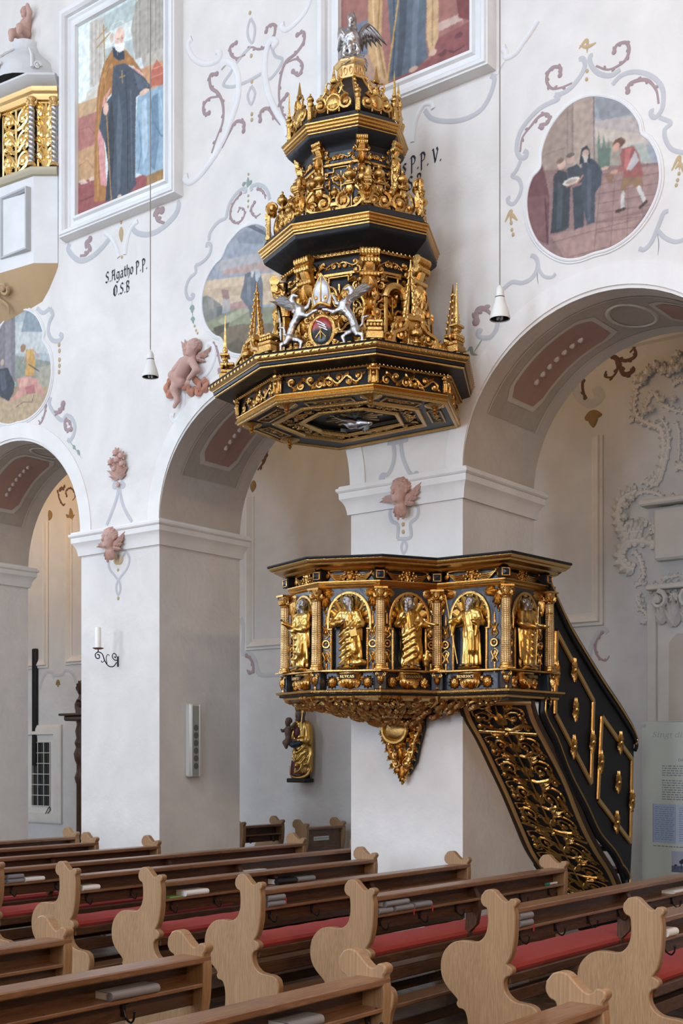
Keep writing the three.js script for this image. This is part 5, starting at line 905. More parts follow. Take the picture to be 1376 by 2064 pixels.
// ---------- the pulpit stair ----------
RELIEF = 0.5;
const stair = thing('pulpit_stair', 'black curved pulpit stair with gilded openwork soffit and gold framed side panels', 'staircase');
{ const side = (pts) => pts.map(([z, y]) => [-z, y]), T = new THREE.Matrix4().makeRotationY(PI / 2);
  const top = curve([[-0.29, 2.96], [-0.35, 2.89], [-0.6, 2.65], [-0.89, 2.44], [-1.2, 2.23], [-1.52, 2.03], [-1.75, 1.87]], 5).map((p) => [p[0], p[1]]);
  const low = curve([[-1.66, 0.55], [-1.55, 0.72], [-1.39, 0.87], [-1.11, 1.04], [-0.89, 1.26], [-0.6, 1.53], [-0.38, 1.8], [-0.2, 1.98], [-0.2, 2.06]], 5).map((p) => [p[0], p[1]]);
  const b = new B(); b.push(T); b.slab(side([...top, [-1.8, 1.8], [-1.79, 1.4], [-1.76, 0.9], [-1.72, 0.55], ...low.map(([z, y]) => [z, y - 0.045]), [-0.29, 2.06]]).reverse(), -4.53, -4.5, 0.004); b.pop(); b.mesh('side_panel', M.stairBlack, stair, 0.5);
  const sw = (pts, x, r, name, mat, flat = 1) => new B().sweep(pts.map(([z, y]) => [x, y, z]), r, { seg: 8, up: [1, 0, 0], flat }).mesh(name, mat, stair);
  const topE = [...top.map(([z, y]) => [z, y]), ...curve([[-1.8, 1.82], [-1.83, 1.78], [-1.8, 1.73]], 4).map((p) => [p[0], p[1]])];
  sw(topE.map(([z, y]) => [z, y + 0.035]), -4.515, 0.03, 'handrail', M.black); sw(topE.map(([z, y]) => [z, y + 0.012]), -4.485, 0.012, 'rail_fillet', M.gold); sw(topE.map(([z, y]) => [z - 0.0, y - 0.035]), -4.49, 0.016, 'rail_moulding', M.black);
  const lowE = [...curve([[-1.3, 0.42], [-1.5, 0.46], [-1.63, 0.54], [-1.66, 0.64], [-1.58, 0.72]], 4).map((p) => [p[0], p[1]]), ...low.slice(6), ...curve([[-0.2, 2.08], [-0.23, 2.11], [-0.27, 2.1], [-0.28, 2.06], [-0.25, 2.045]], 4).map((p) => [p[0], p[1]])];
  sw(lowE.map(([z, y]) => [z, y - 0.02]), -4.5, 0.03, 'string_moulding', M.black); sw(lowE.map(([z, y]) => [z, y - 0.012]), -4.473, 0.009, 'string_fillet', M.gold);
  const fr = (p) => { const o = new B(); for (let i = 0; i < 4; i++) { const a = p[i], c = p[(i + 1) % 4]; o.sweep([[-4.492, a[1], a[0]], [-4.492, c[1], c[0]]], 0.025, { seg: 8, up: [1, 0, 0], flat: 0.55 }); } o.mesh('panel_frame', M.gold, stair, 0.4); };
  fr([[-0.4, 2.6], [-1.02, 2.09], [-0.98, 1.43], [-0.38, 1.97]]); fr([[-1.17, 1.97], [-1.74, 1.62], [-1.71, 0.92], [-1.1, 1.3]]);
  for (const [z, y] of [[-0.68, 2.32], [-0.7, 2.01], [-0.67, 1.72], [-0.99, 1.76], [-1.5, 1.76], [-1.14, 1.6], [-1.46, 1.43], [-1.72, 1.27], [-1.43, 1.1], [-0.39, 2.28]]) { const o = new B(); o.at(-4.485, y, z, PI / 2); for (let k = 0; k < 4; k++) acanthus(o, 0, 0, PI / 4 + k * PI / 2, 0.085 * (k % 2 ? 0.8 : 1), 0.07, 4); acanthus(o, 0, 0, PI / 2, 0.11, 0.07, 4); acanthus(o, 0, 0, -PI / 2, 0.11, 0.07, 4); o.ball(0, 0, 0.012, 0.02); o.pop(); o.mesh('rosette', M.gold, stair); }
  // soffit: ruled surface between two curved edges
  const PL = curve([[0.06, 2.07], [-0.02, 1.94], [-0.19, 1.78], [-0.4, 1.55], [-0.58, 1.35], [-0.78, 1.1], [-0.96, 0.88], [-1.2, 0.68], [-1.5, 0.42], [-1.9, 0.1]], 6), PR = curve([[-0.08, 2.06], [-0.16, 1.93], [-0.37, 1.73], [-0.65, 1.47], [-0.94, 1.12], [-1.18, 0.89], [-1.48, 0.66], [-1.62, 0.5], [-1.75, 0.32], [-1.98, 0.1]], 6), N = PL.length - 1;
  const S = (u, t, h = 0) => { const k = clamp(t) * N, i = min(N - 1, k | 0), f = k - i, L = [-5.07, lerp(PL[i][1], PL[i + 1][1], f), lerp(PL[i][0], PL[i + 1][0], f)], R = [-4.53, lerp(PR[i][1], PR[i + 1][1], f), lerp(PR[i][0], PR[i + 1][0], f)]; return [lerp(L[0], R[0], u), lerp(L[1], R[1], u) - h * 0.55, lerp(L[2], R[2], u) + h * 0.83]; };
  const g = new B(), rows = []; for (let i = 0; i <= 60; i++) { const row = []; for (let j = 0; j <= 6; j++) row.push(S(j / 6, i / 60)); rows.push(row); } g.grid(rows.reverse()); g.mesh('soffit', M.stairBlack, stair);
  const warp = (o, W, H, t0, t1) => { for (let i = 0; i < o.p.length; i += 3) { const [x, y, z] = [o.p[i], o.p[i + 1], o.p[i + 2]], q = S(0.5 + x / W * 0.78, lerp(t1, t0, y / H + 0.5), z + 0.004); o.p[i] = q[0]; o.p[i + 1] = q[1]; o.p[i + 2] = q[2]; } return o; };
  for (const [t0, t1, k, H] of [[0.03, 0.17, 1, 0.26], [0.19, 0.53, 4, 0.85], [0.55, 0.92, 4, 0.9]]) { const o = new B(); arabesque(o, 0.48, H, k, 0.0105); for (let q = 0; q < k; q++) for (const m of [-1, 1]) { const y = -H / 2 + q * H / k, h = H / k; acanthus(o, m * 0.06, y + 0.85 * h, m > 0 ? 0.5 : PI - 0.5, 0.1, 0.07, 3); volute(o, m * 0.2, y + 0.12 * h, 0.034, 0, m, 0.009); volute(o, m * 0.06, y + 0.55 * h, 0.03, 0, -m, 0.008); acanthus(o, m * 0.17, y + 0.5 * h, m > 0 ? -0.9 : PI + 0.9, 0.08, 0.055, 3); stem(o, curve([[m * 0.02, y + 0.1 * h], [m * 0.1, y + 0.02 * h], [m * 0.2, y + 0.3 * h], [m * 0.215, y + 0.6 * h]], 4), 0.007); for (const [bx, by] of [[0.1, 0.3], [0.215, 0.78], [0.14, 0.95]]) o.ball(m * bx, y + by * h, 0.012, 0.013, 1, 1, 0.8, 6); } warp(o, 0.48, H, t0, t1).mesh('openwork', M.gold, stair); }
  for (const t of [0.18, 0.54]) { const o = new B(); o.sweep(Array.from({ length: 9 }, (_, i) => S(0.1 + 0.8 * i / 8, t, 0.006)), 0.014, { seg: 6, flat: 0.5, up: [0, -0.55, 0.83] }); const c = S(0.5, t, 0.02); o.ball(...c, 0.022); for (const u of [0.28, 0.72]) o.ball(...S(u, t, 0.012), 0.012); o.mesh('cross_band', M.gold, stair); }
  for (const [u, r] of [[0.055, 0.022], [0.945, 0.022]]) new B().sweep(Array.from({ length: 41 }, (_, i) => S(u, i / 42, 0.004)), r, { seg: 6, flat: 0.35, up: [0, -0.55, 0.83] }).mesh('edge_band', M.paleGold, stair);
  new B().sweep(Array.from({ length: 9 }, (_, i) => S(i / 8, 0.012, 0.006)), 0.02, { seg: 6, flat: 0.5, up: [0, -0.55, 0.83] }).mesh('edge_band', M.paleGold, stair);
  for (const [u, k] of [[-0.02, 0.02], [1.0, 0.02]]) new B().sweep(Array.from({ length: 41 }, (_, i) => S(u, i / 42, -0.01)), k, { seg: 6 }).mesh('edge_moulding', M.brownBlack, stair);
  for (let i = 0; i < 11; i++) new B().bevel(-4.8, 0.2 * (i + 1) - 0.02 + 0.1, lerp(-1.98, 0.0, i / 10) - 0.1, 0.52, 0.04, 0.26, 0.004).mesh('tread', M.brown, stair);
  new B().box(-4.79, 2.07, 0.02, 0.54, 0.03, 0.5).mesh('landing', M.black, stair);
}
RELIEF = 1;

// ---------- the sounding board ----------
const canopy = thing('sounding_board', 'towering black and gilded octagonal sounding board above the pulpit, crowned by a silver pelican', 'canopy', [-5.65, 0, 0.53]);
const OCT = [[-0.62, -0.52], [-0.84, -0.02], [-0.77, 0.58], [-0.13, 0.85], [0.58, 0.63], [0.84, 0.08], [0.56, -0.52]];
const up = (y) => clamp((y - 5.3) / 0.9), O = (r, y) => OCT.map(([x, z]) => [x * r - 0.05 * up(y), y, max(-0.515, z * r + 0.05 * up(y))]);
const ring = (prof, name, mat, crease = 0.5) => { const b = new B(), R = prof.map(([r, y]) => O(r, y)); b.grid(R); return b.mesh(name, mat, canopy, crease); };
const CF = (i, r, y = 0) => { const q = O(r, y), a = q[i], c = q[i + 1], dx = c[0] - a[0], dz = c[2] - a[2]; return { x: (a[0] + c[0]) / 2, z: (a[2] + c[2]) / 2, L: Math.hypot(dx, dz), turn: atan2(-dz, dx) }; };
const cornerTurn = (i) => (CF(i - 1, 1).turn + CF(i, 1).turn) / 2;
const onFace = (i, r, y, fn, name, mat, out = 0) => { const f = CF(i, r, y), b = new B(); b.at(f.x, y, f.z, f.turn); b.at(0, 0, out); fn(b, f.L); b.pop(); b.pop(); return b.mesh(name, mat, canopy); };
const onCorner = (i, r, y, fn, name, mat) => { const p = O(r, y)[i], b = new B(); b.at(p[0], y, p[2], cornerTurn(i)); fn(b); b.pop(); return b.mesh(name, mat, canopy); };
{ // lower board
  ring([[0.97, 4.178], [1.0, 4.18], [1.004, 4.186], [0.998, 4.19], [1.002, 4.196], [0.99, 4.2], [0.985, 4.206], [0.99, 4.21], [0.984, 4.218], [0.994, 4.222], [0.994, 4.228], [0.965, 4.235]], 'lower_moulding', M.gold);
  ring([[0.965, 4.225], [0.965, 4.36]], 'frieze', M.black); ring([[0.965, 4.345], [1.0, 4.35], [1.012, 4.36], [1.0, 4.372], [0.965, 4.375]], 'cable_moulding', M.gold);
  ring([[0.965, 4.368], [0.99, 4.372], [1.06, 4.38], [1.15, 4.384]], 'lip_underside', M.black);
  ring([[1.15, 4.383], [1.165, 4.385], [1.165, 4.394], [1.155, 4.397]], 'lip_fillet', M.gold); ring([[1.155, 4.395], [1.172, 4.4], [1.175, 4.41], [1.175, 4.422]], 'lip_fascia', M.black);
  ring([[1.175, 4.42], [1.183, 4.422], [1.183, 4.428], [1.195, 4.432], [1.21, 4.445], [1.214, 4.458], [1.208, 4.466]], 'lip_cornice', M.gold); ring([[1.208, 4.465], [1.215, 4.475], [1.2, 4.48], [0.6, 4.52]], 'lip_roof', M.black);
  for (let i = 1; i < 6; i++) { const f = CF(i, 1.208), n = Math.round(f.L / 0.055), b = new B(); b.at(f.x, 4.472, f.z, f.turn); for (let k = 0; k < n; k++) b.bevel(-f.L / 2 + (k + 0.5) * f.L / n, 0.006, -0.004, 0.028, 0.01, 0.02, 0.003); b.pop(); b.mesh('roof_tabs', M.gold, canopy);
    onFace(i, 1.2, 4.449, (b2, L) => { for (let k = 0; k < 14; k++) { b2.at(-L / 2 + (k + 0.5) * L / 14, 0, 0.012); leaf(b2, -0.012, -0.008, 0.6, 0.03, 0.012); b2.pop(); } }, 'lip_leaves', M.gold);
    onFace(i, 0.965, 4.288, (b2, L) => rinceau(b2, L * 0.8, 0.115, i === 3 ? 4 : 3, 0.0092), 'frieze_scrollwork', M.gold, 0.002);
    onFace(i, 1.005, 4.36, (b2, L) => { const m = Math.round(L / 0.03); for (let k = 0; k < m; k++) { b2.at(-L / 2 + (k + 0.5) * L / m, 0, 0.008, 0, 1, 0, 0.7); b2.ball(0, 0, 0, 0.013, 0.45, 1, 0.6, 6); b2.pop(); } }, 'cable', M.gold); }
  for (let i = 1; i < 6; i++) onCorner(i, 0.975, 4.235, (b) => { b.bevel(0, 0.045, 0, 0.075, 0.09, 0.02, 0.005); b.bevel(0, 0.1, 0.005, 0.09, 0.02, 0.04, 0.005); for (const m of [-1, 1]) { b.bevel(m * 0.022, 0.05, 0.012, 0.018, 0.09, 0.02, 0.006); volute(b, m * 0.022, 0.118, 0.022, -PI / 2, m, 0.008); } b.ball(0, 0.125, 0.02, 0.022); acanthus(b, 0, 0.1, -PI / 2, 0.07, 0.06, 4); b.ball(0, 0.07, 0.02, 0.014); }, 'frieze_bracket', M.gold);
}
{ // underside with coffers
  const U = OCT.map(([x, z]) => [x, max(-0.5, z)]), C = [0, 0.08], sc = (k) => U.map(([x, z]) => [C[0] + (x - C[0]) * k, C[1] + (z - C[1]) * k]);
  const plate = (k0, k1, y0, y1, name, mat) => { const a = sc(k0).map(([x, z]) => [x, y0, z]), c = sc(k1).map(([x, z]) => [x, y1, z]); new B().grid([c, a], true).mesh(name, mat, canopy, 0.3); };
  plate(0.99, 0.68, 4.18, 4.18, 'underside', M.slate); plate(0.64, 0.46, 4.19, 4.19, 'coffer_ground', M.black); plate(0.42, 0.02, 4.215, 4.22, 'coffer_heart', M.black);
  const rim = (k, r, name = 'coffer_frame') => new B().sweep([...sc(k), sc(k)[0]].map(([x, z]) => [x, 4.178, z]), r, { seg: 8, flat: 0.8, up: [0, -1, 0] }).mesh(name, M.gold, canopy, 0.4);
  rim(0.67, 0.024); rim(0.45, 0.022); rim(0.97, 0.018);
  for (let i = 0; i < 7; i++) { const a = sc(0.555)[i], c = sc(0.555)[(i + 1) % 7], L = Math.hypot(c[0] - a[0], c[1] - a[1]), b = new B(); b.at((a[0] + c[0]) / 2, 4.186, (a[1] + c[1]) / 2, atan2(-(c[1] - a[1]), c[0] - a[0])); b.at(0, 0, 0, 0, 1, PI / 2); rinceau(b, L * 0.95, 0.1, 2, 0.007); b.pop(); b.pop(); b.mesh('coffer_scrollwork', M.oldGold, canopy);
    const p = sc(0.86)[i]; if (i > 0 && i < 6) { const d = new B(); d.at(p[0], 4.175, p[1], 0, 1, PI / 2); rosette(d, 0, 0, 0.07, 10, 0.3); d.pop(); d.lathe([[0.075, 4.182], [0.08, 4.172], [0.06, 4.162], [0.03, 4.155], [0.018, 4.14], [0.024, 4.13], [0.012, 4.118], [0.016, 4.11], [0.001, 4.095]], p[0], 0, p[1], 12); d.mesh('pendant', M.oldGold, canopy); }
    if (i > 0 && i < 6) { const f = sc(0.82)[i], h = sc(0.82)[(i + 1) % 7], l = Math.hypot(h[0] - f[0], h[1] - f[1]) * 0.6, q = new B(); q.at((f[0] + h[0]) / 2, 4.176, (f[1] + h[1]) / 2, atan2(-(h[1] - f[1]), h[0] - f[0])); q.at(0, 0, 0, 0, 1, PI / 2); frame(q, l, 0.11, 0.014, 0.012); rinceau(q, l * 0.75, 0.06, 2, 0.005); q.pop(); q.pop(); q.mesh('coffer_panel', M.oldGold, canopy); } }
  const ra = new B(); for (let k = 0; k < 16; k++) { const a = k * PI / 8 + 0.1, l = k % 2 ? 0.24 : 0.19; ra.sweep([[cos(a) * 0.07, 4.205, 0.09 + sin(a) * 0.06], [cos(a) * l, 4.205, 0.09 + sin(a) * l * 0.75]], [0.006, 0.013], { seg: 5, flat: 0.4, up: [0, 1, 0] }); } ra.mesh('rays', M.oldGold, canopy);
  const dv = new THREE.Group(); dv.name = 'dove'; dv.position.set(0.02, 4.17, 0.09); canopy.add(dv);
  meshOf(creature([[[-0.1, 0.0, 0.02, 0.012], [-0.05, -0.01, 0.01, 0.034], [0.03, -0.012, 0, 0.04], [0.09, -0.02, 0, 0.022], [0.12, -0.028, 0, 0.02]], [[0.12, -0.028, 0, 0.016], [0.148, -0.03, 0, 0.005]]], { lo: [-0.14, -0.09, -0.07], hi: [0.17, 0.06, 0.08], cell: 0.006 }), 'body', M.silver, dv);
  for (const m of [-1, 1]) { const w = new B(); w.at(0.02, -0.012, 0, 0, 1, -PI / 2 * 1); wing(w, [0, m * 0.03, 0], [-0.05, m * 0.15, 0], 6, 0.13, 0.03, m * 1.9); w.pop(); w.mesh('wing', M.silver, dv); }
}
function console_(b, h, s) { // scroll console: S-shaped strip with rolls, leaves and side volutes; back at z = 0
  const side = curve([[0, 0.02], [0.08, 0.0], [0.11, 0.07], [0.06, 0.15], [0.04, 0.3], [0.05, 0.55], [0.08, 0.72], [0.12, 0.84], [0.1, 0.94], [0, 0.96]], 5).map(([z, y]) => [z * h * s, y * h]), w = h * 0.1 * s;
  b.push(new THREE.Matrix4().makeRotationY(-PI / 2)); b.slab(side.map(([z, y]) => [z, y]), -w / 2, w / 2, w * 0.2); b.pop();
  for (const [y, z, r] of [[0.95, 0.1, 0.045], [0.86, 0.1, 0.035], [0.72, 0.075, 0.03], [0.09, 0.075, 0.05]]) { b.at(0, y * h, z * h * s, 0, 1, 0, PI / 2); const R = r * h * s, q = []; q.push([0.001, -w * 0.85]); for (let k = 0; k <= 12; k++) q.push([R * (k % 2 ? 0.82 : 1), w * (-0.85 + 1.7 * k / 12)]); q.push([0.001, w * 0.85]); b.lathe(q, 0, 0, 0, 10); b.pop(); }
  for (const [y, l] of [[0.7, 0.3], [0.46, 0.24], [0.3, 0.2]]) { b.at(0, h * y, (0.06 + 0.03 * y) * h * s, 0, 1, 0.12); acanthus(b, 0, 0, -PI / 2, h * l, w * 1.9, 5); b.pop(); }
  for (const m of [-1, 1]) { for (const [y, z, r, d] of [[0.8, 0.03, 0.05, 1], [0.62, 0.03, 0.045, -1], [0.4, 0.02, 0.055, 1], [0.2, 0.03, 0.06, -1]]) { volute(b, m * w * 1.05, h * y, h * r, PI / 2, m * d, h * 0.014); leaf(b, m * w * 1.1, h * (y - 0.08), m > 0 ? -0.5 : PI + 0.5, h * 0.1, h * 0.05); } b.at(m * w * 0.6, 0, 0, m * PI / 2); volute(b, -m * 0.07 * h * s, h * 0.85, h * 0.06, 0, m, h * 0.016); volute(b, -m * 0.06 * h * s, h * 0.1, h * 0.06, 0, -m, h * 0.016); b.pop(); }
  for (let k = 0; k < 6; k++) b.ball(0, h * (0.2 + k * 0.035), 0.075 * h * s, h * 0.02, 1, 1, 1, 6);
}
function crocketSpire(b, s, h) { // openwork gothic spire with crockets
  for (const [u, v] of [[-1, 0], [1, 0], [0, 1], [0, -1]]) { b.sweep([[u * s, 0, v * s], [u * s * 0.5, h * 0.45, v * s * 0.5], [0, h, 0]], [s * 0.2, s * 0.17, s * 0.08], { seg: 5 }); for (let k = 0; k < 7; k++) { const t = 0.08 + k * 0.125; b.ball(u * s * (1.12 - t * 1.02), h * t, v * s * (1.12 - t * 1.02), s * (0.3 - 0.02 * k), 1, 1, 1, 6); } }
  for (let k = 1; k < 8; k++) b.ball(0, h * k * 0.1, s * (0.9 - 0.09 * k) * 0.75, s * 0.1, 1, 1, 1, 5);
  b.ball(0, h * 1.02, 0, s * 0.14); b.lathe([[0.001, -0.02 * h], [s * 1.5, -0.02 * h], [s * 1.5, 0.02 * h], [s * 1.1, 0.05 * h]], 0, 0, 0, 4, PI / 4, PI / 4 + 6.2832);
}
function pediment(b, W, H) { // broken scroll pediment with urn
  for (const m of [-1, 1]) { stem(b, curve([[m * W * 0.46, 0.02], [m * W * 0.34, H * 0.1], [m * W * 0.3, H * 0.35], [m * W * 0.16, H * 0.5], [m * W * 0.1, H * 0.72]], 5), H * 0.09, H * 0.07, 6); volute(b, m * W * 0.37, H * 0.18, H * 0.17, PI, m, H * 0.05); volute(b, m * W * 0.2, H * 0.32, H * 0.16, 0, -m, H * 0.05); acanthus(b, m * W * 0.28, H * 0.1, m > 0 ? 0.7 : PI - 0.7, H * 0.4, H * 0.3, 4); acanthus(b, m * W * 0.42, 0.01, PI / 2 - m * 0.3, H * 0.35, H * 0.25, 4); b.ball(m * W * 0.12, H * 0.75, 0.01, H * 0.07); }
  acanthus(b, 0, 0, PI / 2, H * 0.5, H * 0.4, 5); b.bevel(0, H * 0.06, 0, W * 0.94, H * 0.08, 0.03, 0.004);
}
function cross8(w, h, e) { return [[-w / 2 + e, -h / 2], [w / 2 - e, -h / 2], [w / 2 - e, h / 2 - 2.2 * e], [w / 2, h / 2 - 2.2 * e], [w / 2, h / 2 - e], [w / 2 - 2 * e, h / 2 - e], [w / 2 - 2 * e, h / 2], [-w / 2 + 2 * e, h / 2], [-w / 2 + 2 * e, h / 2 - e], [-w / 2, h / 2 - e], [-w / 2, h / 2 - 2.2 * e], [-w / 2 + e, h / 2 - 2.2 * e]]; }
function steppedFrame(b, w, h, e, t) { const p = cross8(w, h, e); for (let i = 0; i < p.length; i++) { const a = p[i], c = p[(i + 1) % p.length], x = (a[0] + c[0]) / 2, y = (a[1] + c[1]) / 2; b.bevel(x, y, t * 0.7, abs(a[0] - c[0]) + t, abs(a[1] - c[1]) + t, t * 1.4, t * 0.3); } }
{ // first tier
  ring([[0.82, 4.49], [0.82, 4.53], [0.64, 4.55]], 'tier_step', M.black); ring([[0.6, 4.5], [0.6, 5.3]], 'tier_body', M.black, 0.3);
  ring([[0.6, 5.13], [0.625, 5.135], [0.63, 5.15], [0.615, 5.16], [0.6, 5.165]], 'tier_moulding', M.gold); ring([[0.6, 5.27], [0.635, 5.275], [0.645, 5.29], [0.63, 5.305], [0.6, 5.31]], 'tier_moulding', M.gold);
  ring([[0.6, 5.3], [0.66, 5.335], [0.75, 5.385], [0.765, 5.400], [0.77, 5.425]], 'cornice_cove', M.black); ring([[0.765, 5.423], [0.775, 5.425], [0.775, 5.435], [0.768, 5.438]], 'cornice', M.gold); ring([[0.768, 5.437], [0.772, 5.443]], 'cornice_line', M.black); ring([[0.772, 5.442], [0.782, 5.445], [0.785, 5.453], [0.78, 5.459], [0.79, 5.463], [0.796, 5.473], [0.793, 5.481], [0.806, 5.485], [0.808, 5.495], [0.79, 5.503]], 'cornice', M.gold); ring([[0.8, 5.503], [0.77, 5.515], [0.74, 5.565], [0.72, 5.575], [0.4, 5.58]], 'roof', M.black);
  for (let i = 1; i < 6; i++) {
    onFace(i, 0.6, 5.215, (b, L) => { rinceau(b, L * 0.72, 0.07, 2, 0.006); for (const m of [-1, 1]) rosette(b, m * L * 0.33, 0, 0.03, 6); }, 'frieze_ornament', M.gold, 0.004);
    onFace(i, 0.635, 5.29, (b, L) => { const m = Math.round(L / 0.034); for (let k = 0; k < m; k++) { b.at(-L / 2 + (k + 0.5) * L / m, 0, 0.006, 0, 1, 0, 0.5); b.ball(0, 0, 0, 0.015, 0.5, 1, 0.6, 6); b.pop(); } }, 'egg_moulding', M.gold);
    onFace(i, 0.6, 4.9, (b, L) => { b.at(0, 0.02, 0); steppedFrame(b, L * 0.7, 0.4, 0.04, 0.015); b.pop(); arabesque(b, L * 0.5, 0.34, 2, 0.011); for (const m of [-1, 1]) { volute(b, m * L * 0.2, 0.235, 0.025, 0, m, 0.007); leaf(b, m * L * 0.1, 0.225, m > 0 ? 0.3 : PI - 0.3, 0.06, 0.035); } }, 'tier_panel', M.gold, 0.004);
    if (i !== 3) onFace(i, 0.6, 4.55, (b, L) => { b.at(0, 0, 0.02); for (const m of [-1, 1]) { b.bevel(m * L * 0.22, 0.22, 0.03, 0.03, 0.36, 0.06, 0.006); } b.sweep(Array.from({ length: 17 }, (_, k) => [L * 0.22 * cos(PI - PI * k / 16), 0.4 + L * 0.24 * sin(PI * k / 16), 0.04]), 0.03, { seg: 8 }); b.pop(); urn(b, 0, 0.12, 0.06, 0.1); }, 'tabernacle', M.gold);
  }
  for (let i = 1; i < 6; i++) onCorner(i, 0.6, 4.62, (b) => { console_(b, 0.66, 1.25); for (const m of [-1, 1]) { volute(b, m * 0.06, 0.2, 0.045, PI / 2, m, 0.012); volute(b, m * 0.065, 0.33, 0.035, -PI / 2, m, 0.01); volute(b, m * 0.06, 0.46, 0.03, PI / 2, m, 0.009); acanthus(b, m * 0.05, 0.05, PI / 2 - m * 0.7, 0.12, 0.08, 4); for (let k = 0; k < 6; k++) b.ball(m * 0.1, 0.15 + k * 0.03, 0.01, 0.01, 1, 1, 1, 6); } b.bevel(0, -0.04, 0.06, 0.16, 0.06, 0.16, 0.008); b.bevel(0, -0.1, 0.07, 0.14, 0.03, 0.18, 0.008); urn(b, 0, 0.0, 0.15, 0.07); }, 'corner_console', M.gold);
}
{ for (let i = 1; i < 6; i++) onFace(i, 0.66, 4.56, (b, L) => { for (const m of [-1, 1]) { stem(b, curve([[m * L * 0.42, 0.0], [m * L * 0.5, 0.1], [m * L * 0.42, 0.2], [m * L * 0.46, 0.3], [m * L * 0.4, 0.38]], 5), 0.016, 0.01, 6); volute(b, m * L * 0.38, 0.1, 0.045, 0, m, 0.013); volute(b, m * L * 0.4, 0.26, 0.04, PI, -m, 0.012); acanthus(b, m * L * 0.4, 0.03, m > 0 ? 2.2 : PI - 2.2, 0.12, 0.08, 4); acanthus(b, m * L * 0.42, 0.36, PI / 2, 0.1, 0.07, 4); for (let k = 0; k < 5; k++) b.ball(m * L * (0.3 + 0.02 * k), 0.02 + 0.012 * k, 0.02, 0.013, 1, 1, 1, 6); } }, 'side_scrollwork', M.gold, 0.03); }
{ // crest on the lower board: pediments, spires, obelisks
  for (const i of [1, 2, 4, 5]) { onFace(i, 1.04, 4.495, (b, L) => pediment(b, L * 0.86, 0.26), 'crest', M.gold); onFace(i, 0.98, 4.5, (b, L) => { b.bevel(0, 0.1, 0, 0.09, 0.2, 0.09, 0.006); b.bevel(0, 0.21, 0, 0.13, 0.03, 0.13, 0.005); b.at(0, 0.23, 0); crocketSpire(b, 0.052, 0.4); b.pop(); urn(b, 0, 0.03, 0.08, 0.09); for (const m of [-1, 1]) { volute(b, m * 0.09, 0.16, 0.05, 0, m, 0.014); stem(b, curve([[m * 0.14, 0.0], [m * 0.16, 0.1], [m * 0.1, 0.22]], 4), 0.014); } }, 'spire', M.gold); }
  for (const i of [2, 3, 4, 5]) onCorner(i, 1.06, 4.5, (b) => { const edge = i === 3 || i === 4; b.bevel(0, 0.03, 0, 0.12, 0.06, 0.12, 0.008); b.bevel(0, 0.075, 0, 0.1, 0.03, 0.1, 0.006); for (let k = -2; k <= 2; k++) b.ball(k * 0.024, 0.105, 0.04, 0.015); b.bevel(0, 0.125, 0, 0.11, 0.025, 0.11, 0.006); if (!edge) { console_(b, 0.2, 1.6); b.bevel(0, 0.2, 0.02, 0.1, 0.02, 0.07, 0.004); b.ball(0, 0.24, 0.02, 0.03, 0.7, 1.2, 0.7); obelisk(b, 0, 0.27, 0.02, 0.011, 0.24); for (const m of [-1, 1]) volute(b, m * 0.05, 0.12, 0.045, PI / 2, m, 0.012); } }, 'corner_pedestal', M.gold);
}
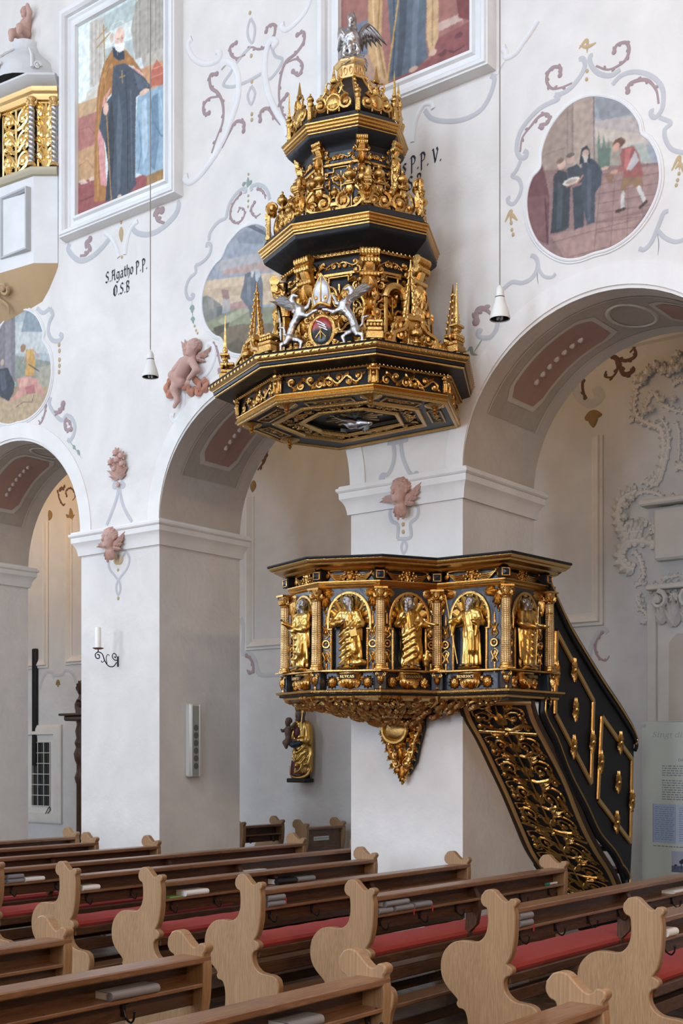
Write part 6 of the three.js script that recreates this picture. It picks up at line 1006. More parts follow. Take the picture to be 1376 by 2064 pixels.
{ // second tier
  ring([[0.5, 5.57], [0.5, 5.6], [0.45, 5.61]], 'tier_step', M.black); ring([[0.42, 5.56], [0.42, 6.12]], 'tier_body', M.blueBlack, 0.3); ring([[0.42, 5.99], [0.44, 5.995], [0.442, 6.01], [0.43, 6.02], [0.42, 6.022]], 'tier_moulding', M.gold);
  ring([[0.42, 6.1], [0.435, 6.135], [0.47, 6.160], [0.51, 6.195], [0.52, 6.215]], 'cornice_cove', M.black); ring([[0.515, 6.213], [0.528, 6.216], [0.528, 6.224], [0.522, 6.227]], 'cornice', M.gold); ring([[0.522, 6.226], [0.527, 6.233]], 'cornice_line', M.black); ring([[0.527, 6.232], [0.538, 6.236], [0.54, 6.246], [0.536, 6.250], [0.548, 6.256], [0.552, 6.268], [0.549, 6.272], [0.562, 6.278], [0.562, 6.288], [0.545, 6.295]], 'cornice', M.gold); ring([[0.55, 6.293], [0.53, 6.3], [0.5, 6.34], [0.485, 6.35], [0.3, 6.36]], 'roof', M.blueBlack);
  for (let i = 1; i < 6; i++) {
    onFace(i, 0.42, 6.06, (b, L) => { rinceau(b, L * 0.75, 0.055, 2, 0.005); rosette(b, 0, 0, 0.025, 8); }, 'frieze_ornament', M.gold, 0.004);
    onFace(i, 0.42, 5.79, (b, L) => { b.at(0, 0.0, 0); steppedFrame(b, L * 0.76, 0.38, 0.032, 0.012); b.pop(); b.at(0, 0.0, 0); arabesque(b, L * 0.5, 0.33, 3, 0.006); b.pop(); }, 'tier_panel', M.gold, 0.004);
    onFace(i, 0.66, 5.57, (b, L) => { // crest: double volutes and urns
      for (const m of [-1, 1]) { volute(b, m * L * 0.16, 0.075, 0.062, PI / 2, m, 0.017, 1.5); stem(b, curve([[m * 0.02, 0.02], [m * L * 0.16, 0.008], [m * L * 0.34, 0.02], [m * L * 0.44, 0.06], [m * L * 0.43, 0.12], [m * L * 0.34, 0.17]], 5), 0.02, 0.012, 6); volute(b, m * L * 0.36, 0.065, 0.035, 0, -m, 0.011); b.bevel(m * L * 0.24, 0.16, 0, 0.05, 0.05, 0.03, 0.005); b.bevel(m * L * 0.24, 0.19, 0, 0.08, 0.014, 0.05, 0.004); urn(b, m * L * 0.24, 0.197, 0, 0.085); acanthus(b, m * L * 0.24, 0.18, -PI / 2, 0.09, 0.06, 4); }
      b.bevel(0, 0.06, 0.01, 0.09, 0.035, 0.02, 0.006); urn(b, 0, 0.1, 0, 0.06); }, 'crest', M.gold); }
  for (let i = 1; i < 6; i++) { onCorner(i, 0.42, 5.78, (b) => { console_(b, 0.4, 1.25); urn(b, 0, -0.02, 0.1, 0.1); b.bevel(0, -0.05, 0.09, 0.07, 0.06, 0.08, 0.006); b.bevel(0, -0.12, 0.08, 0.055, 0.1, 0.06, 0.006); }, 'corner_console', M.gold); onCorner(i, 0.7, 5.57, (b) => { console_(b, 0.2, 1.5); stem(b, curve([[0, 0.0, 0.02], [0, 0.1, 0.07], [0, 0.22, 0.05], [0, 0.27, 0.0]].map(([x, y, z]) => [z * 0, y, 0]), 3), 0.018); b.at(0, 0.2, -0.02, PI / 2); volute(b, 0.0, 0.05, 0.05, -PI / 2, -1, 0.018); acanthus(b, 0, -0.02, PI / 2, 0.1, 0.08, 5); b.pop(); acanthus(b, 0, 0.02, PI / 2, 0.2, 0.09, 5); }, 'corner_scroll', M.gold); }
}
{ // crown: crest, ribbed dome, pedestal
  const P = [[0.46, 6.36], [0.44, 6.42], [0.38, 6.5], [0.29, 6.58], [0.2, 6.67], [0.13, 6.76]]; ring(P, 'dome', M.black, 0.6);
  for (let i = 1; i < 6; i++) { const b = new B(), c = P.map(([r, y]) => O(r, y)[i]); b.sweep(curve(c, 5, 3), 0.016, { seg: 6 }); const q = curve(c, 5, 3); for (let k = 2; k < q.length; k += 3) { b.at(q[k][0], q[k][1], q[k][2], cornerTurn(i)); b.at(0, 0.012, 0.01, PI / 2); volute(b, 0, 0.012, 0.018, -PI / 2, 1, 0.006); b.pop(); b.ball(0, 0.03, 0.012, 0.011, 1, 1, 1, 6); b.pop(); } b.mesh('dome_rib', M.gold, canopy);
    onCorner(i, 0.5, 6.35, (d) => { d.bevel(0, 0.03, 0, 0.035, 0.1, 0.035, 0.005); d.ball(0, 0.1, 0, 0.026); urn(d, 0, 0.09, 0, 0.055); leaf(d, 0, 0.05, -PI / 2, 0.09, 0.035); if (i === 2 || i === 5) obelisk(d, 0, 0.17, 0, 0.01, 0.18); }, 'corner_finial', M.gold); }
  for (let i = 1; i < 6; i++) { onFace(i, 0.5, 6.345, (b, L) => { for (const m of [-1, 1]) { volute(b, m * L * 0.27, 0.07, 0.055, PI / 2, m, 0.015, 1.5); stem(b, curve([[m * L * 0.3, 0.12], [m * L * 0.2, 0.15], [m * L * 0.15, 0.19]], 4), 0.01); volute(b, m * L * 0.16, 0.185, 0.018, 0, m, 0.006); b.bevel(m * L * 0.12, 0.07, 0.005, 0.012, 0.13, 0.014, 0.003); } b.ball(0, 0.08, 0.01, 0.05, 1, 1.05, 0.4, 14); b.sweep(Array.from({ length: 17 }, (_, k) => [0.055 * cos(k * PI / 8), 0.08 + 0.058 * sin(k * PI / 8), 0.008]), 0.01, { seg: 6 }); acanthus(b, 0, 0.13, PI / 2, 0.09, 0.09, 5); for (const m of [-1, 1]) stem(b, curve([[m * 0.04, 0.14], [m * 0.065, 0.19], [m * 0.05, 0.23], [m * 0.02, 0.22]], 4), 0.009); b.bevel(0, 0.235, 0, 0.05, 0.02, 0.03, 0.005); obelisk(b, 0, 0.25, 0, 0.013, 0.1); }, 'crown_crest', M.gold); }
  ring([[0.14, 6.75], [0.15, 6.755], [0.152, 6.768], [0.122, 6.775], [0.122, 6.86], [0.13, 6.865], [0.148, 6.885], [0.148, 6.9], [0.04, 6.905]], 'pelican_pedestal', M.paleGold);
  for (let i = 1; i < 6; i++) onFace(i, 0.122, 6.815, (b, L) => { for (const m of [-1, 1]) b.sweep(Array.from({ length: 13 }, (_, k) => [m * L * 0.25 + 0.013 * cos(k * PI / 6), 0.026 * sin(k * PI / 6), 0.004]), 0.005, { seg: 5 }); }, 'pedestal_ovals', M.paleGold);
}
{ // pelican on her nest
  const g = new THREE.Group(); g.name = 'pelican'; g.position.set(-0.05, 6.895, 0.05); g.rotation.y = 0.45; g.scale.setScalar(1.05); canopy.add(g);
  meshOf(creature([[[0, 0.06, -0.06, 0.04], [0, 0.1, 0, 0.06], [0, 0.19, 0.03, 0.055], [0, 0.25, 0.02, 0.035], [0.005, 0.3, 0.03, 0.026], [0.005, 0.325, 0.055, 0.027], [0.005, 0.3, 0.075, 0.02]], [[0.005, 0.305, 0.08, 0.014], [0.0, 0.24, 0.085, 0.005]], [[-0.045, 0.03, 0.05, 0.018], [-0.045, 0.09, 0.06, 0.017], [-0.04, 0.11, 0.075, 0.012]], [[0.05, 0.03, 0.05, 0.018], [0.05, 0.085, 0.06, 0.017], [0.045, 0.11, 0.075, 0.012]], [[0, 0.03, 0.07, 0.018], [0, 0.1, 0.085, 0.016], [0, 0.13, 0.085, 0.011]]], { k: 0.015, lo: [-0.1, -0.02, -0.13], hi: [0.1, 0.37, 0.13], cell: 0.007, detail: (x, y, z, d) => d - 0.003 * sin(y * 130 + x * 60) * sin(x * 120) }), 'body', M.silver, g);
  for (const m of [-1, 1]) { const w = new B(); w.at(m * 0.05, 0.22, -0.02, m * 0.5); wing(w, [0, 0, 0], [m * 0.07, 0.1, 0], 7, m > 0 ? 0.19 : 0.15, 0.04, -PI / 2 + m * 0.35); w.pop(); w.mesh('wing', m > 0 ? M.oldSilver : M.silver, g); }
  const n = new B(), r = lcg(21); for (let i = 0; i < 46; i++) { const a = r() * 6.28, y = 0.0 + r() * 0.05, R = 0.105 - y * 0.5; n.sweep(Array.from({ length: 6 }, (_, k) => { const q = a + k * 0.35; return [cos(q) * (R + (r() - 0.5) * 0.01), y + (k - 2.5) * 0.012 * (i % 2 ? 1 : -1), sin(q) * (R + (r() - 0.5) * 0.01)]; }), 0.007, { seg: 5 }); } n.ball(0, 0.0, 0, 0.1, 1, 0.35, 1, 12); n.mesh('nest', M.silver, g);
}
{ // coat of arms held by two griffins, on the front of the board
  const f = CF(3, 1.0), g = thing('coat_of_arms', 'silver griffins holding a mitre over a red and black oval shield, on the sounding board', 'coat of arms', [-5.65 + f.x + sin(f.turn) * 0.03, 4.49, 0.53 + f.z + cos(f.turn) * 0.03], f.turn);
  const lo = [-0.36, -0.02, -0.06], hi = [0.02, 0.46, 0.08];
  const gg = creature([[[-0.25, 0.115, 0, 0.03], [-0.235, 0.16, 0, 0.024], [-0.215, 0.21, 0.0, 0.026], [-0.165, 0.27, 0.005, 0.038], [-0.165, 0.3, 0.005, 0.034], [-0.21, 0.345, 0.005, 0.02], [-0.228, 0.375, 0.01, 0.018], [-0.215, 0.4, 0.015, 0.021]], [[-0.205, 0.405, 0.02, 0.012], [-0.175, 0.395, 0.025, 0.006]], [[-0.245, 0.11, 0.01, 0.026], [-0.27, 0.075, 0.02, 0.018], [-0.305, 0.07, 0.02, 0.013], [-0.308, 0.02, 0.02, 0.01], [-0.29, 0.004, 0.03, 0.01]], [[-0.235, 0.11, -0.01, 0.024], [-0.19, 0.095, 0.0, 0.018], [-0.155, 0.075, 0.0, 0.013], [-0.17, 0.02, 0.0, 0.01], [-0.15, 0.004, 0.01, 0.01]], [[-0.15, 0.3, -0.01, 0.02], [-0.11, 0.315, 0.0, 0.014], [-0.092, 0.355, 0.0, 0.01], [-0.082, 0.37, 0.01, 0.012]], [[-0.15, 0.265, 0.02, 0.02], [-0.1, 0.245, 0.03, 0.014], [-0.05, 0.265, 0.04, 0.01], [-0.025, 0.27, 0.04, 0.012]], [[-0.255, 0.12, -0.02, 0.01], [-0.29, 0.15, -0.02, 0.007], [-0.3, 0.2, -0.02, 0.007], [-0.335, 0.205, -0.02, 0.008]]], { k: 0.014, lo, hi, cell: 0.0055, detail: (x, y, z, d) => d - 0.002 * max(0, sin(y * 220)) * smooth(0.27, 0.2, y) * smooth(0.13, 0.18, y) });
  for (const m of [1, -1]) { const q = new THREE.Group(); q.name = 'griffin'; q.scale.x = m; g.add(q); meshOf(gg, 'griffin_body', M.silver, q); const w = new B(); wing(w, [-0.185, 0.275, 0.005], [-0.235, 0.35, 0.005], 7, 0.17, 0.042, PI - 0.7); w.mesh('wing', M.silver, q); }
  const sh = new B(); sh.ball(0, 0.135, 0.0, 0.08, 1, 1.22, 0.32, 24); const sm = sh.geometry(); const col = new Float32Array(sm.attributes.position.count * 3); for (let i = 0; i < sm.attributes.position.count; i++) { const y = sm.attributes.position.getY(i); const c = y > 0.14 ? [0.28, 0.02, 0.02] : [0.012, 0.02, 0.02]; col.set(c, i * 3); } sm.setAttribute('color', new THREE.BufferAttribute(col, 3)); meshOf(sm, 'shield', std({ vertexColors: true, roughness: 0.3 }), g);
  const ch = new B(); for (const k of [0, 1, 2]) ch.sweep([[-0.035 + k * 0.012, 0.205 - k * 0.022, 0.024], [0.0 + k * 0.012, 0.188 - k * 0.022, 0.03], [0.035 + k * 0.008, 0.165 - k * 0.018, 0.026]], 0.006, { seg: 5 }); ch.mesh('shield_bars', M.silver, g);
  const tr = new B(); tr.sweep([[-0.04, 0.085, 0.024], [0, 0.13, 0.03], [0.04, 0.085, 0.024]], 0.006, { seg: 5 }); tr.sweep([[0, 0.13, 0.03], [0, 0.075, 0.028]], 0.006, { seg: 5 }); tr.ball(0, 0.142, 0.026, 0.009); tr.mesh('shield_device', M.oldGold, g);
  const ca = new B(); ca.sweep(Array.from({ length: 33 }, (_, k) => [0.09 * cos(k * PI / 16), 0.135 + 0.108 * sin(k * PI / 16), 0]), 0.015, { seg: 8 }); for (let k = 0; k < 12; k++) { const a = k * PI / 6 + 0.26; leaf(ca, 0.095 * cos(a), 0.135 + 0.112 * sin(a), a + 0.8, 0.045, 0.03); } for (const m of [-1, 1]) { volute(ca, m * 0.11, 0.22, 0.025, 0, m, 0.008); volute(ca, m * 0.115, 0.12, 0.022, 0, m, 0.008); volute(ca, m * 0.1, 0.05, 0.025, 0, -m, 0.008); } ca.sweep(curve([[-0.05, 0.04, 0], [0, 0.0, 0.01], [0.05, 0.04, 0]], 5), 0.018, { seg: 6 }); ca.mesh('cartouche', M.gold, g);
  const mi = new B(), mo = [[-0.062, 0.3], [0.062, 0.3], [0.072, 0.36], [0.055, 0.43], [0.028, 0.49], [0, 0.53], [-0.028, 0.49], [-0.055, 0.43], [-0.072, 0.36]], rows = [[], []]; const cu = curve([...mo.slice(1), mo[0], mo[1]], 3); mi.slab(mo, 0.0, 0.012); for (let k = 0; k < 20; k++) { } mi.mesh('mitre', M.paintedSilver, g); new B().ball(0, 0.4, 0.005, 0.065, 1, 1.6, 0.45, 16).mesh('mitre_crown', M.paintedSilver, g);
  new B().slab(mo.map(([x, y]) => [x * 0.95 - 0.012, y + 0.004]), -0.05, -0.035).mesh('mitre_back', M.rosyDark, g);
  const mt = new B(); mt.sweep([...mo.slice(1), mo[0]].map(([x, y]) => [x, y, 0.012]), 0.0065, { seg: 6 }); mt.sweep([[0, 0.3, 0.036], [0, 0.4, 0.038], [0, 0.53, 0.014]], 0.006, { seg: 6 }); mt.sweep(curve([[-0.066, 0.298, 0.014], [0, 0.318, 0.04], [0.066, 0.298, 0.014]], 6), 0.012, { seg: 6 }); for (const m of [-1, 1]) mt.ball(m * 0.034, 0.36, 0.03, 0.014, 1, 1, 0.4, 8); mt.mesh('mitre_trim', M.gold, g);
}

// ---------- paintings, lettering and stucco figures on the nave wall ----------
function painting(list, w, h, seed) {
  const c = document.createElement('canvas'); c.width = w; c.height = h; const x = c.getContext('2d'), r = lcg(seed);
  for (const s of list) {
    if (s[0] === 'p') { x.fillStyle = s[1]; x.beginPath(); for (let i = 0; i < s[2].length; i += 2) i ? x.lineTo(s[2][i], s[2][i + 1]) : x.moveTo(s[2][0], s[2][1]); x.closePath(); x.fill(); }
    if (s[0] === 'l') { x.strokeStyle = s[1]; x.lineWidth = s[2]; x.lineCap = x.lineJoin = 'round'; x.beginPath(); for (let i = 0; i < s[3].length; i += 2) i ? x.lineTo(s[3][i], s[3][i + 1]) : x.moveTo(s[3][0], s[3][1]); x.stroke(); }
    if (s[0] === 'e') { x.fillStyle = s[1]; x.beginPath(); x.ellipse(s[2], s[3], s[4], s[5], 0, 0, 2 * PI); x.fill(); }
  }
  for (let k = 0; k < 500; k++) { const q = r() * w, v = r() * h, p = x.getImageData(q | 0, v | 0, 1, 1).data, g = 0.82 + 0.36 * r(), a = r() * 3.2, l = 6 + r() * 16; x.strokeStyle = `rgba(${p[0] * g | 0},${p[1] * g | 0},${p[2] * g | 0},0.5)`; x.lineWidth = 1 + 3 * r(); x.beginPath(); x.moveTo(q, v); x.lineTo(q + cos(a) * l * 0.5, v + sin(a) * l); x.stroke(); }
  const d = x.getImageData(0, 0, w, h);      // soft brush edges and paint grain
  for (const st of [4, w * 4, 4, w * 4]) { const src = new Uint8ClampedArray(d.data); for (let i = 2 * st; i < src.length - 2 * st; i++) d.data[i] = (src[i] * 2 + src[i - st] * 2 + src[i + st] * 2 + src[i - 2 * st] + src[i + 2 * st]) / 8; }
  const o = new Uint8ClampedArray(d.data);
  for (let j = 1; j < h - 1; j++) for (let i = 1; i < w - 1; i++) { const dx = Math.round(1.5 * n3(i * 0.09, j * 0.09, seed)), dy = Math.round(1.5 * n3(i * 0.09, j * 0.09, seed + 9)), k = (j * w + i) * 4, q = (clamp(j + dy, 0, h - 1) * w + clamp(i + dx, 0, w - 1)) * 4, g = 1 + 0.07 * n3(i * 0.03, j * 0.03, seed + 3) + 0.05 * (r() - 0.5); for (let m = 0; m < 3; m++) o[k + m] = (d.data[q + m] * 0.93 + 22) * g; }
  d.data.set(o); x.putImageData(d, 0, 0);
  const t = new THREE.CanvasTexture(c); t.colorSpace = THREE.SRGBColorSpace; return t;
}
function flat(outline, bx, tex, z, name, parent) {               // flat painted field, uv from its own box
  const g = new THREE.ShapeGeometry(new THREE.Shape(outline.map(([x, y]) => new THREE.Vector2(x, y)))), p = g.attributes.position, uv = [];
  for (let i = 0; i < p.count; i++) uv.push((p.getX(i) - bx[0]) / (bx[1] - bx[0]), (p.getY(i) - bx[2]) / (bx[3] - bx[2]));
  g.setAttribute('uv', new THREE.Float32BufferAttribute(uv, 2)); const m = meshOf(g, name, std({ map: tex, roughness: 0.85 }), parent); m.position.z = z; return m;
}
function rectFrame(b, x0, x1, y0, y1, prof) { b.grid(prof.map(([o, z]) => [[x0 - o, y0 - o, z], [x1 + o, y0 - o, z], [x1 + o, y1 + o, z], [x0 - o, y1 + o, z]]).reverse(), true); }
const PIC = [[0, 0.012], [0.004, 0.055], [0.03, 0.06], [0.042, 0.03], [0.05, 0.028], [0.085, 0.034], [0.1, 0.05], [0.115, 0.052], [0.12, 0.085], [0.14, 0.11], [0.17, 0.115], [0.178, 0.1], [0.19, 0.098], [0.2, 0.05], [0.205, 0]];
for (const [bx, list, seed, label] of [[[-9.56, -8.315, 6.995, 8.87], PAINT_AGATHO, 31, 'large wall painting of a bearded pope in an ochre cope with a triple cross staff'], [[-6.25, -4.99, 7.01, 8.9], PAINT_POPE, 47, 'large wall painting behind the silver pelican, with the hem of a dark robe']]) {
  const [x0, x1, y0, y1] = bx, o = thing('wall_painting', label, 'painting');
  flat([[x0, y0], [x1, y0], [x1, y1], [x0, y1]], bx, painting(list, 512, 768, seed), 0.014, 'canvas', o); const f = new B(); rectFrame(f, x0, x1, y0, y1, PIC); f.mesh('picture_frame', M.white, o, 0.5);
}
for (const [key, bx, list, h, label] of [['alms', [-4.54, -3.46, 5.19, 6.38], PAINT_ALMS, 560, 'round fresco of three monks giving alms to a man in red'], ['monk', [-7.88, -6.7, 5.16, 6.33], PAINT_MONK, 512, 'round fresco of a grey monk in a landscape, half hidden by the sounding board'], ['man', [-11.1, -9.96, 5.1, 6.3], PAINT_MAN, 512, 'round fresco of a man in yellow above a kneeling man, at the left edge']]) {
  const p = []; for (let i = 0; i < MEDALLIONS[key].length; i += 2) p.push([MEDALLIONS[key][i], MEDALLIONS[key][i + 1]]);
  const c = new THREE.CatmullRomCurve3(p.map(([x, y]) => new THREE.Vector3(x, y, 0)), true, 'centripetal').getPoints(p.length * 4).slice(0, -1).map((v) => [v.x, v.y]), o = thing('fresco_medallion', label, 'fresco');
  flat(c, bx, painting(list, 512, h, key.length * 13), 0.006, 'fresco', o);
  const b = new B(); b.sweep(c.map(([x, y]) => [x, y, 0.004]), 0.013, { seg: 8, closed: true }); const cx = (bx[0] + bx[1]) / 2, cy = (bx[2] + bx[3]) / 2; b.sweep(c.map(([x, y]) => [cx + (x - cx) * 1.035, cy + (y - cy) * 1.032, 0.002]), 0.008, { seg: 8, closed: true }); b.mesh('medallion_frame', M.white, o);
}
// blackletter painted with a broad pen: strokes in em units
const PEN = { S: [[0.5, 0.85, 0.3, 1, 0.08, 0.8, 0.15, 0.6, 0.42, 0.45, 0.48, 0.2, 0.25, 0, 0.02, 0.12]], A: [[0.05, 0.75, 0.15, 0.95, 0.35, 0.9], [0.22, 0.9, 0.12, 0.1, 0, 0], [0.5, 1, 0.52, 0.1, 0.62, 0], [0.14, 0.5, 0.52, 0.5]], g: [[0.4, 0.6, 0.15, 0.65, 0.05, 0.45, 0.08, 0.15, 0.2, 0.05, 0.38, 0.15], [0.42, 0.65, 0.42, -0.15, 0.2, -0.3, 0.02, -0.2]], a: [[0.08, 0.58, 0.25, 0.66, 0.38, 0.58, 0.38, 0.1, 0.46, 0], [0.38, 0.4, 0.1, 0.3, 0.06, 0.1, 0.18, 0, 0.36, 0.12]], t: [[0.15, 0.95, 0.15, 0.12, 0.3, 0], [0, 0.65, 0.35, 0.65]], h: [[0.08, 1, 0.08, 0], [0.08, 0.5, 0.25, 0.66, 0.4, 0.55, 0.4, 0.0, 0.28, -0.25]], o: [[0.22, 0.66, 0.06, 0.5, 0.06, 0.15, 0.22, 0, 0.4, 0.15, 0.4, 0.5, 0.22, 0.66]], P: [[0.15, 1, 0.15, -0.2], [0, 0.85, 0.15, 1, 0.38, 0.95, 0.5, 0.75, 0.42, 0.5, 0.18, 0.42]], O: [[0.35, 1, 0.08, 0.75, 0.08, 0.25, 0.35, 0, 0.6, 0.25, 0.6, 0.75, 0.35, 1], [0.25, 0.85, 0.25, 0.15]], B: [[0.12, 1, 0.12, 0, 0.35, 0.02, 0.5, 0.2, 0.42, 0.45, 0.15, 0.52], [0, 0.85, 0.2, 1, 0.42, 0.92, 0.45, 0.7, 0.18, 0.52]], V: [[0, 0.95, 0.08, 0.9, 0.26, 0.02], [0.26, 0.02, 0.5, 0.8, 0.4, 1]], i: [[0.1, 0.66, 0.1, 0.1, 0.2, 0], [0.08, 0.85, 0.14, 0.9]], u: [[0.05, 0.66, 0.05, 0.12, 0.18, 0, 0.36, 0.12], [0.36, 0.66, 0.38, 0.08, 0.46, 0]], s: [[0.36, 0.58, 0.2, 0.66, 0.06, 0.52, 0.32, 0.2, 0.2, 0, 0.02, 0.1]], '.': [[0.06, 0.08, 0.12, 0.02]], n: [[0.06, 0.66, 0.08, 0], [0.08, 0.5, 0.22, 0.66, 0.36, 0.55, 0.36, 0.08, 0.46, 0]] };
const ADV = { S: 0.62, A: 0.74, g: 0.55, a: 0.55, t: 0.4, h: 0.52, o: 0.52, P: 0.62, O: 0.75, B: 0.62, V: 0.62, i: 0.28, u: 0.55, s: 0.45, '.': 0.26, ' ': 0.25, n: 0.55 };
function penText(s, x, y, e) { const b = new B(); for (const ch of s) { for (const st of PEN[ch] || []) { const q = []; for (let i = 0; i < st.length; i += 2) q.push([x + st[i] * e * 0.85, y + st[i + 1] * e, 0]); const n = [0.055 * e, 0.06 * e]; for (let i = 0; i + 1 < q.length; i++) { const [a, c] = [q[i], q[i + 1]], z = 0.0025; b.quad([a[0] - n[0], a[1] - n[1], z], [c[0] - n[0], c[1] - n[1], z], [c[0] + n[0], c[1] + n[1], z], [a[0] + n[0], a[1] + n[1], z]); b.quad([a[0] - n[0] * 0.3, a[1] + n[1] * 0.3, z], [c[0] - n[0] * 0.3, c[1] + n[1] * 0.3, z], [c[0] + n[0] * 0.3, c[1] - n[1] * 0.3, z], [a[0] + n[0] * 0.3, a[1] - n[1] * 0.3, z]); } } x += ADV[ch] * e * 0.92; } return b; }
M.ink = std({ color: lin(0.035, 0.04, 0.055), roughness: 0.9, side: THREE.DoubleSide });
tag(penText('S.Agatho P.P.', -9.17, 6.245, 0.105).mesh('painted_inscription', M.ink), 'black painted lettering reading S.Agatho P.P., under the pope painting', 'lettering');
tag(penText('O.S.B', -9.06, 6.09, 0.105).mesh('painted_inscription', M.ink), 'black painted lettering reading O.S.B', 'lettering');
tag(penText('S.Pius P.P. V.', -5.89, 6.275, 0.115).mesh('painted_inscription', M.ink), 'black painted lettering ending in P.P.V., partly behind the sounding board', 'lettering');
tag(penText('O.S.B', -5.69, 6.13, 0.105).mesh('painted_inscription', M.ink), 'black painted letters just showing past the sounding board, below the line ending P.P.V.', 'lettering');
// stucco figures
{ const o = thing('stucco_putto', 'pink stucco putto with small wings and red ribbon, climbing over the middle arch', 'relief', [-8.03, 5.1, 0]);
  const J = { head: [0.101, 0.25], neck: [0.082, 0.185], chest: [0.024, 0.133], belly: [-0.041, 0.049], hip: [-0.106, -0.013], knee: [-0.122, -0.084], ankle: [-0.1, -0.19], toe: [-0.13, -0.244], hip2: [-0.054, -0.036], knee2: [-0.126, 0.037], shL: [0.101, 0.122], elL: [0.168, 0.031], haL: [0.082, -0.039], shR: [-0.047, 0.161], elR: [-0.162, 0.104] }, P = (k, z, r) => [...J[k], z, r];
  meshOf(creature([[P('neck', 0.05, 0.03), P('chest', 0.05, 0.06), P('belly', 0.055, 0.06), P('hip', 0.045, 0.055)], [P('hip', 0.05, 0.048), P('knee', 0.07, 0.04), P('ankle', 0.05, 0.025), P('toe', 0.06, 0.018)], [P('hip2', 0.05, 0.05), P('knee2', 0.09, 0.042)], [P('shL', 0.06, 0.038), P('elL', 0.075, 0.032), P('haL', 0.09, 0.02)], [P('shR', 0.04, 0.036), P('elR', 0.03, 0.028)]], { k: 0.014, lo: [-0.26, -0.34, -0.03], hi: [0.3, 0.26, 0.18], cell: 0.0075, detail: (x, y, z, d) => max(d, 0.004 - z) }), 'body', M.rosy, o);
  const h = meshOf(headGeo({ hair: 'curly', beard: 0, s: 1.75, turn: -0.5, cell: 0.0062 }), 'head', M.rosy, o); h.position.set(0.085, 0.175, 0.06); h.rotation.z = -0.2;
  const hd = new B(); hand(hd, [0.08, -0.045, 0.09], [-0.5, -0.8, 0.1], 1.7); hd.mesh('hand', M.rosy, o);
  for (const [a, t, s] of [[[-0.008, 0.19, 0.01], [-0.015, 0.27, 0.01], 1.65], [[0.127, 0.153, 0.01], [0.2, 0.17, 0.01], 0.05]]) { const w = new B(); wing(w, a, [lerp(a[0], t[0], 0.5), lerp(a[1], t[1], 0.5), a[2]], 4, 0.15, 0.045, s); w.mesh('wing', M.rosy, o); }
  for (const q of [[-0.202, 0.022, -0.256, -0.01, -0.256, -0.085, -0.216, -0.12, -0.209, -0.075], [-0.051, -0.076, 0.014, -0.088, 0.053, -0.15, 0.091, -0.116, 0.155, -0.169, 0.162, -0.106, 0.117, -0.043, 0.085, -0.01], [0.213, -0.052, 0.244, -0.095, 0.232, -0.147, 0.213, -0.125]]) new B().sweep(curve(q, 6).map(([x, y], i) => [x, y, 0.03 + 0.012 * sin(i * 0.9)]), 0.03, { seg: 8, flat: 0.5 }).mesh('ribbon', M.rosyRibbon, o); }
for (const [x, y, label] of [[-9.0, 3.64, 'pink stucco cherub head on the capital of the left pier'], [-5.6, 3.64, 'pink stucco cherub head on the capital above the pulpit']]) {
  const o = thing('cherub_head', label, 'relief', [x, y, 0.11]); const h = meshOf(headGeo({ hair: 'curly', beard: 0, s: 2.2, tilt: 0.05, turn: -0.25, cell: 0.0048 }), 'head', M.rosy, o); h.rotation.y = 0.15;
  for (const m of [-1, 1]) { const w = new B(); wing(w, [m * 0.04, 0.0, -0.04], [m * 0.09, 0.06, -0.04], 5, 0.13, 0.045, m > 0 ? 0.25 : PI - 0.25); w.mesh('wing', M.rosy, o); } const c = new B(); acanthus(c, 0, 0.0, -PI / 2, 0.14, 0.12, 5); c.mesh('collar', M.rosy, o); }
{ const o = thing('stucco_flowers', 'pink stucco bunch of roses between the left and middle arch', 'relief', [-8.97, 4.46, 0.015]); const b = new B(); for (const [x, y, r] of [[0, 0.1, 0.055], [0.075, 0.06, 0.05], [-0.075, 0.02, 0.05], [0.02, 0.03, 0.055], [0.085, -0.02, 0.045], [-0.02, -0.05, 0.045]]) { b.at(x, y, 0.02); rosette(b, 0, 0, r, 7, 0.4); b.ball(0, 0, 0.015, r * 0.6); b.pop(); } b.mesh('blossoms', M.rosy, o); const c = new B(); for (let k = 0; k < 6; k++) acanthus(c, 0, -0.13, PI / 2 + (k - 2.5) * 0.42, 0.16, 0.09, 3); c.ball(0, -0.2, 0.01, 0.025, 0.8, 1.2, 0.6); c.mesh('leaves', M.rosy, o); }
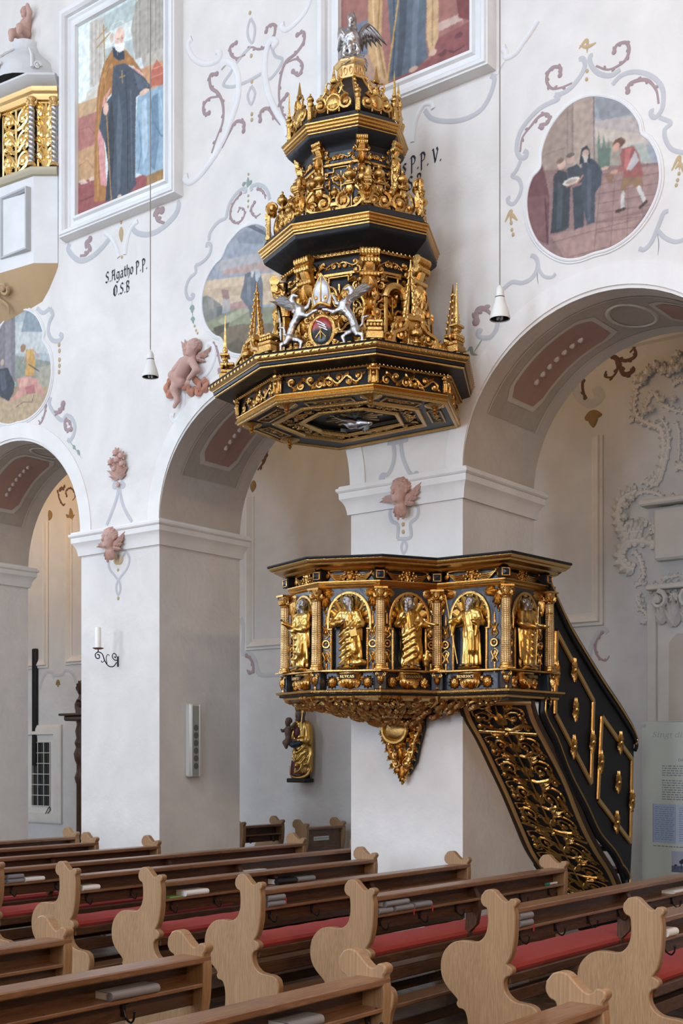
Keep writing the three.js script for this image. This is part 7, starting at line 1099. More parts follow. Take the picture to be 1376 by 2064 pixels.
// oratory
{ const o = thing('oratory', 'white oratory box with gilded lattice and silver twisted columns, high at the left edge', 'oratory'), Q = [[-12.6, 0.3], [-11.2, 0.27], [-10.55, 0.21], [-10.07, 0.16], [-9.88, 0.01]]; o.scale.y = 1.05; o.position.y = -0.168;
  new B().mould(Q, [[-0.02, 6.44], [0, 6.46], [0.0, 7.3], [-0.02, 7.32]]).mesh('parapet', M.white, o, 0.3);
  for (const [x0, x1] of [[-11.15, -10.62], [-10.5, -10.14]]) { const b = new B(); rectFrame(b, x0, x1, 6.62, 7.16, [[0, x0 < -11 ? 0.25 : 0.19], [0.012, x0 < -11 ? 0.285 : 0.225], [0.03, x0 < -11 ? 0.285 : 0.225], [0.035, 0.15]]); b.mesh('parapet_panel', M.grey, o); }
  new B().mould(Q, [[-0.02, 7.29], [0.03, 7.3], [0.05, 7.33], [0.055, 7.36], [0.02, 7.38], [-0.05, 7.385]]).mesh('sill', M.greyGold, o, 0.5);
  new B().mould(Q, [[-0.05, 7.36], [-0.05, 8.12]]).mesh('lattice_ground', M.black, o, 0.3);
  new B().mould(Q, [[-0.05, 8.02], [0.0, 8.03], [0.01, 8.08], [0.03, 8.1], [0.04, 8.14], [-0.05, 8.16]]).mesh('lattice_cornice', M.paleGold, o, 0.5);
  new B().mould(Q, [[-0.05, 8.14], [0.08, 8.17], [0.13, 8.2], [0.13, 8.22], [0.05, 8.25], [-0.2, 8.28]]).mesh('cornice', M.stoneGrey, o, 0.5);
  for (const [i, n, W] of [[1, 1, 0.56], [2, 2, 0.38], [3, 1, 0.15]]) { const a = Q[i], c = Q[i + 1], t = i === 3 ? 0.5 : 0.5, b = new B(); b.at(lerp(a[0], c[0], t) + (i === 2 ? -0.02 : 0), 7.69, lerp(a[1], c[1], t), atan2(-(c[1] - a[1]), c[0] - a[0])); b.at(0, 0, -0.03); arabesque(b, W, 0.62, i === 1 ? 2 : 3, 0.018); for (const m of [-1, 1]) for (let k = 0; k < 4; k++) { acanthus(b, m * W * 0.2, -0.24 + k * 0.16, m > 0 ? 0.8 : PI - 0.8, 0.14, 0.1, 4); volute(b, m * W * 0.38, -0.2 + k * 0.15, 0.05, 0, m, 0.014); } frame(b, W + 0.04, 0.66, 0.025, 0.02); b.pop(); b.pop(); b.mesh('lattice', M.brightGold, o); }
  for (const [x, z] of [[-10.09, 0.17], [-9.91, 0.03], [-10.6, 0.23]]) { const b = new B(); for (const ph of [0, PI]) b.sweep(Array.from({ length: 61 }, (_, k) => { const a = ph + k * 0.62; return [x + 0.016 * cos(a), 7.42 + k * 0.0092, z + 0.016 * sin(a)]; }), 0.02, { seg: 6, up: [0, 1, 0.01] }); b.mesh('twisted_column', M.silver, o); const c = new B(); c.lathe([[0.03, 7.96], [0.035, 7.975], [0.03, 7.99], [0.045, 8.03], [0.055, 8.04]], x, 0, z, 10); for (let k = 0; k < 6; k++) { c.at(x, 7.97, z, k * PI / 3); c.at(0, 0, 0.03, 0, 1, 0.3); acanthus(c, 0, 0, PI / 2, 0.06, 0.04, 3); c.pop(); c.pop(); } c.lathe([[0.05, 7.385], [0.045, 7.41], [0.035, 7.425]], x, 0, z, 10); c.mesh('column_trim', M.paleGold, o); }
  const u = new B(); u.mould(Q.map(([x, z], i) => i === 4 ? [x, z] : [x, z]), [[-0.3, 5.98], [-0.2, 6.1], [-0.1, 6.24], [-0.03, 6.38], [0, 6.46]]); u.mesh('corbel', M.tan, o); const v = new B(); v.at(-10.6, 6.3, 0.17, 0, 1, 0.5); volute(v, -0.08, 0, 0.08, 0, 1, 0.02); volute(v, 0.08, 0.02, 0.07, 0, -1, 0.02); stem(v, curve([[-0.05, -0.06], [0.05, -0.15], [0.02, -0.22]], 4), 0.02); v.pop(); v.mesh('corbel_ornament', M.tan, o);
  const d = new B(); d.lathe([[0.36, 8.25], [0.38, 8.32], [0.36, 8.42], [0.26, 8.5], [0.17, 8.58], [0.13, 8.66], [0.14, 8.7], [0.1, 8.72], [0.001, 8.74]], -10.36, 0, 0.02, 24); d.mesh('dome', M.stoneGrey, o, 0.9); const s = new B(); for (let k = 0; k < 6; k++) { s.at(-10.36, 0, 0.02, k * PI / 3); stem(s, [[0.0, 8.3, 0.38], [0, 8.42, 0.36], [0, 8.52, 0.25], [0, 8.6, 0.15]].map(([x, y, z]) => [x, y, z]), 0.02); s.at(0, 8.33, 0.38); volute(s, 0.05, 0, 0.04, 0, 1, 0.012); s.pop(); s.pop(); } s.mesh('dome_scrolls', M.white, o); }
{ const o = thing('oratory_putto', 'small pink putto sitting on the dome of the oratory', 'statue', [-10.36, 9.01, 0.04]); meshOf(creature([[[0, 0.22, 0, 0.03], [0, 0.16, 0, 0.055], [0, 0.07, 0.01, 0.06]], [[-0.03, 0.06, 0.02, 0.045], [-0.06, 0.05, 0.12, 0.035], [-0.06, -0.02, 0.13, 0.025]], [[0.03, 0.06, 0.02, 0.045], [0.07, 0.06, 0.12, 0.035], [0.08, 0.0, 0.14, 0.025]], [[0.05, 0.19, 0, 0.03], [0.11, 0.24, 0.03, 0.024], [0.1, 0.31, 0.05, 0.02]], [[-0.05, 0.19, 0, 0.03], [-0.1, 0.12, 0.04, 0.024], [-0.06, 0.08, 0.1, 0.02]]], { k: 0.025, lo: [-0.16, -0.06, -0.09], hi: [0.17, 0.35, 0.2], cell: 0.01 }), 'body', M.rosy, o); const h = meshOf(headGeo({ hair: 'curly', beard: 0, s: 1.3, cell: 0.006 }), 'head', M.rosy, o); h.position.set(0, 0.235, 0.01); }

// ---------- side aisle: panels, altar stucco, Madonna, window, confessional, banner ----------
{ const pan = (x0, x1, y0, y1) => { const b = new B(); b.grid([[0, -3.1], [0.006, -3.09], [0.03, -3.088], [0.045, -3.075], [0.09, -3.055], [0.105, -3.075], [0.13, -3.08], [0.135, -3.1]].map(([o, z]) => [[x0 + 0.13 - o, y1, z], [x0 + 0.13 - o, y0 + 0.13 - o, z], [x1 - 0.13 + o, y0 + 0.13 - o, z], [x1 - 0.13 + o, y1, z]]).reverse()); b.mesh('panel_moulding', M.stucco, wallAisle, 0.5); };
  pan(-10.16, -5.42, 2.94, 4.8); pan(-13.54, -10.75, 2.92, 4.95); pan(-16.6, -13.92, 2.9, 4.95);
  new B().mould([[-21.9, -3.1], [8.2, -3.1]], [[0, 5.6], [0.03, 5.62], [0.04, 5.65], [0.1, 5.68], [0.11, 5.73], [0.16, 5.76], [0.16, 5.8], [0, 5.81]]).mesh('aisle_cornice', M.stucco, wallAisle, 0.5);
  for (const [x, y, r] of ALTAR_FLOWERS) { const b = new B(); b.at(x, y, -3.06); rosette(b, 0, 0, r * 1.3, 7, 0.5); b.pop(); b.mesh('stucco_flower', M.stucco, wallAisle); }
  // altar pilaster
  const p = new B(); p.bevel(-4.65, 1.55, -3.06, 0.36, 3.1, 0.1, 0.02); p.bevel(-4.9, 1.55, -3.08, 0.1, 3.1, 0.05, 0.01); p.bevel(-4.6, 3.25, -3.05, 0.66, 0.05, 0.14, 0.01); p.bevel(-4.6, 3.75, -3.04, 0.5, 0.5, 0.1, 0.02); p.bevel(-4.6, 4.05, -3.02, 0.75, 0.06, 0.2, 0.015); p.mesh('altar_pilaster', M.stucco, wallAisle, 0.5);
  const c = new B(); c.at(-4.65, 3.02, -2.99); for (const m of [-1, 1]) { volute(c, m * 0.15, 0.1, 0.09, PI / 2, m, 0.025); acanthus(c, m * 0.12, -0.12, PI / 2, 0.2, 0.16, 5); } acanthus(c, 0, -0.15, PI / 2, 0.28, 0.2, 5); rosette(c, 0, 0.12, 0.06); c.pop(); c.mesh('altar_capital', M.stucco, wallAisle);
  const g = new B(); g.slab([[-4.72, 0.3], [-4.2, 0.3], [-4.2, 2.75], [-4.62, 2.8], [-4.7, 2.72]], -3.008, -3.0, 0.003); g.mesh('altar_panel', plaster(0.62, 0.55, 0.48), wallAisle);
}
{ // small grated window in the far bay
  const o = thing('grated_window', 'small leaded window with iron grate and stone frame, low behind the left pier', 'window', [-14.06, 1.4, -3.1]);
  const f = new B(); rectFrame(f, -0.2, 0.2, -0.45, 0.45, [[0, -0.0], [0.0, 0.02], [0.1, 0.03], [0.11, 0.06], [0.2, 0.05], [0.24, 0.03], [0.245, 0]]); f.mesh('frame', M.stucco, o, 0.5);
  for (let i = 0; i < 3; i++) for (let j = 0; j < 6; j++) new B().bevel(-0.13 + i * 0.13, -0.375 + j * 0.15, 0.006, 0.118, 0.138, 0.006, 0.002).mesh('pane', M.darkGlass, o);
  const b = new B(); for (let i = 0; i < 4; i++) b.bevel(-0.2 + i * 0.133, 0, 0.03, 0.012, 0.9, 0.012, 0.003); for (let j = 0; j < 7; j++) b.bevel(0, -0.45 + j * 0.15, 0.032, 0.4, 0.012, 0.012, 0.003); b.mesh('grate', M.alu, o);
  new B().sweep(curve([[-0.3, -0.62, 0.03], [-0.05, -0.63, 0.04], [0.12, -0.56, 0.05], [0.2, -0.46, 0.04], [0.22, -0.5, 0.04], [0.18, -0.55, 0.05]], 5, 3), 0.006, { seg: 5 }).mesh('cable', M.iron, o);
}
{ // carved confessional seen end on
  const o = thing('confessional', 'dark carved wooden confessional post with scroll top, beside the left pier', 'confessional', [-12.17, 0, -2.25]);
  new B().bevel(0.28, 1.07, -0.2, 0.5, 2.1, 0.36, 0.01).mesh('case', M.confess, o); const c = new B(); c.lathe([[0.05, 0.001], [0.05, 1.3], [0.06, 1.32], [0.075, 1.38], [0.05, 1.45], [0.048, 1.55], [0.07, 1.6], [0.085, 1.68], [0.055, 1.76], [0.075, 1.82], [0.05, 1.88], [0.065, 1.97], [0.045, 2.05], [0.055, 2.1]], -0.06, 0, 0, 14); c.mesh('column', M.confess, o);
  new B().bevel(0.12, 2.135, -0.16, 0.82, 0.07, 0.5, 0.02).bevel(0.12, 2.18, -0.14, 0.9, 0.03, 0.56, 0.01).mesh('cornice', M.confess, o);
  const s = new B(); s.at(-0.02, 2.195, 0.0); s.slab(curve([[-0.1, 0], [-0.12, 0.12], [-0.04, 0.22], [-0.07, 0.32], [0.0, 0.42], [0.07, 0.35], [0.08, 0.24], [0.13, 0.12], [0.12, 0]], 4).map(([x, y]) => [x, y]), -0.03, 0.03, 0.006); s.at(0, 0, 0.04); volute(s, 0, 0.12, 0.07, 0, 1, 0.018); acanthus(s, 0, 0.24, PI / 2, 0.17, 0.13, 5); s.pop(); s.pop(); s.mesh('scroll_top', M.confess, o);
}
tag(new B().bevel(-14.19, 2.35, -3.07, 0.09, 1.66, 0.05, 0.01).mesh('dark_board', M.iron), 'tall narrow dark board on the aisle wall, showing past the leftmost pier', 'board');
{ // Madonna on the aisle wall
  const o = thing('madonna_statue', 'gilded crowned Madonna holding the child, mounted on the aisle wall', 'statue', [-9.19, 1.4, -2.98], 0.12);
  const S = 0.86 / 0.5, robe = (X, Y, Z) => { const x = X / S, y = Y / S, z = Z / S, q = x - 0.012 * sin(y * 8), a = atan2(q, z); let d = cap(q, y, z, [0, 0.22, 0], [0, 0.35, 0], 0.05, 0.042); d = smin(d, cap(q, y, z, [-0.03, 0.36, 0], [0.035, 0.36, 0], 0.026, 0.028), 0.02); d = smin(d, cap(q, y, z, [0, 0.22, 0], [0.005, 0.04, 0], 0.06, 0.058), 0.03); d = smin(d, cap(q, y, z, [0.05, 0.35, 0.0], [0.068, 0.25, 0.03], 0.03, 0.03), 0.015); d = smin(d, cap(q, y, z, [0.068, 0.25, 0.03], [0.0, 0.25, 0.07], 0.025, 0.016), 0.012); d = smin(d, cap(q, y, z, [-0.05, 0.35, 0.0], [-0.062, 0.26, 0.04], 0.026, 0.022), 0.015); for (let k = 0; k < 4; k++) { d = smin(d, cap(q, y, z, [-0.05, 0.22 - k * 0.04, 0.04], [0.0, 0.17 - k * 0.045, 0.068], 0.008, 0.007), 0.01); d = smin(d, cap(q, y, z, [0.0, 0.17 - k * 0.045, 0.068], [0.05, 0.215 - k * 0.04, 0.04], 0.007, 0.009), 0.01); } d = smin(d, cap(q, y, z, [0.06, 0.3, 0], [0.066, 0.05, 0.01], 0.022, 0.018) - 0.003 * sin(a * 15 + y * 25), 0.015); d -= 0.004 * sin(a * 11 + 3 * sin(y * 25)) * smooth(0.25, 0.1, y); d = max(d, 0.03 + 0.35 * max(0, -q) - y); return max(d, -z - 0.03) * S; };
  meshOf(nets(robe, [-0.22, 0, -0.12], [0.22, 0.72, 0.2], 0.0095), 'mantle', M.statueGold, o);
  const low = new B(); low.at(-0.02, 0, 0.02); low.lathe([[0.001, 0.03], [0.1, 0.035], [0.095, 0.12], [0.085, 0.2]], 0, 0, 0, 20); low.pop(); low.mesh('under_skirt', M.wine, o); new B().ball(-0.01, 0.52, 0.05, 0.065, 0.85, 1.5, 0.7, 14).mesh('bodice', M.wine, o);
  new B().sweep(curve([[-0.09, 0.42, 0.1], [-0.02, 0.38, 0.135], [0.07, 0.41, 0.11]], 6, 3), 0.035, { seg: 10 }).mesh('blue_fold', M.deepBlue, o);
  const h = meshOf(headGeo({ hair: 'long', beard: 0, s: 1.55, turn: -0.25, cell: 0.0055 }), 'head', M.darkFlesh, o); h.position.set(0, 0.66, 0.03);
  const hd = new B(); hand(hd, [0.02, 0.43, 0.15], [-0.8, 0.1, 0.3], 1.6); hd.mesh('hand', M.darkFlesh, o);
  const cr = new B(); cr.lathe([[0.055, 0.78], [0.06, 0.785], [0.062, 0.81], [0.066, 0.815], [0.066, 0.822], [0.06, 0.822]], 0, 0, 0.02, 18); for (let k = 0; k < 6; k++) { cr.at(0, 0.82, 0.02, k * PI / 3); cr.at(0, 0, 0.062, 0, 1, 0.25); acanthus(cr, 0, 0, PI / 2, 0.08, 0.05, 3); cr.ball(0, 0.075, 0.01, 0.01); cr.pop(); cr.pop(); } cr.mesh('crown', M.statueGold, o);
  new B().sweep([[0.07, 0.55, 0.12], [0.1, 0.86, 0.1]], 0.006, { seg: 6 }).lathe([[0.02, 0.75], [0.018, 0.78], [0.008, 0.79]], 0.092, 0, 0.107, 8).mesh('sceptre', M.statueGold, o);
  meshOf(creature([[[-0.115, 0.58, 0.1, 0.03], [-0.11, 0.52, 0.1, 0.04], [-0.105, 0.46, 0.1, 0.038]], [[-0.105, 0.45, 0.11, 0.03], [-0.13, 0.41, 0.15, 0.024], [-0.12, 0.36, 0.14, 0.018]], [[-0.1, 0.45, 0.12, 0.03], [-0.09, 0.4, 0.16, 0.024], [-0.1, 0.35, 0.16, 0.018]], [[-0.14, 0.57, 0.1, 0.018], [-0.17, 0.54, 0.13, 0.014], [-0.185, 0.56, 0.14, 0.012]], [[-0.09, 0.58, 0.1, 0.018], [-0.04, 0.6, 0.11, 0.014], [-0.01, 0.63, 0.11, 0.011]]], { k: 0.015, lo: [-0.23, 0.31, 0.03], hi: [0.03, 0.66, 0.21], cell: 0.0075 }), 'child_body', M.darkFlesh, o);
  const ch = meshOf(headGeo({ hair: 'curly', beard: 0, s: 1.1, turn: -0.3, cell: 0.0055 }), 'child_head', M.darkFlesh, o); ch.position.set(-0.115, 0.6, 0.1);
  const mo = new B(); mo.sweep(curve([[-0.14, 0.14, 0.03], [-0.1, 0.03, 0.05], [0.0, 0.0, 0.07], [0.11, 0.03, 0.05], [0.16, 0.13, 0.03]], 6, 3), (t) => 0.028 * sin(PI * (0.05 + 0.9 * t)), { seg: 8, flat: 0.6 }); mo.mesh('crescent', M.oldGold, o); new B().bevel(0, -0.03, 0.02, 0.27, 0.05, 0.18, 0.01).mesh('plinth', M.iron, o);
  new B().bevel(0, -0.005, -0.09, 0.1, 0.1, 0.05, 0.005).mesh('wall_mount', M.iron, o);
}
{ // cloth banner with print
  const c = document.createElement('canvas'); c.width = 512; c.height = 1024; const x = c.getContext('2d'); x.fillStyle = '#c9cdc0'; x.fillRect(0, 0, 512, 1024);
  x.fillStyle = '#a3aaa2'; x.font = 'italic 44px serif'; x.fillText('Singt die Psalmen', 60, 92); x.fillStyle = '#6d7476'; x.font = '22px sans-serif'; x.fillText('DAS MUSIK', 200, 236);
  const r = lcg(77); const line = (y, x0, x1, s, col) => { x.fillStyle = col; let q = x0; while (q < x1 - 6) { const w = 6 + r() * 22; x.fillRect(q, y, min(w, x1 - q), s); q += w + 5; } };
  for (let k = 0; k < 5; k++) line(262 + k * 14, 112, k === 4 ? 330 : 470, 6, '#868c8c'); for (let k = 0; k < 9; k++) line(350 + k * 14, 112, k === 8 ? 290 : 470, 6, '#868c8c');
  x.fillStyle = '#aab6cc'; x.fillRect(60, 495, 130, 235); x.fillStyle = '#b8c2d2'; x.fillRect(196, 495, 140, 235); x.fillStyle = '#8a93b8'; x.fillRect(60, 495, 5, 235); for (let k = 0; k < 16; k++) { line(512 + k * 13, 72, 180, 4, '#7d8aa2'); line(514 + k * 13, 206, 326, 4, '#7d8aa2'); } line(748, 62, 400, 5, '#6e7780');
  x.fillStyle = '#a9aebb'; x.fillRect(165, 775, 160, 90); x.fillStyle = '#5a5f70'; x.fillRect(165, 862, 160, 40); x.fillStyle = '#2c2f3a'; x.beginPath(); x.moveTo(205, 835); x.lineTo(230, 815); x.lineTo(300, 815); x.lineTo(310, 845); x.lineTo(210, 850); x.fill(); for (const q of [215, 250, 295]) x.fillRect(q, 845, 5, 35); x.fillRect(180, 855, 14, 8); x.fillRect(182, 862, 3, 18); line(915, 220, 320, 5, '#6e7780');
  const t = new THREE.CanvasTexture(c); t.colorSpace = THREE.SRGBColorSpace;
  const o = thing('banner', 'pale cloth information banner with printed text and a picture of a piano', 'banner', [-4.88, 0.4, -2.82]), R = [], U = [];
  const W = 0.9, Hh = 1.57, n = 24, g = new THREE.PlaneGeometry(W, Hh, n, 30), p = g.attributes.position; for (let i = 0; i < p.count; i++) { const u = p.getX(i) / W + 0.5, v = p.getY(i) / Hh + 0.5; p.setZ(i, 0.02 * sin(u * 3 + 1) + 0.02 * (1 - u) * smooth(0.6, 1, v) * sin((u + (1 - v)) * 9)); p.setX(i, p.getX(i) + W / 2); p.setY(i, p.getY(i) + Hh / 2 - 0.008 * sin(u * 3)); } g.computeVertexNormals(); meshOf(g, 'cloth', std({ map: t, roughness: 0.8, side: THREE.DoubleSide }), o);
  new B().sweep([[-0.0, Hh + 0.0, 0.0], [W, Hh, 0.0]], 0.006, { seg: 6 }).mesh('top_rod', M.alu, o); new B().lathe([[0.014, 0], [0.014, 0.006], [0.006, 0.006]], 0.025, 0, 0, 12).mesh('eyelet', M.alu, o).rotation.x = 0; const e = o.children[o.children.length - 1]; e.rotation.x = PI / 2; e.position.set(0, Hh - 0.03, 0.035);
  for (const q of [0.02, W - 0.02]) new B().sweep([[q, -0.4, -0.01], [q, Hh, -0.01]], 0.008, { seg: 6 }).mesh('stand_pole', M.alu, o); new B().bevel(W / 2, -0.385, -0.01, W, 0.03, 0.25, 0.005).mesh('stand_foot', M.alu, o);
}

// ---------- pews, cushions, books ----------
const END_RIGHT = [-0.123, 0.952, -0.1, 0.96, -0.07, 0.956, -0.046, 0.935, -0.024, 0.916, -0.003, 0.903, 0.016, 0.907, 0.028, 0.919, 0.046, 0.92, 0.062, 0.91, 0.062, 0.893, 0.05, 0.877, 0.056, 0.83, 0.054, 0.768, 0.05, 0.706, 0.04, 0.656, 0.026, 0.617, 0.005, 0.584, 0.016, 0.578, 0.033, 0.568, 0.039, 0.551, 0.027, 0.53, 0.005, 0.52, -0.01, 0.502, -0.01, 0.464, 0.007, 0.429, 0.045, 0.402, 0.09, 0.395, 0.14, 0.392, 0.175, 0.375, 0.19, 0.34, 0.185, 0.29, 0.165, 0.24, 0.15, 0.16, 0.15, 0.04];
const END_LEFT = [-0.23, 0.04, -0.23, 0.16, -0.227, 0.248, -0.237, 0.298, -0.252, 0.321, -0.283, 0.328, -0.297, 0.348, -0.29, 0.368, -0.305, 0.385, -0.351, 0.425, -0.385, 0.473, -0.396, 0.536, -0.385, 0.595, -0.351, 0.643, -0.305, 0.673, -0.245, 0.682, -0.185, 0.68, -0.148, 0.694, -0.123, 0.722, -0.108, 0.767, -0.107, 0.83, -0.113, 0.863, -0.133, 0.872, -0.148, 0.896, -0.145, 0.925];
const END_OUTLINE = curve([...END_RIGHT], 3).concat(curve([...END_LEFT], 3)).map(([x, y]) => [x, y]);
const endGeo = new B().slab(END_OUTLINE, 0, 0.048, 0.005).geometry(0.6);
const midGeo = new B().slab([[-0.02, 0.87], [0.04, 0.75], [0.04, 0.7], [0.02, 0.6], [-0.03, 0.55], [-0.03, 0.45], [-0.06, 0.04], [-0.2, 0.04], [-0.2, 0.5], [-0.06, 0.5], [-0.05, 0.87]], -0.02, 0.02).geometry(0.6);
const hookGeo = (() => { const b = new B(); b.bevel(0.004, 0.012, 0, 0.008, 0.06, 0.022, 0.003); b.sweep(curve([[0.006, 0.005, 0], [0.02, -0.025, 0], [0.045, -0.035, 0], [0.06, -0.018, 0], [0.062, 0.004, 0]], 4), 0.0045, { seg: 6, up: [0, 0, 1] }); b.sweep(curve([[0.006, 0.03, 0], [0.03, 0.036, 0], [0.04, 0.05, 0]], 4), 0.004, { seg: 6 }); b.ball(0.063, 0.006, 0, 0.007); b.ball(0.041, 0.052, 0, 0.007); return b.geometry(); })();
function pew(X, zn, zf, label, group, { cushion, shelf = true, hooks = 5, mids = 1 } = {}) {
  const p = thing('pew', label, 'pew', [X, 0, 0], 0, group), L = zn - zf, zc = (zn + zf) / 2;
  for (const z of [zn, zf]) { const e = meshOf(endGeo, 'end_panel', M.oak, p); e.position.z = z; }
  const part = (name, mat, x, y, w, h, e = 0.005) => new B('z').bevel(x, y, zc, w, h, L, e).mesh(name, mat, p, 0.5);
  part('ledge', M.ledge, -0.005, 0.857, 0.115, 0.028);
  if (shelf) { part('book_shelf', M.ledge, 0.0, 0.76, 0.1, 0.016, 0.003); part('shelf_back', M.brown, -0.045, 0.806, 0.014, 0.078, 0.001); part('back_panel', M.brown, -0.012, 0.715, 0.02, 0.075, 0.002); }
  else part('back_panel', M.oakDark, 0.01, 0.48, 0.022, 0.74, 0.002);
  part('seat', M.brown, -0.185, 0.505, 0.36, 0.028); part('seat_rail', M.brown, -0.01, 0.5, 0.025, 0.05); part('front_rail', M.brown, -0.33, 0.44, 0.025, 0.09);
  part('lower_rail', M.brown, -0.03, 0.40, 0.025, 0.07); part('kneeler', M.ledge, 0.09, 0.275, 0.15, 0.025); part('foot_rail', M.brown, 0.06, 0.13, 0.03, 0.06);
  for (let k = 1; k <= mids; k++) { const m = meshOf(midGeo, 'support', M.brown, p); m.position.z = lerp(zf, zn, k / (mids + 1)) + 0.02; }
  for (let k = 0; k < hooks; k++) { const h = meshOf(hookGeo, 'hook', M.iron, p); h.position.set(-0.002, 0.712, zn - 0.09 - k * 0.39); if (zn - 0.09 - k * 0.39 < zf + 0.05) { p.remove(h); } }
  if (cushion) { const c = new B('z'); c.at(0, 0, 0); const R = []; for (let i = 0; i <= 24; i++) { const z = lerp(zf + 0.03, zn - 0.03, i / 24), w = 0.002 * sin(i * 2.3); R.push([[-0.35, 0.52], [-0.36, 0.535], [-0.345, 0.558 + w], [-0.27, 0.566 + w], [-0.19, 0.568], [-0.1, 0.566 - w], [-0.045, 0.558], [-0.035, 0.54], [-0.045, 0.52]].map(([x, y]) => [x, y, z])); } c.grid(R.map((r) => r.reverse())); c.fan(R[0], true); c.fan(R[24]); c.pop(); const o = c.mesh('seat_cushion', M.red, null); o.position.x = X; tag(o, cushion, 'cushion', 'red seat cushions'); }
  return p;
}
M.oakDark = std({ map: brownMap, color: lin(1.5, 1.5, 1.5), roughness: 0.42, bumpMap: woodBump, bumpScale: 0.001 });
const order = ['first', 'second', 'third', 'fourth', 'fifth', 'sixth', 'seventh', 'eighth', 'ninth', 'tenth'];
const WALL_ROWS = [[-9.37, 2.8, 0.2], [-8.6, 2.8, 0.62], [-7.84, 2.8, 0.58], [-7.07, 2.78, -0.46], [-6.3, 2.76, -0.4], [-5.55, 2.72, 0.53], [-4.77, 2.68, 0.46], [-4.07, 2.54, 0.32], [-3.2, 2.51, -0.3], [-2.47, 2.38, -0.3]];
WALL_ROWS.forEach(([x, zn, zf], i) => pew(x, zn, zf, `oak pew in the row by the arcade, ${order[9 - i]} from the right edge of the photo`, 'pews beside the arcade', { cushion: `red cushion on the seat of the ${order[9 - i]} arcade pew from the right`, hooks: 7, mids: i > 7 ? 1 : 1 }));
const NEAR_ROWS = [[-4.17, 4.59], [-3.39, 4.55], [-2.57, 4.5], [-1.76, 4.46]];
NEAR_ROWS.forEach(([x, zf], i) => pew(x, 7.0, zf, `nearest-block oak pew at the bottom of the photo, ${order[i]} from the left`, 'pews across the central aisle', { cushion: null, hooks: 7 }));
pew(-9.32, -2.12, -2.78, 'short dark oak pew with two hooks, in the aisle under the gilded Madonna', 'pews in the side aisle', { hooks: 2, mids: 0 });
const signPew = pew(-8.56, -2.3, -2.95, 'short oak pew with a paper sign on its solid back, in the side aisle', 'pews in the side aisle', { shelf: false, hooks: 0, mids: 0 });

function book(X, z0, z1, y, h, mat, label, { d = 0.085, lean = 0, ribbon = false, dx = 0 } = {}) {
  const w = z0 - z1, o = thing('hymn_book', label, 'book', [X + dx, y, (z0 + z1) / 2], lean, 'hymn books on the pew shelves');
  const c = new B(); c.bevel(0, h - 0.002, 0, d, 0.004, w, 0.001); c.bevel(0, 0.002, 0, d, 0.004, w, 0.001); c.sweep([[d / 2, h / 2, -w / 2], [d / 2, h / 2, w / 2]], h / 2, { seg: 10, flat: 1 }); c.mesh('cover', mat, o);
  new B().box(-0.003, h / 2, 0, d - 0.008, h - 0.008, w - 0.006).mesh('pages', M.paper, o);
  if (ribbon) new B().sweep(curve([[d / 2 - 0.01, h * 0.6, -w / 2], [d / 2 + 0.012, h * 0.3, -w / 2 - 0.003], [d / 2 + 0.014, -0.03, -w / 2 - 0.004]], 4), 0.004, { seg: 4, flat: 0.2, up: [0, 0, 1] }).mesh('ribbon', M.redRibbon, o);
  return o;
}
const bk = [[-7.07, 2.75, 2.62, 0.768, 0.03, 'greyBook', 'grey hymn book, lower of two stacked at the left edge of the photo'], [-7.07, 2.75, 2.62, 0.799, 0.03, 'greyBook', 'grey hymn book, upper of two stacked at the left edge of the photo'], [-7.07, 2.60, 2.44, 0.768, 0.03, 'paper', 'white book beside two grey ones at the left edge'],
  [-6.3, 2.74, 2.60, 0.768, 0.034, 'paper', 'white book on the shelf right of the leftmost full pew end'], [-5.55, 2.55, 2.35, 0.768, 0.036, 'paper', 'white book lying right of the second full pew end'], [-5.55, 2.68, 2.57, 0.768, 0.008, 'greenBook', 'thin green booklet next to a white book'],
  [-4.77, 2.66, 2.51, 0.768, 0.034, 'greyBook', 'grey hymn book, lower of two stacked by the third pew end'], [-4.77, 2.66, 2.51, 0.803, 0.034, 'greyBook', 'grey hymn book with ribbon, upper of two stacked by the third pew end'], [-6.3, 1.18, 0.94, 0.768, 0.018, 'paper', 'thin pale booklet in front of the sign pew'],
  [-5.55, 1.68, 1.48, 0.768, 0.042, 'blackBook', 'black book standing left of a grey one'], [-5.55, 1.47, 1.28, 0.768, 0.038, 'greyBook', 'grey book right of the black book'],
  [-4.07, 2.53, 2.40, 0.768, 0.034, 'greyBook', 'grey hymn book, left of three side by side under the pulpit pew ledge'], [-4.07, 2.37, 2.20, 0.768, 0.034, 'greyBook', 'grey hymn book, middle of three side by side'], [-4.07, 2.18, 2.01, 0.768, 0.034, 'greyBook', 'grey hymn book, right of three side by side'], [-4.07, 2.46, 2.24, 0.803, 0.032, 'greyBook', 'grey hymn book lying on top of three others'],
  [-3.2, 2.50, 2.37, 0.768, 0.036, 'greyBook', 'grey hymn book, lower of two stacked by the fifth pew end'], [-3.2, 2.50, 2.37, 0.805, 0.036, 'greyBook', 'grey hymn book, upper of two stacked by the fifth pew end'], [-2.47, 2.36, 2.24, 0.768, 0.038, 'paper', 'white book at the right edge of the photo'], [-3.2, 0.54, 0.22, 0.768, 0.02, 'paper', 'white papers on the shelf below the banner'],
  [-3.39, 5.06, 4.83, 0.768, 0.034, 'greyBook', 'grey and white hymn book on the nearest shelf at bottom left'], [-2.57, 5.05, 4.88, 0.768, 0.034, 'greyBook', 'grey hymn book at the bottom edge of the photo']];
bk.forEach(([X, a, b, y, h, m, l], i) => book(X, a, b, y, h, M[m], l, { ribbon: [7, 12, 13, 15].includes(i) }));
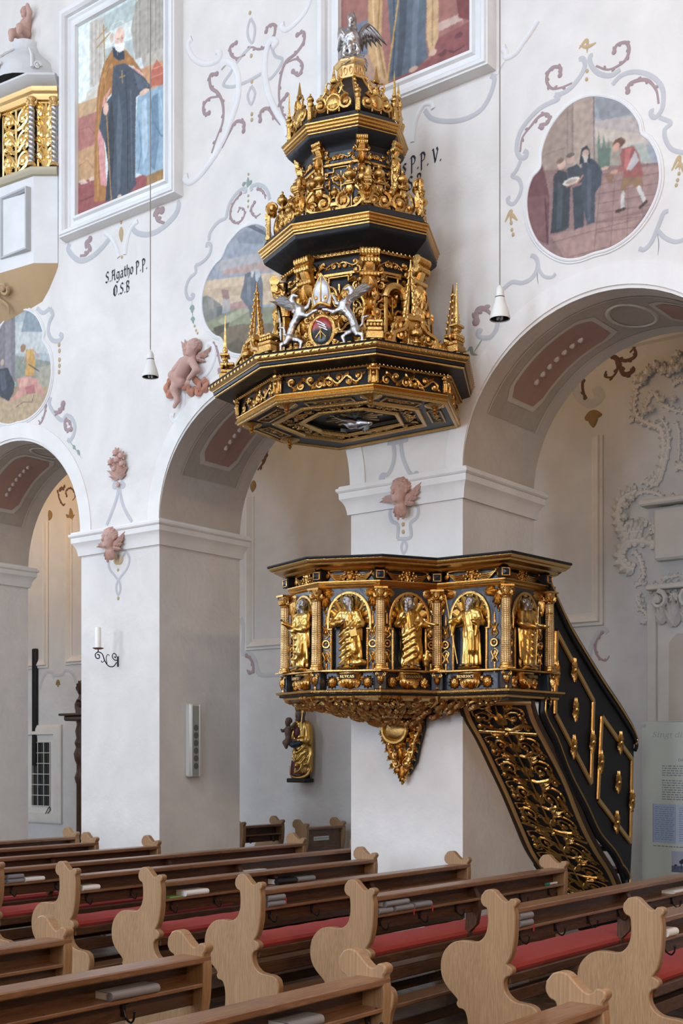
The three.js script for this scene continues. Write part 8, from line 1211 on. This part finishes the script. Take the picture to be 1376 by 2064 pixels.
{ const o = thing('marker_pen', 'white marker pen with a green cap on the shelf before the pulpit stair', 'pen', [-4.05, 0.776, 0.5], 0);
  new B().sweep([[0, 0, -0.08], [0, 0, 0.03]], 0.008, { seg: 8 }).mesh('barrel', M.paper, o); new B().sweep([[0, 0, 0.03], [0, 0, 0.075]], 0.0095, { seg: 8 }).mesh('cap', std({ color: lin(0.02, 0.28, 0.2), roughness: 0.4 }), o); }

// ---------- lamps, sconce, loudspeaker, sign ----------
for (const [x, y, z, label] of [[-8.008, 4.99, 0.5, 'white bell lamp hanging on a cord by the pink putto'], [-4.455, 4.72, 0.5, 'white bell lamp hanging on a cord right of the sounding board']]) {
  const o = thing('pendant_lamp', label, 'lamp', [x, y, z], 0, 'hanging lamps');
  new B().sweep([[0, 0.24, 0], [0, 11.5 - y, 0]], 0.0045, { seg: 6, up: [1, 0, 0] }).mesh('cord', M.cord, o);
  new B().lathe([[0.072, 0], [0.074, 0.006], [0.07, 0.03], [0.058, 0.075], [0.048, 0.1], [0.042, 0.118], [0.036, 0.15], [0.03, 0.155]], 0, 0, 0, 24).lathe([[0.066, 0.004], [0.062, 0.03], [0.05, 0.075], [0.03, 0.11], [0.001, 0.115]].reverse(), 0, 0, 0, 24).mesh('shade', M.enamel, o);
  new B().lathe([[0.064, 0.005], [0.06, 0.03], [0.048, 0.075], [0.028, 0.108], [0.001, 0.112]].reverse(), 0, 0, 0, 24).mesh('reflector', M.reflector, o);
  new B().lathe([[0.031, 0.155], [0.032, 0.17], [0.03, 0.2], [0.02, 0.225], [0.01, 0.235], [0.001, 0.245]], 0, 0, 0, 18).mesh('socket', M.enamel, o); new B().lathe([[0.0335, 0.15], [0.0335, 0.158], [0.03, 0.158]], 0, 0, 0, 18).mesh('collar', M.iron, o);
  const b = new B(); for (let k = 0; k < 4; k++) b.sweep([[0.018 * cos(k * PI / 2), 0.09, 0.018 * sin(k * PI / 2)], [0.018 * cos(k * PI / 2), 0.0, 0.018 * sin(k * PI / 2)]], 0.009, { seg: 8, up: [1, 0, 0] }); b.mesh('bulb', M.tubeGlass, o);
}
{ const o = thing('wall_sconce', 'black wrought iron scroll sconce holding a candle on the left pier', 'sconce', [-8.99, 2.56, 0]);
  const b = new B(); b.bevel(0, 0, 0.004, 0.02, 0.1, 0.008, 0.002); b.push(new THREE.Matrix4().makeRotationY(-PI / 2)); const R = { seg: 6 };
  b.sweep(curve([[0.01, 0.01], [0.05, 0.015], [0.075, 0.045], [0.055, 0.075], [0.025, 0.06], [0.035, 0.035], [0.05, 0.045]], 6), 0.005, R); b.sweep(curve([[0.02, -0.01], [0.06, -0.05], [0.12, -0.05], [0.17, 0.0], [0.2, 0.06], [0.25, 0.075], [0.285, 0.05], [0.27, 0.015], [0.235, 0.02], [0.24, 0.05], [0.26, 0.05]], 6), 0.0055, R); b.sweep(curve([[0.14, -0.03], [0.15, 0.03], [0.13, 0.06], [0.11, 0.05]], 5), 0.004, R); b.sweep(curve([[0.17, 0.0], [0.2, -0.02], [0.215, -0.005]], 5), 0.004, R); b.sweep([[0.25, 0.07, 0], [0.25, 0.1, 0]], 0.006, R); b.pop(); b.mesh('bracket', M.iron, o);
  new B().lathe([[0.001, 0.098], [0.03, 0.1], [0.052, 0.11], [0.055, 0.114], [0.05, 0.114], [0.001, 0.106]], 0, 0, 0.25, 20).mesh('drip_pan', M.rust, o); }
{ const o = thing('candle', 'white pillar candle standing on the iron sconce', 'candle', [-8.99, 2.668, 0.25]); new B().lathe([[0.001, 0], [0.029, 0], [0.029, 0.195], [0.025, 0.2], [0.001, 0.196]], 0, 0, 0, 18).mesh('wax', M.wax, o); new B().sweep([[0, 0.196, 0], [0.001, 0.208, 0]], 0.0012, { seg: 5, up: [1, 0, 0] }).mesh('wick', M.iron, o); }
{ const o = thing('column_loudspeaker', 'slim grey column loudspeaker on the shaded side of the left pier', 'loudspeaker', [-8.418, 1.8, -0.405], PI / 2);
  new B().bevel(0, 0, 0.035, 0.15, 0.7, 0.07, 0.012).mesh('case', M.alu, o); new B().bevel(0, 0, 0.071, 0.075, 0.66, 0.008, 0.002).mesh('grille', M.grille, o); for (const m of [-1, 1]) new B().bevel(m * 0.052, 0, 0.073, 0.012, 0.69, 0.012, 0.003).mesh('side_rib', M.alu, o);
  for (let k = 0; k < 6; k++) new B().lathe([[0.001, 0.002], [0.03, 0.002], [0.031, 0]], 0, 0, 0, 16).mesh('driver', M.driver, o); o.children.filter((c) => c.name === 'driver').forEach((c, k) => { c.rotation.x = PI / 2; c.position.set(0, 0.12 - k * 0.073, 0.075); }); }
{ const c = document.createElement('canvas'); c.width = 512; c.height = 80; const x = c.getContext('2d'); x.fillStyle = '#cfd3cf'; x.fillRect(0, 0, 512, 80); x.fillStyle = '#23292c'; x.font = '46px serif'; x.fillText('Zum Beichtzimmer', 20, 54); x.fillRect(400, 40, 80, 5); x.beginPath(); x.moveTo(500, 42); x.lineTo(475, 30); x.lineTo(475, 55); x.fill(); const t = new THREE.CanvasTexture(c); t.colorSpace = THREE.SRGBColorSpace;
  const g = new THREE.PlaneGeometry(0.27, 0.045), m = meshOf(g, 'paper_sign', std({ map: t, roughness: 0.8 })); m.position.set(-8.56 + 0.023, 0.745, -2.55); m.rotation.y = PI / 2; tag(m, 'white paper sign reading Zum Beichtzimmer on the back of an aisle pew', 'sign'); }

// warm electric globes: under the west gallery and high in the north aisle, outside the picture
for (const [x, y, z, cd, label] of [[2.6, 4.3, 5.3, 20, 'warm glowing globe lamp under the west gallery, over the central aisle'], [2.6, 4.3, 6.6, 20, 'warm glowing globe lamp under the west gallery, nearest the south arcade'], [-13.6, 5.3, -1.4, 4.5, 'warm glowing globe lamp high in the side aisle behind the left arch'], [-8.9, 5.78, -1.5, 1.2, 'warm glowing globe lamp high in the side aisle behind the middle arch'], [-5.6, 5.78, -1.5, 1.2, 'warm glowing globe lamp high in the side aisle behind the right arch']]) {
  const o = thing('globe_lamp', label, 'lamp', [x, y, z], 0, 'warm globe lamps'), c = lin(1, 0.68, 0.4);
  new B().ball(0, 0, 0, 0.12, 1, 1, 1, 20).mesh('globe', std({ color: lin(0.9, 0.8, 0.6), emissive: c, emissiveIntensity: 2.5 }), o); const top = z < 0 ? 5.95 : 11.5;
  new B().sweep([[0, 0.12, 0], [0, top - y, 0]], 0.008, { seg: 6, up: [1, 0, 0] }).mesh('rod', M.iron, o); new B().lathe([[0.05, 0.105], [0.055, 0.13], [0.03, 0.16], [0.01, 0.17]], 0, 0, 0, 14).mesh('cap', M.iron, o);
  const l = new THREE.PointLight(c, cd, 0, 2); l.position.set(0, 0, 0); l.castShadow = true; l.shadow.radius = 5; o.add(l);
}

scene.traverse((o) => { if (o.isMesh) o.castShadow = o.receiveShadow = true; });
renderer.render(scene, camera);
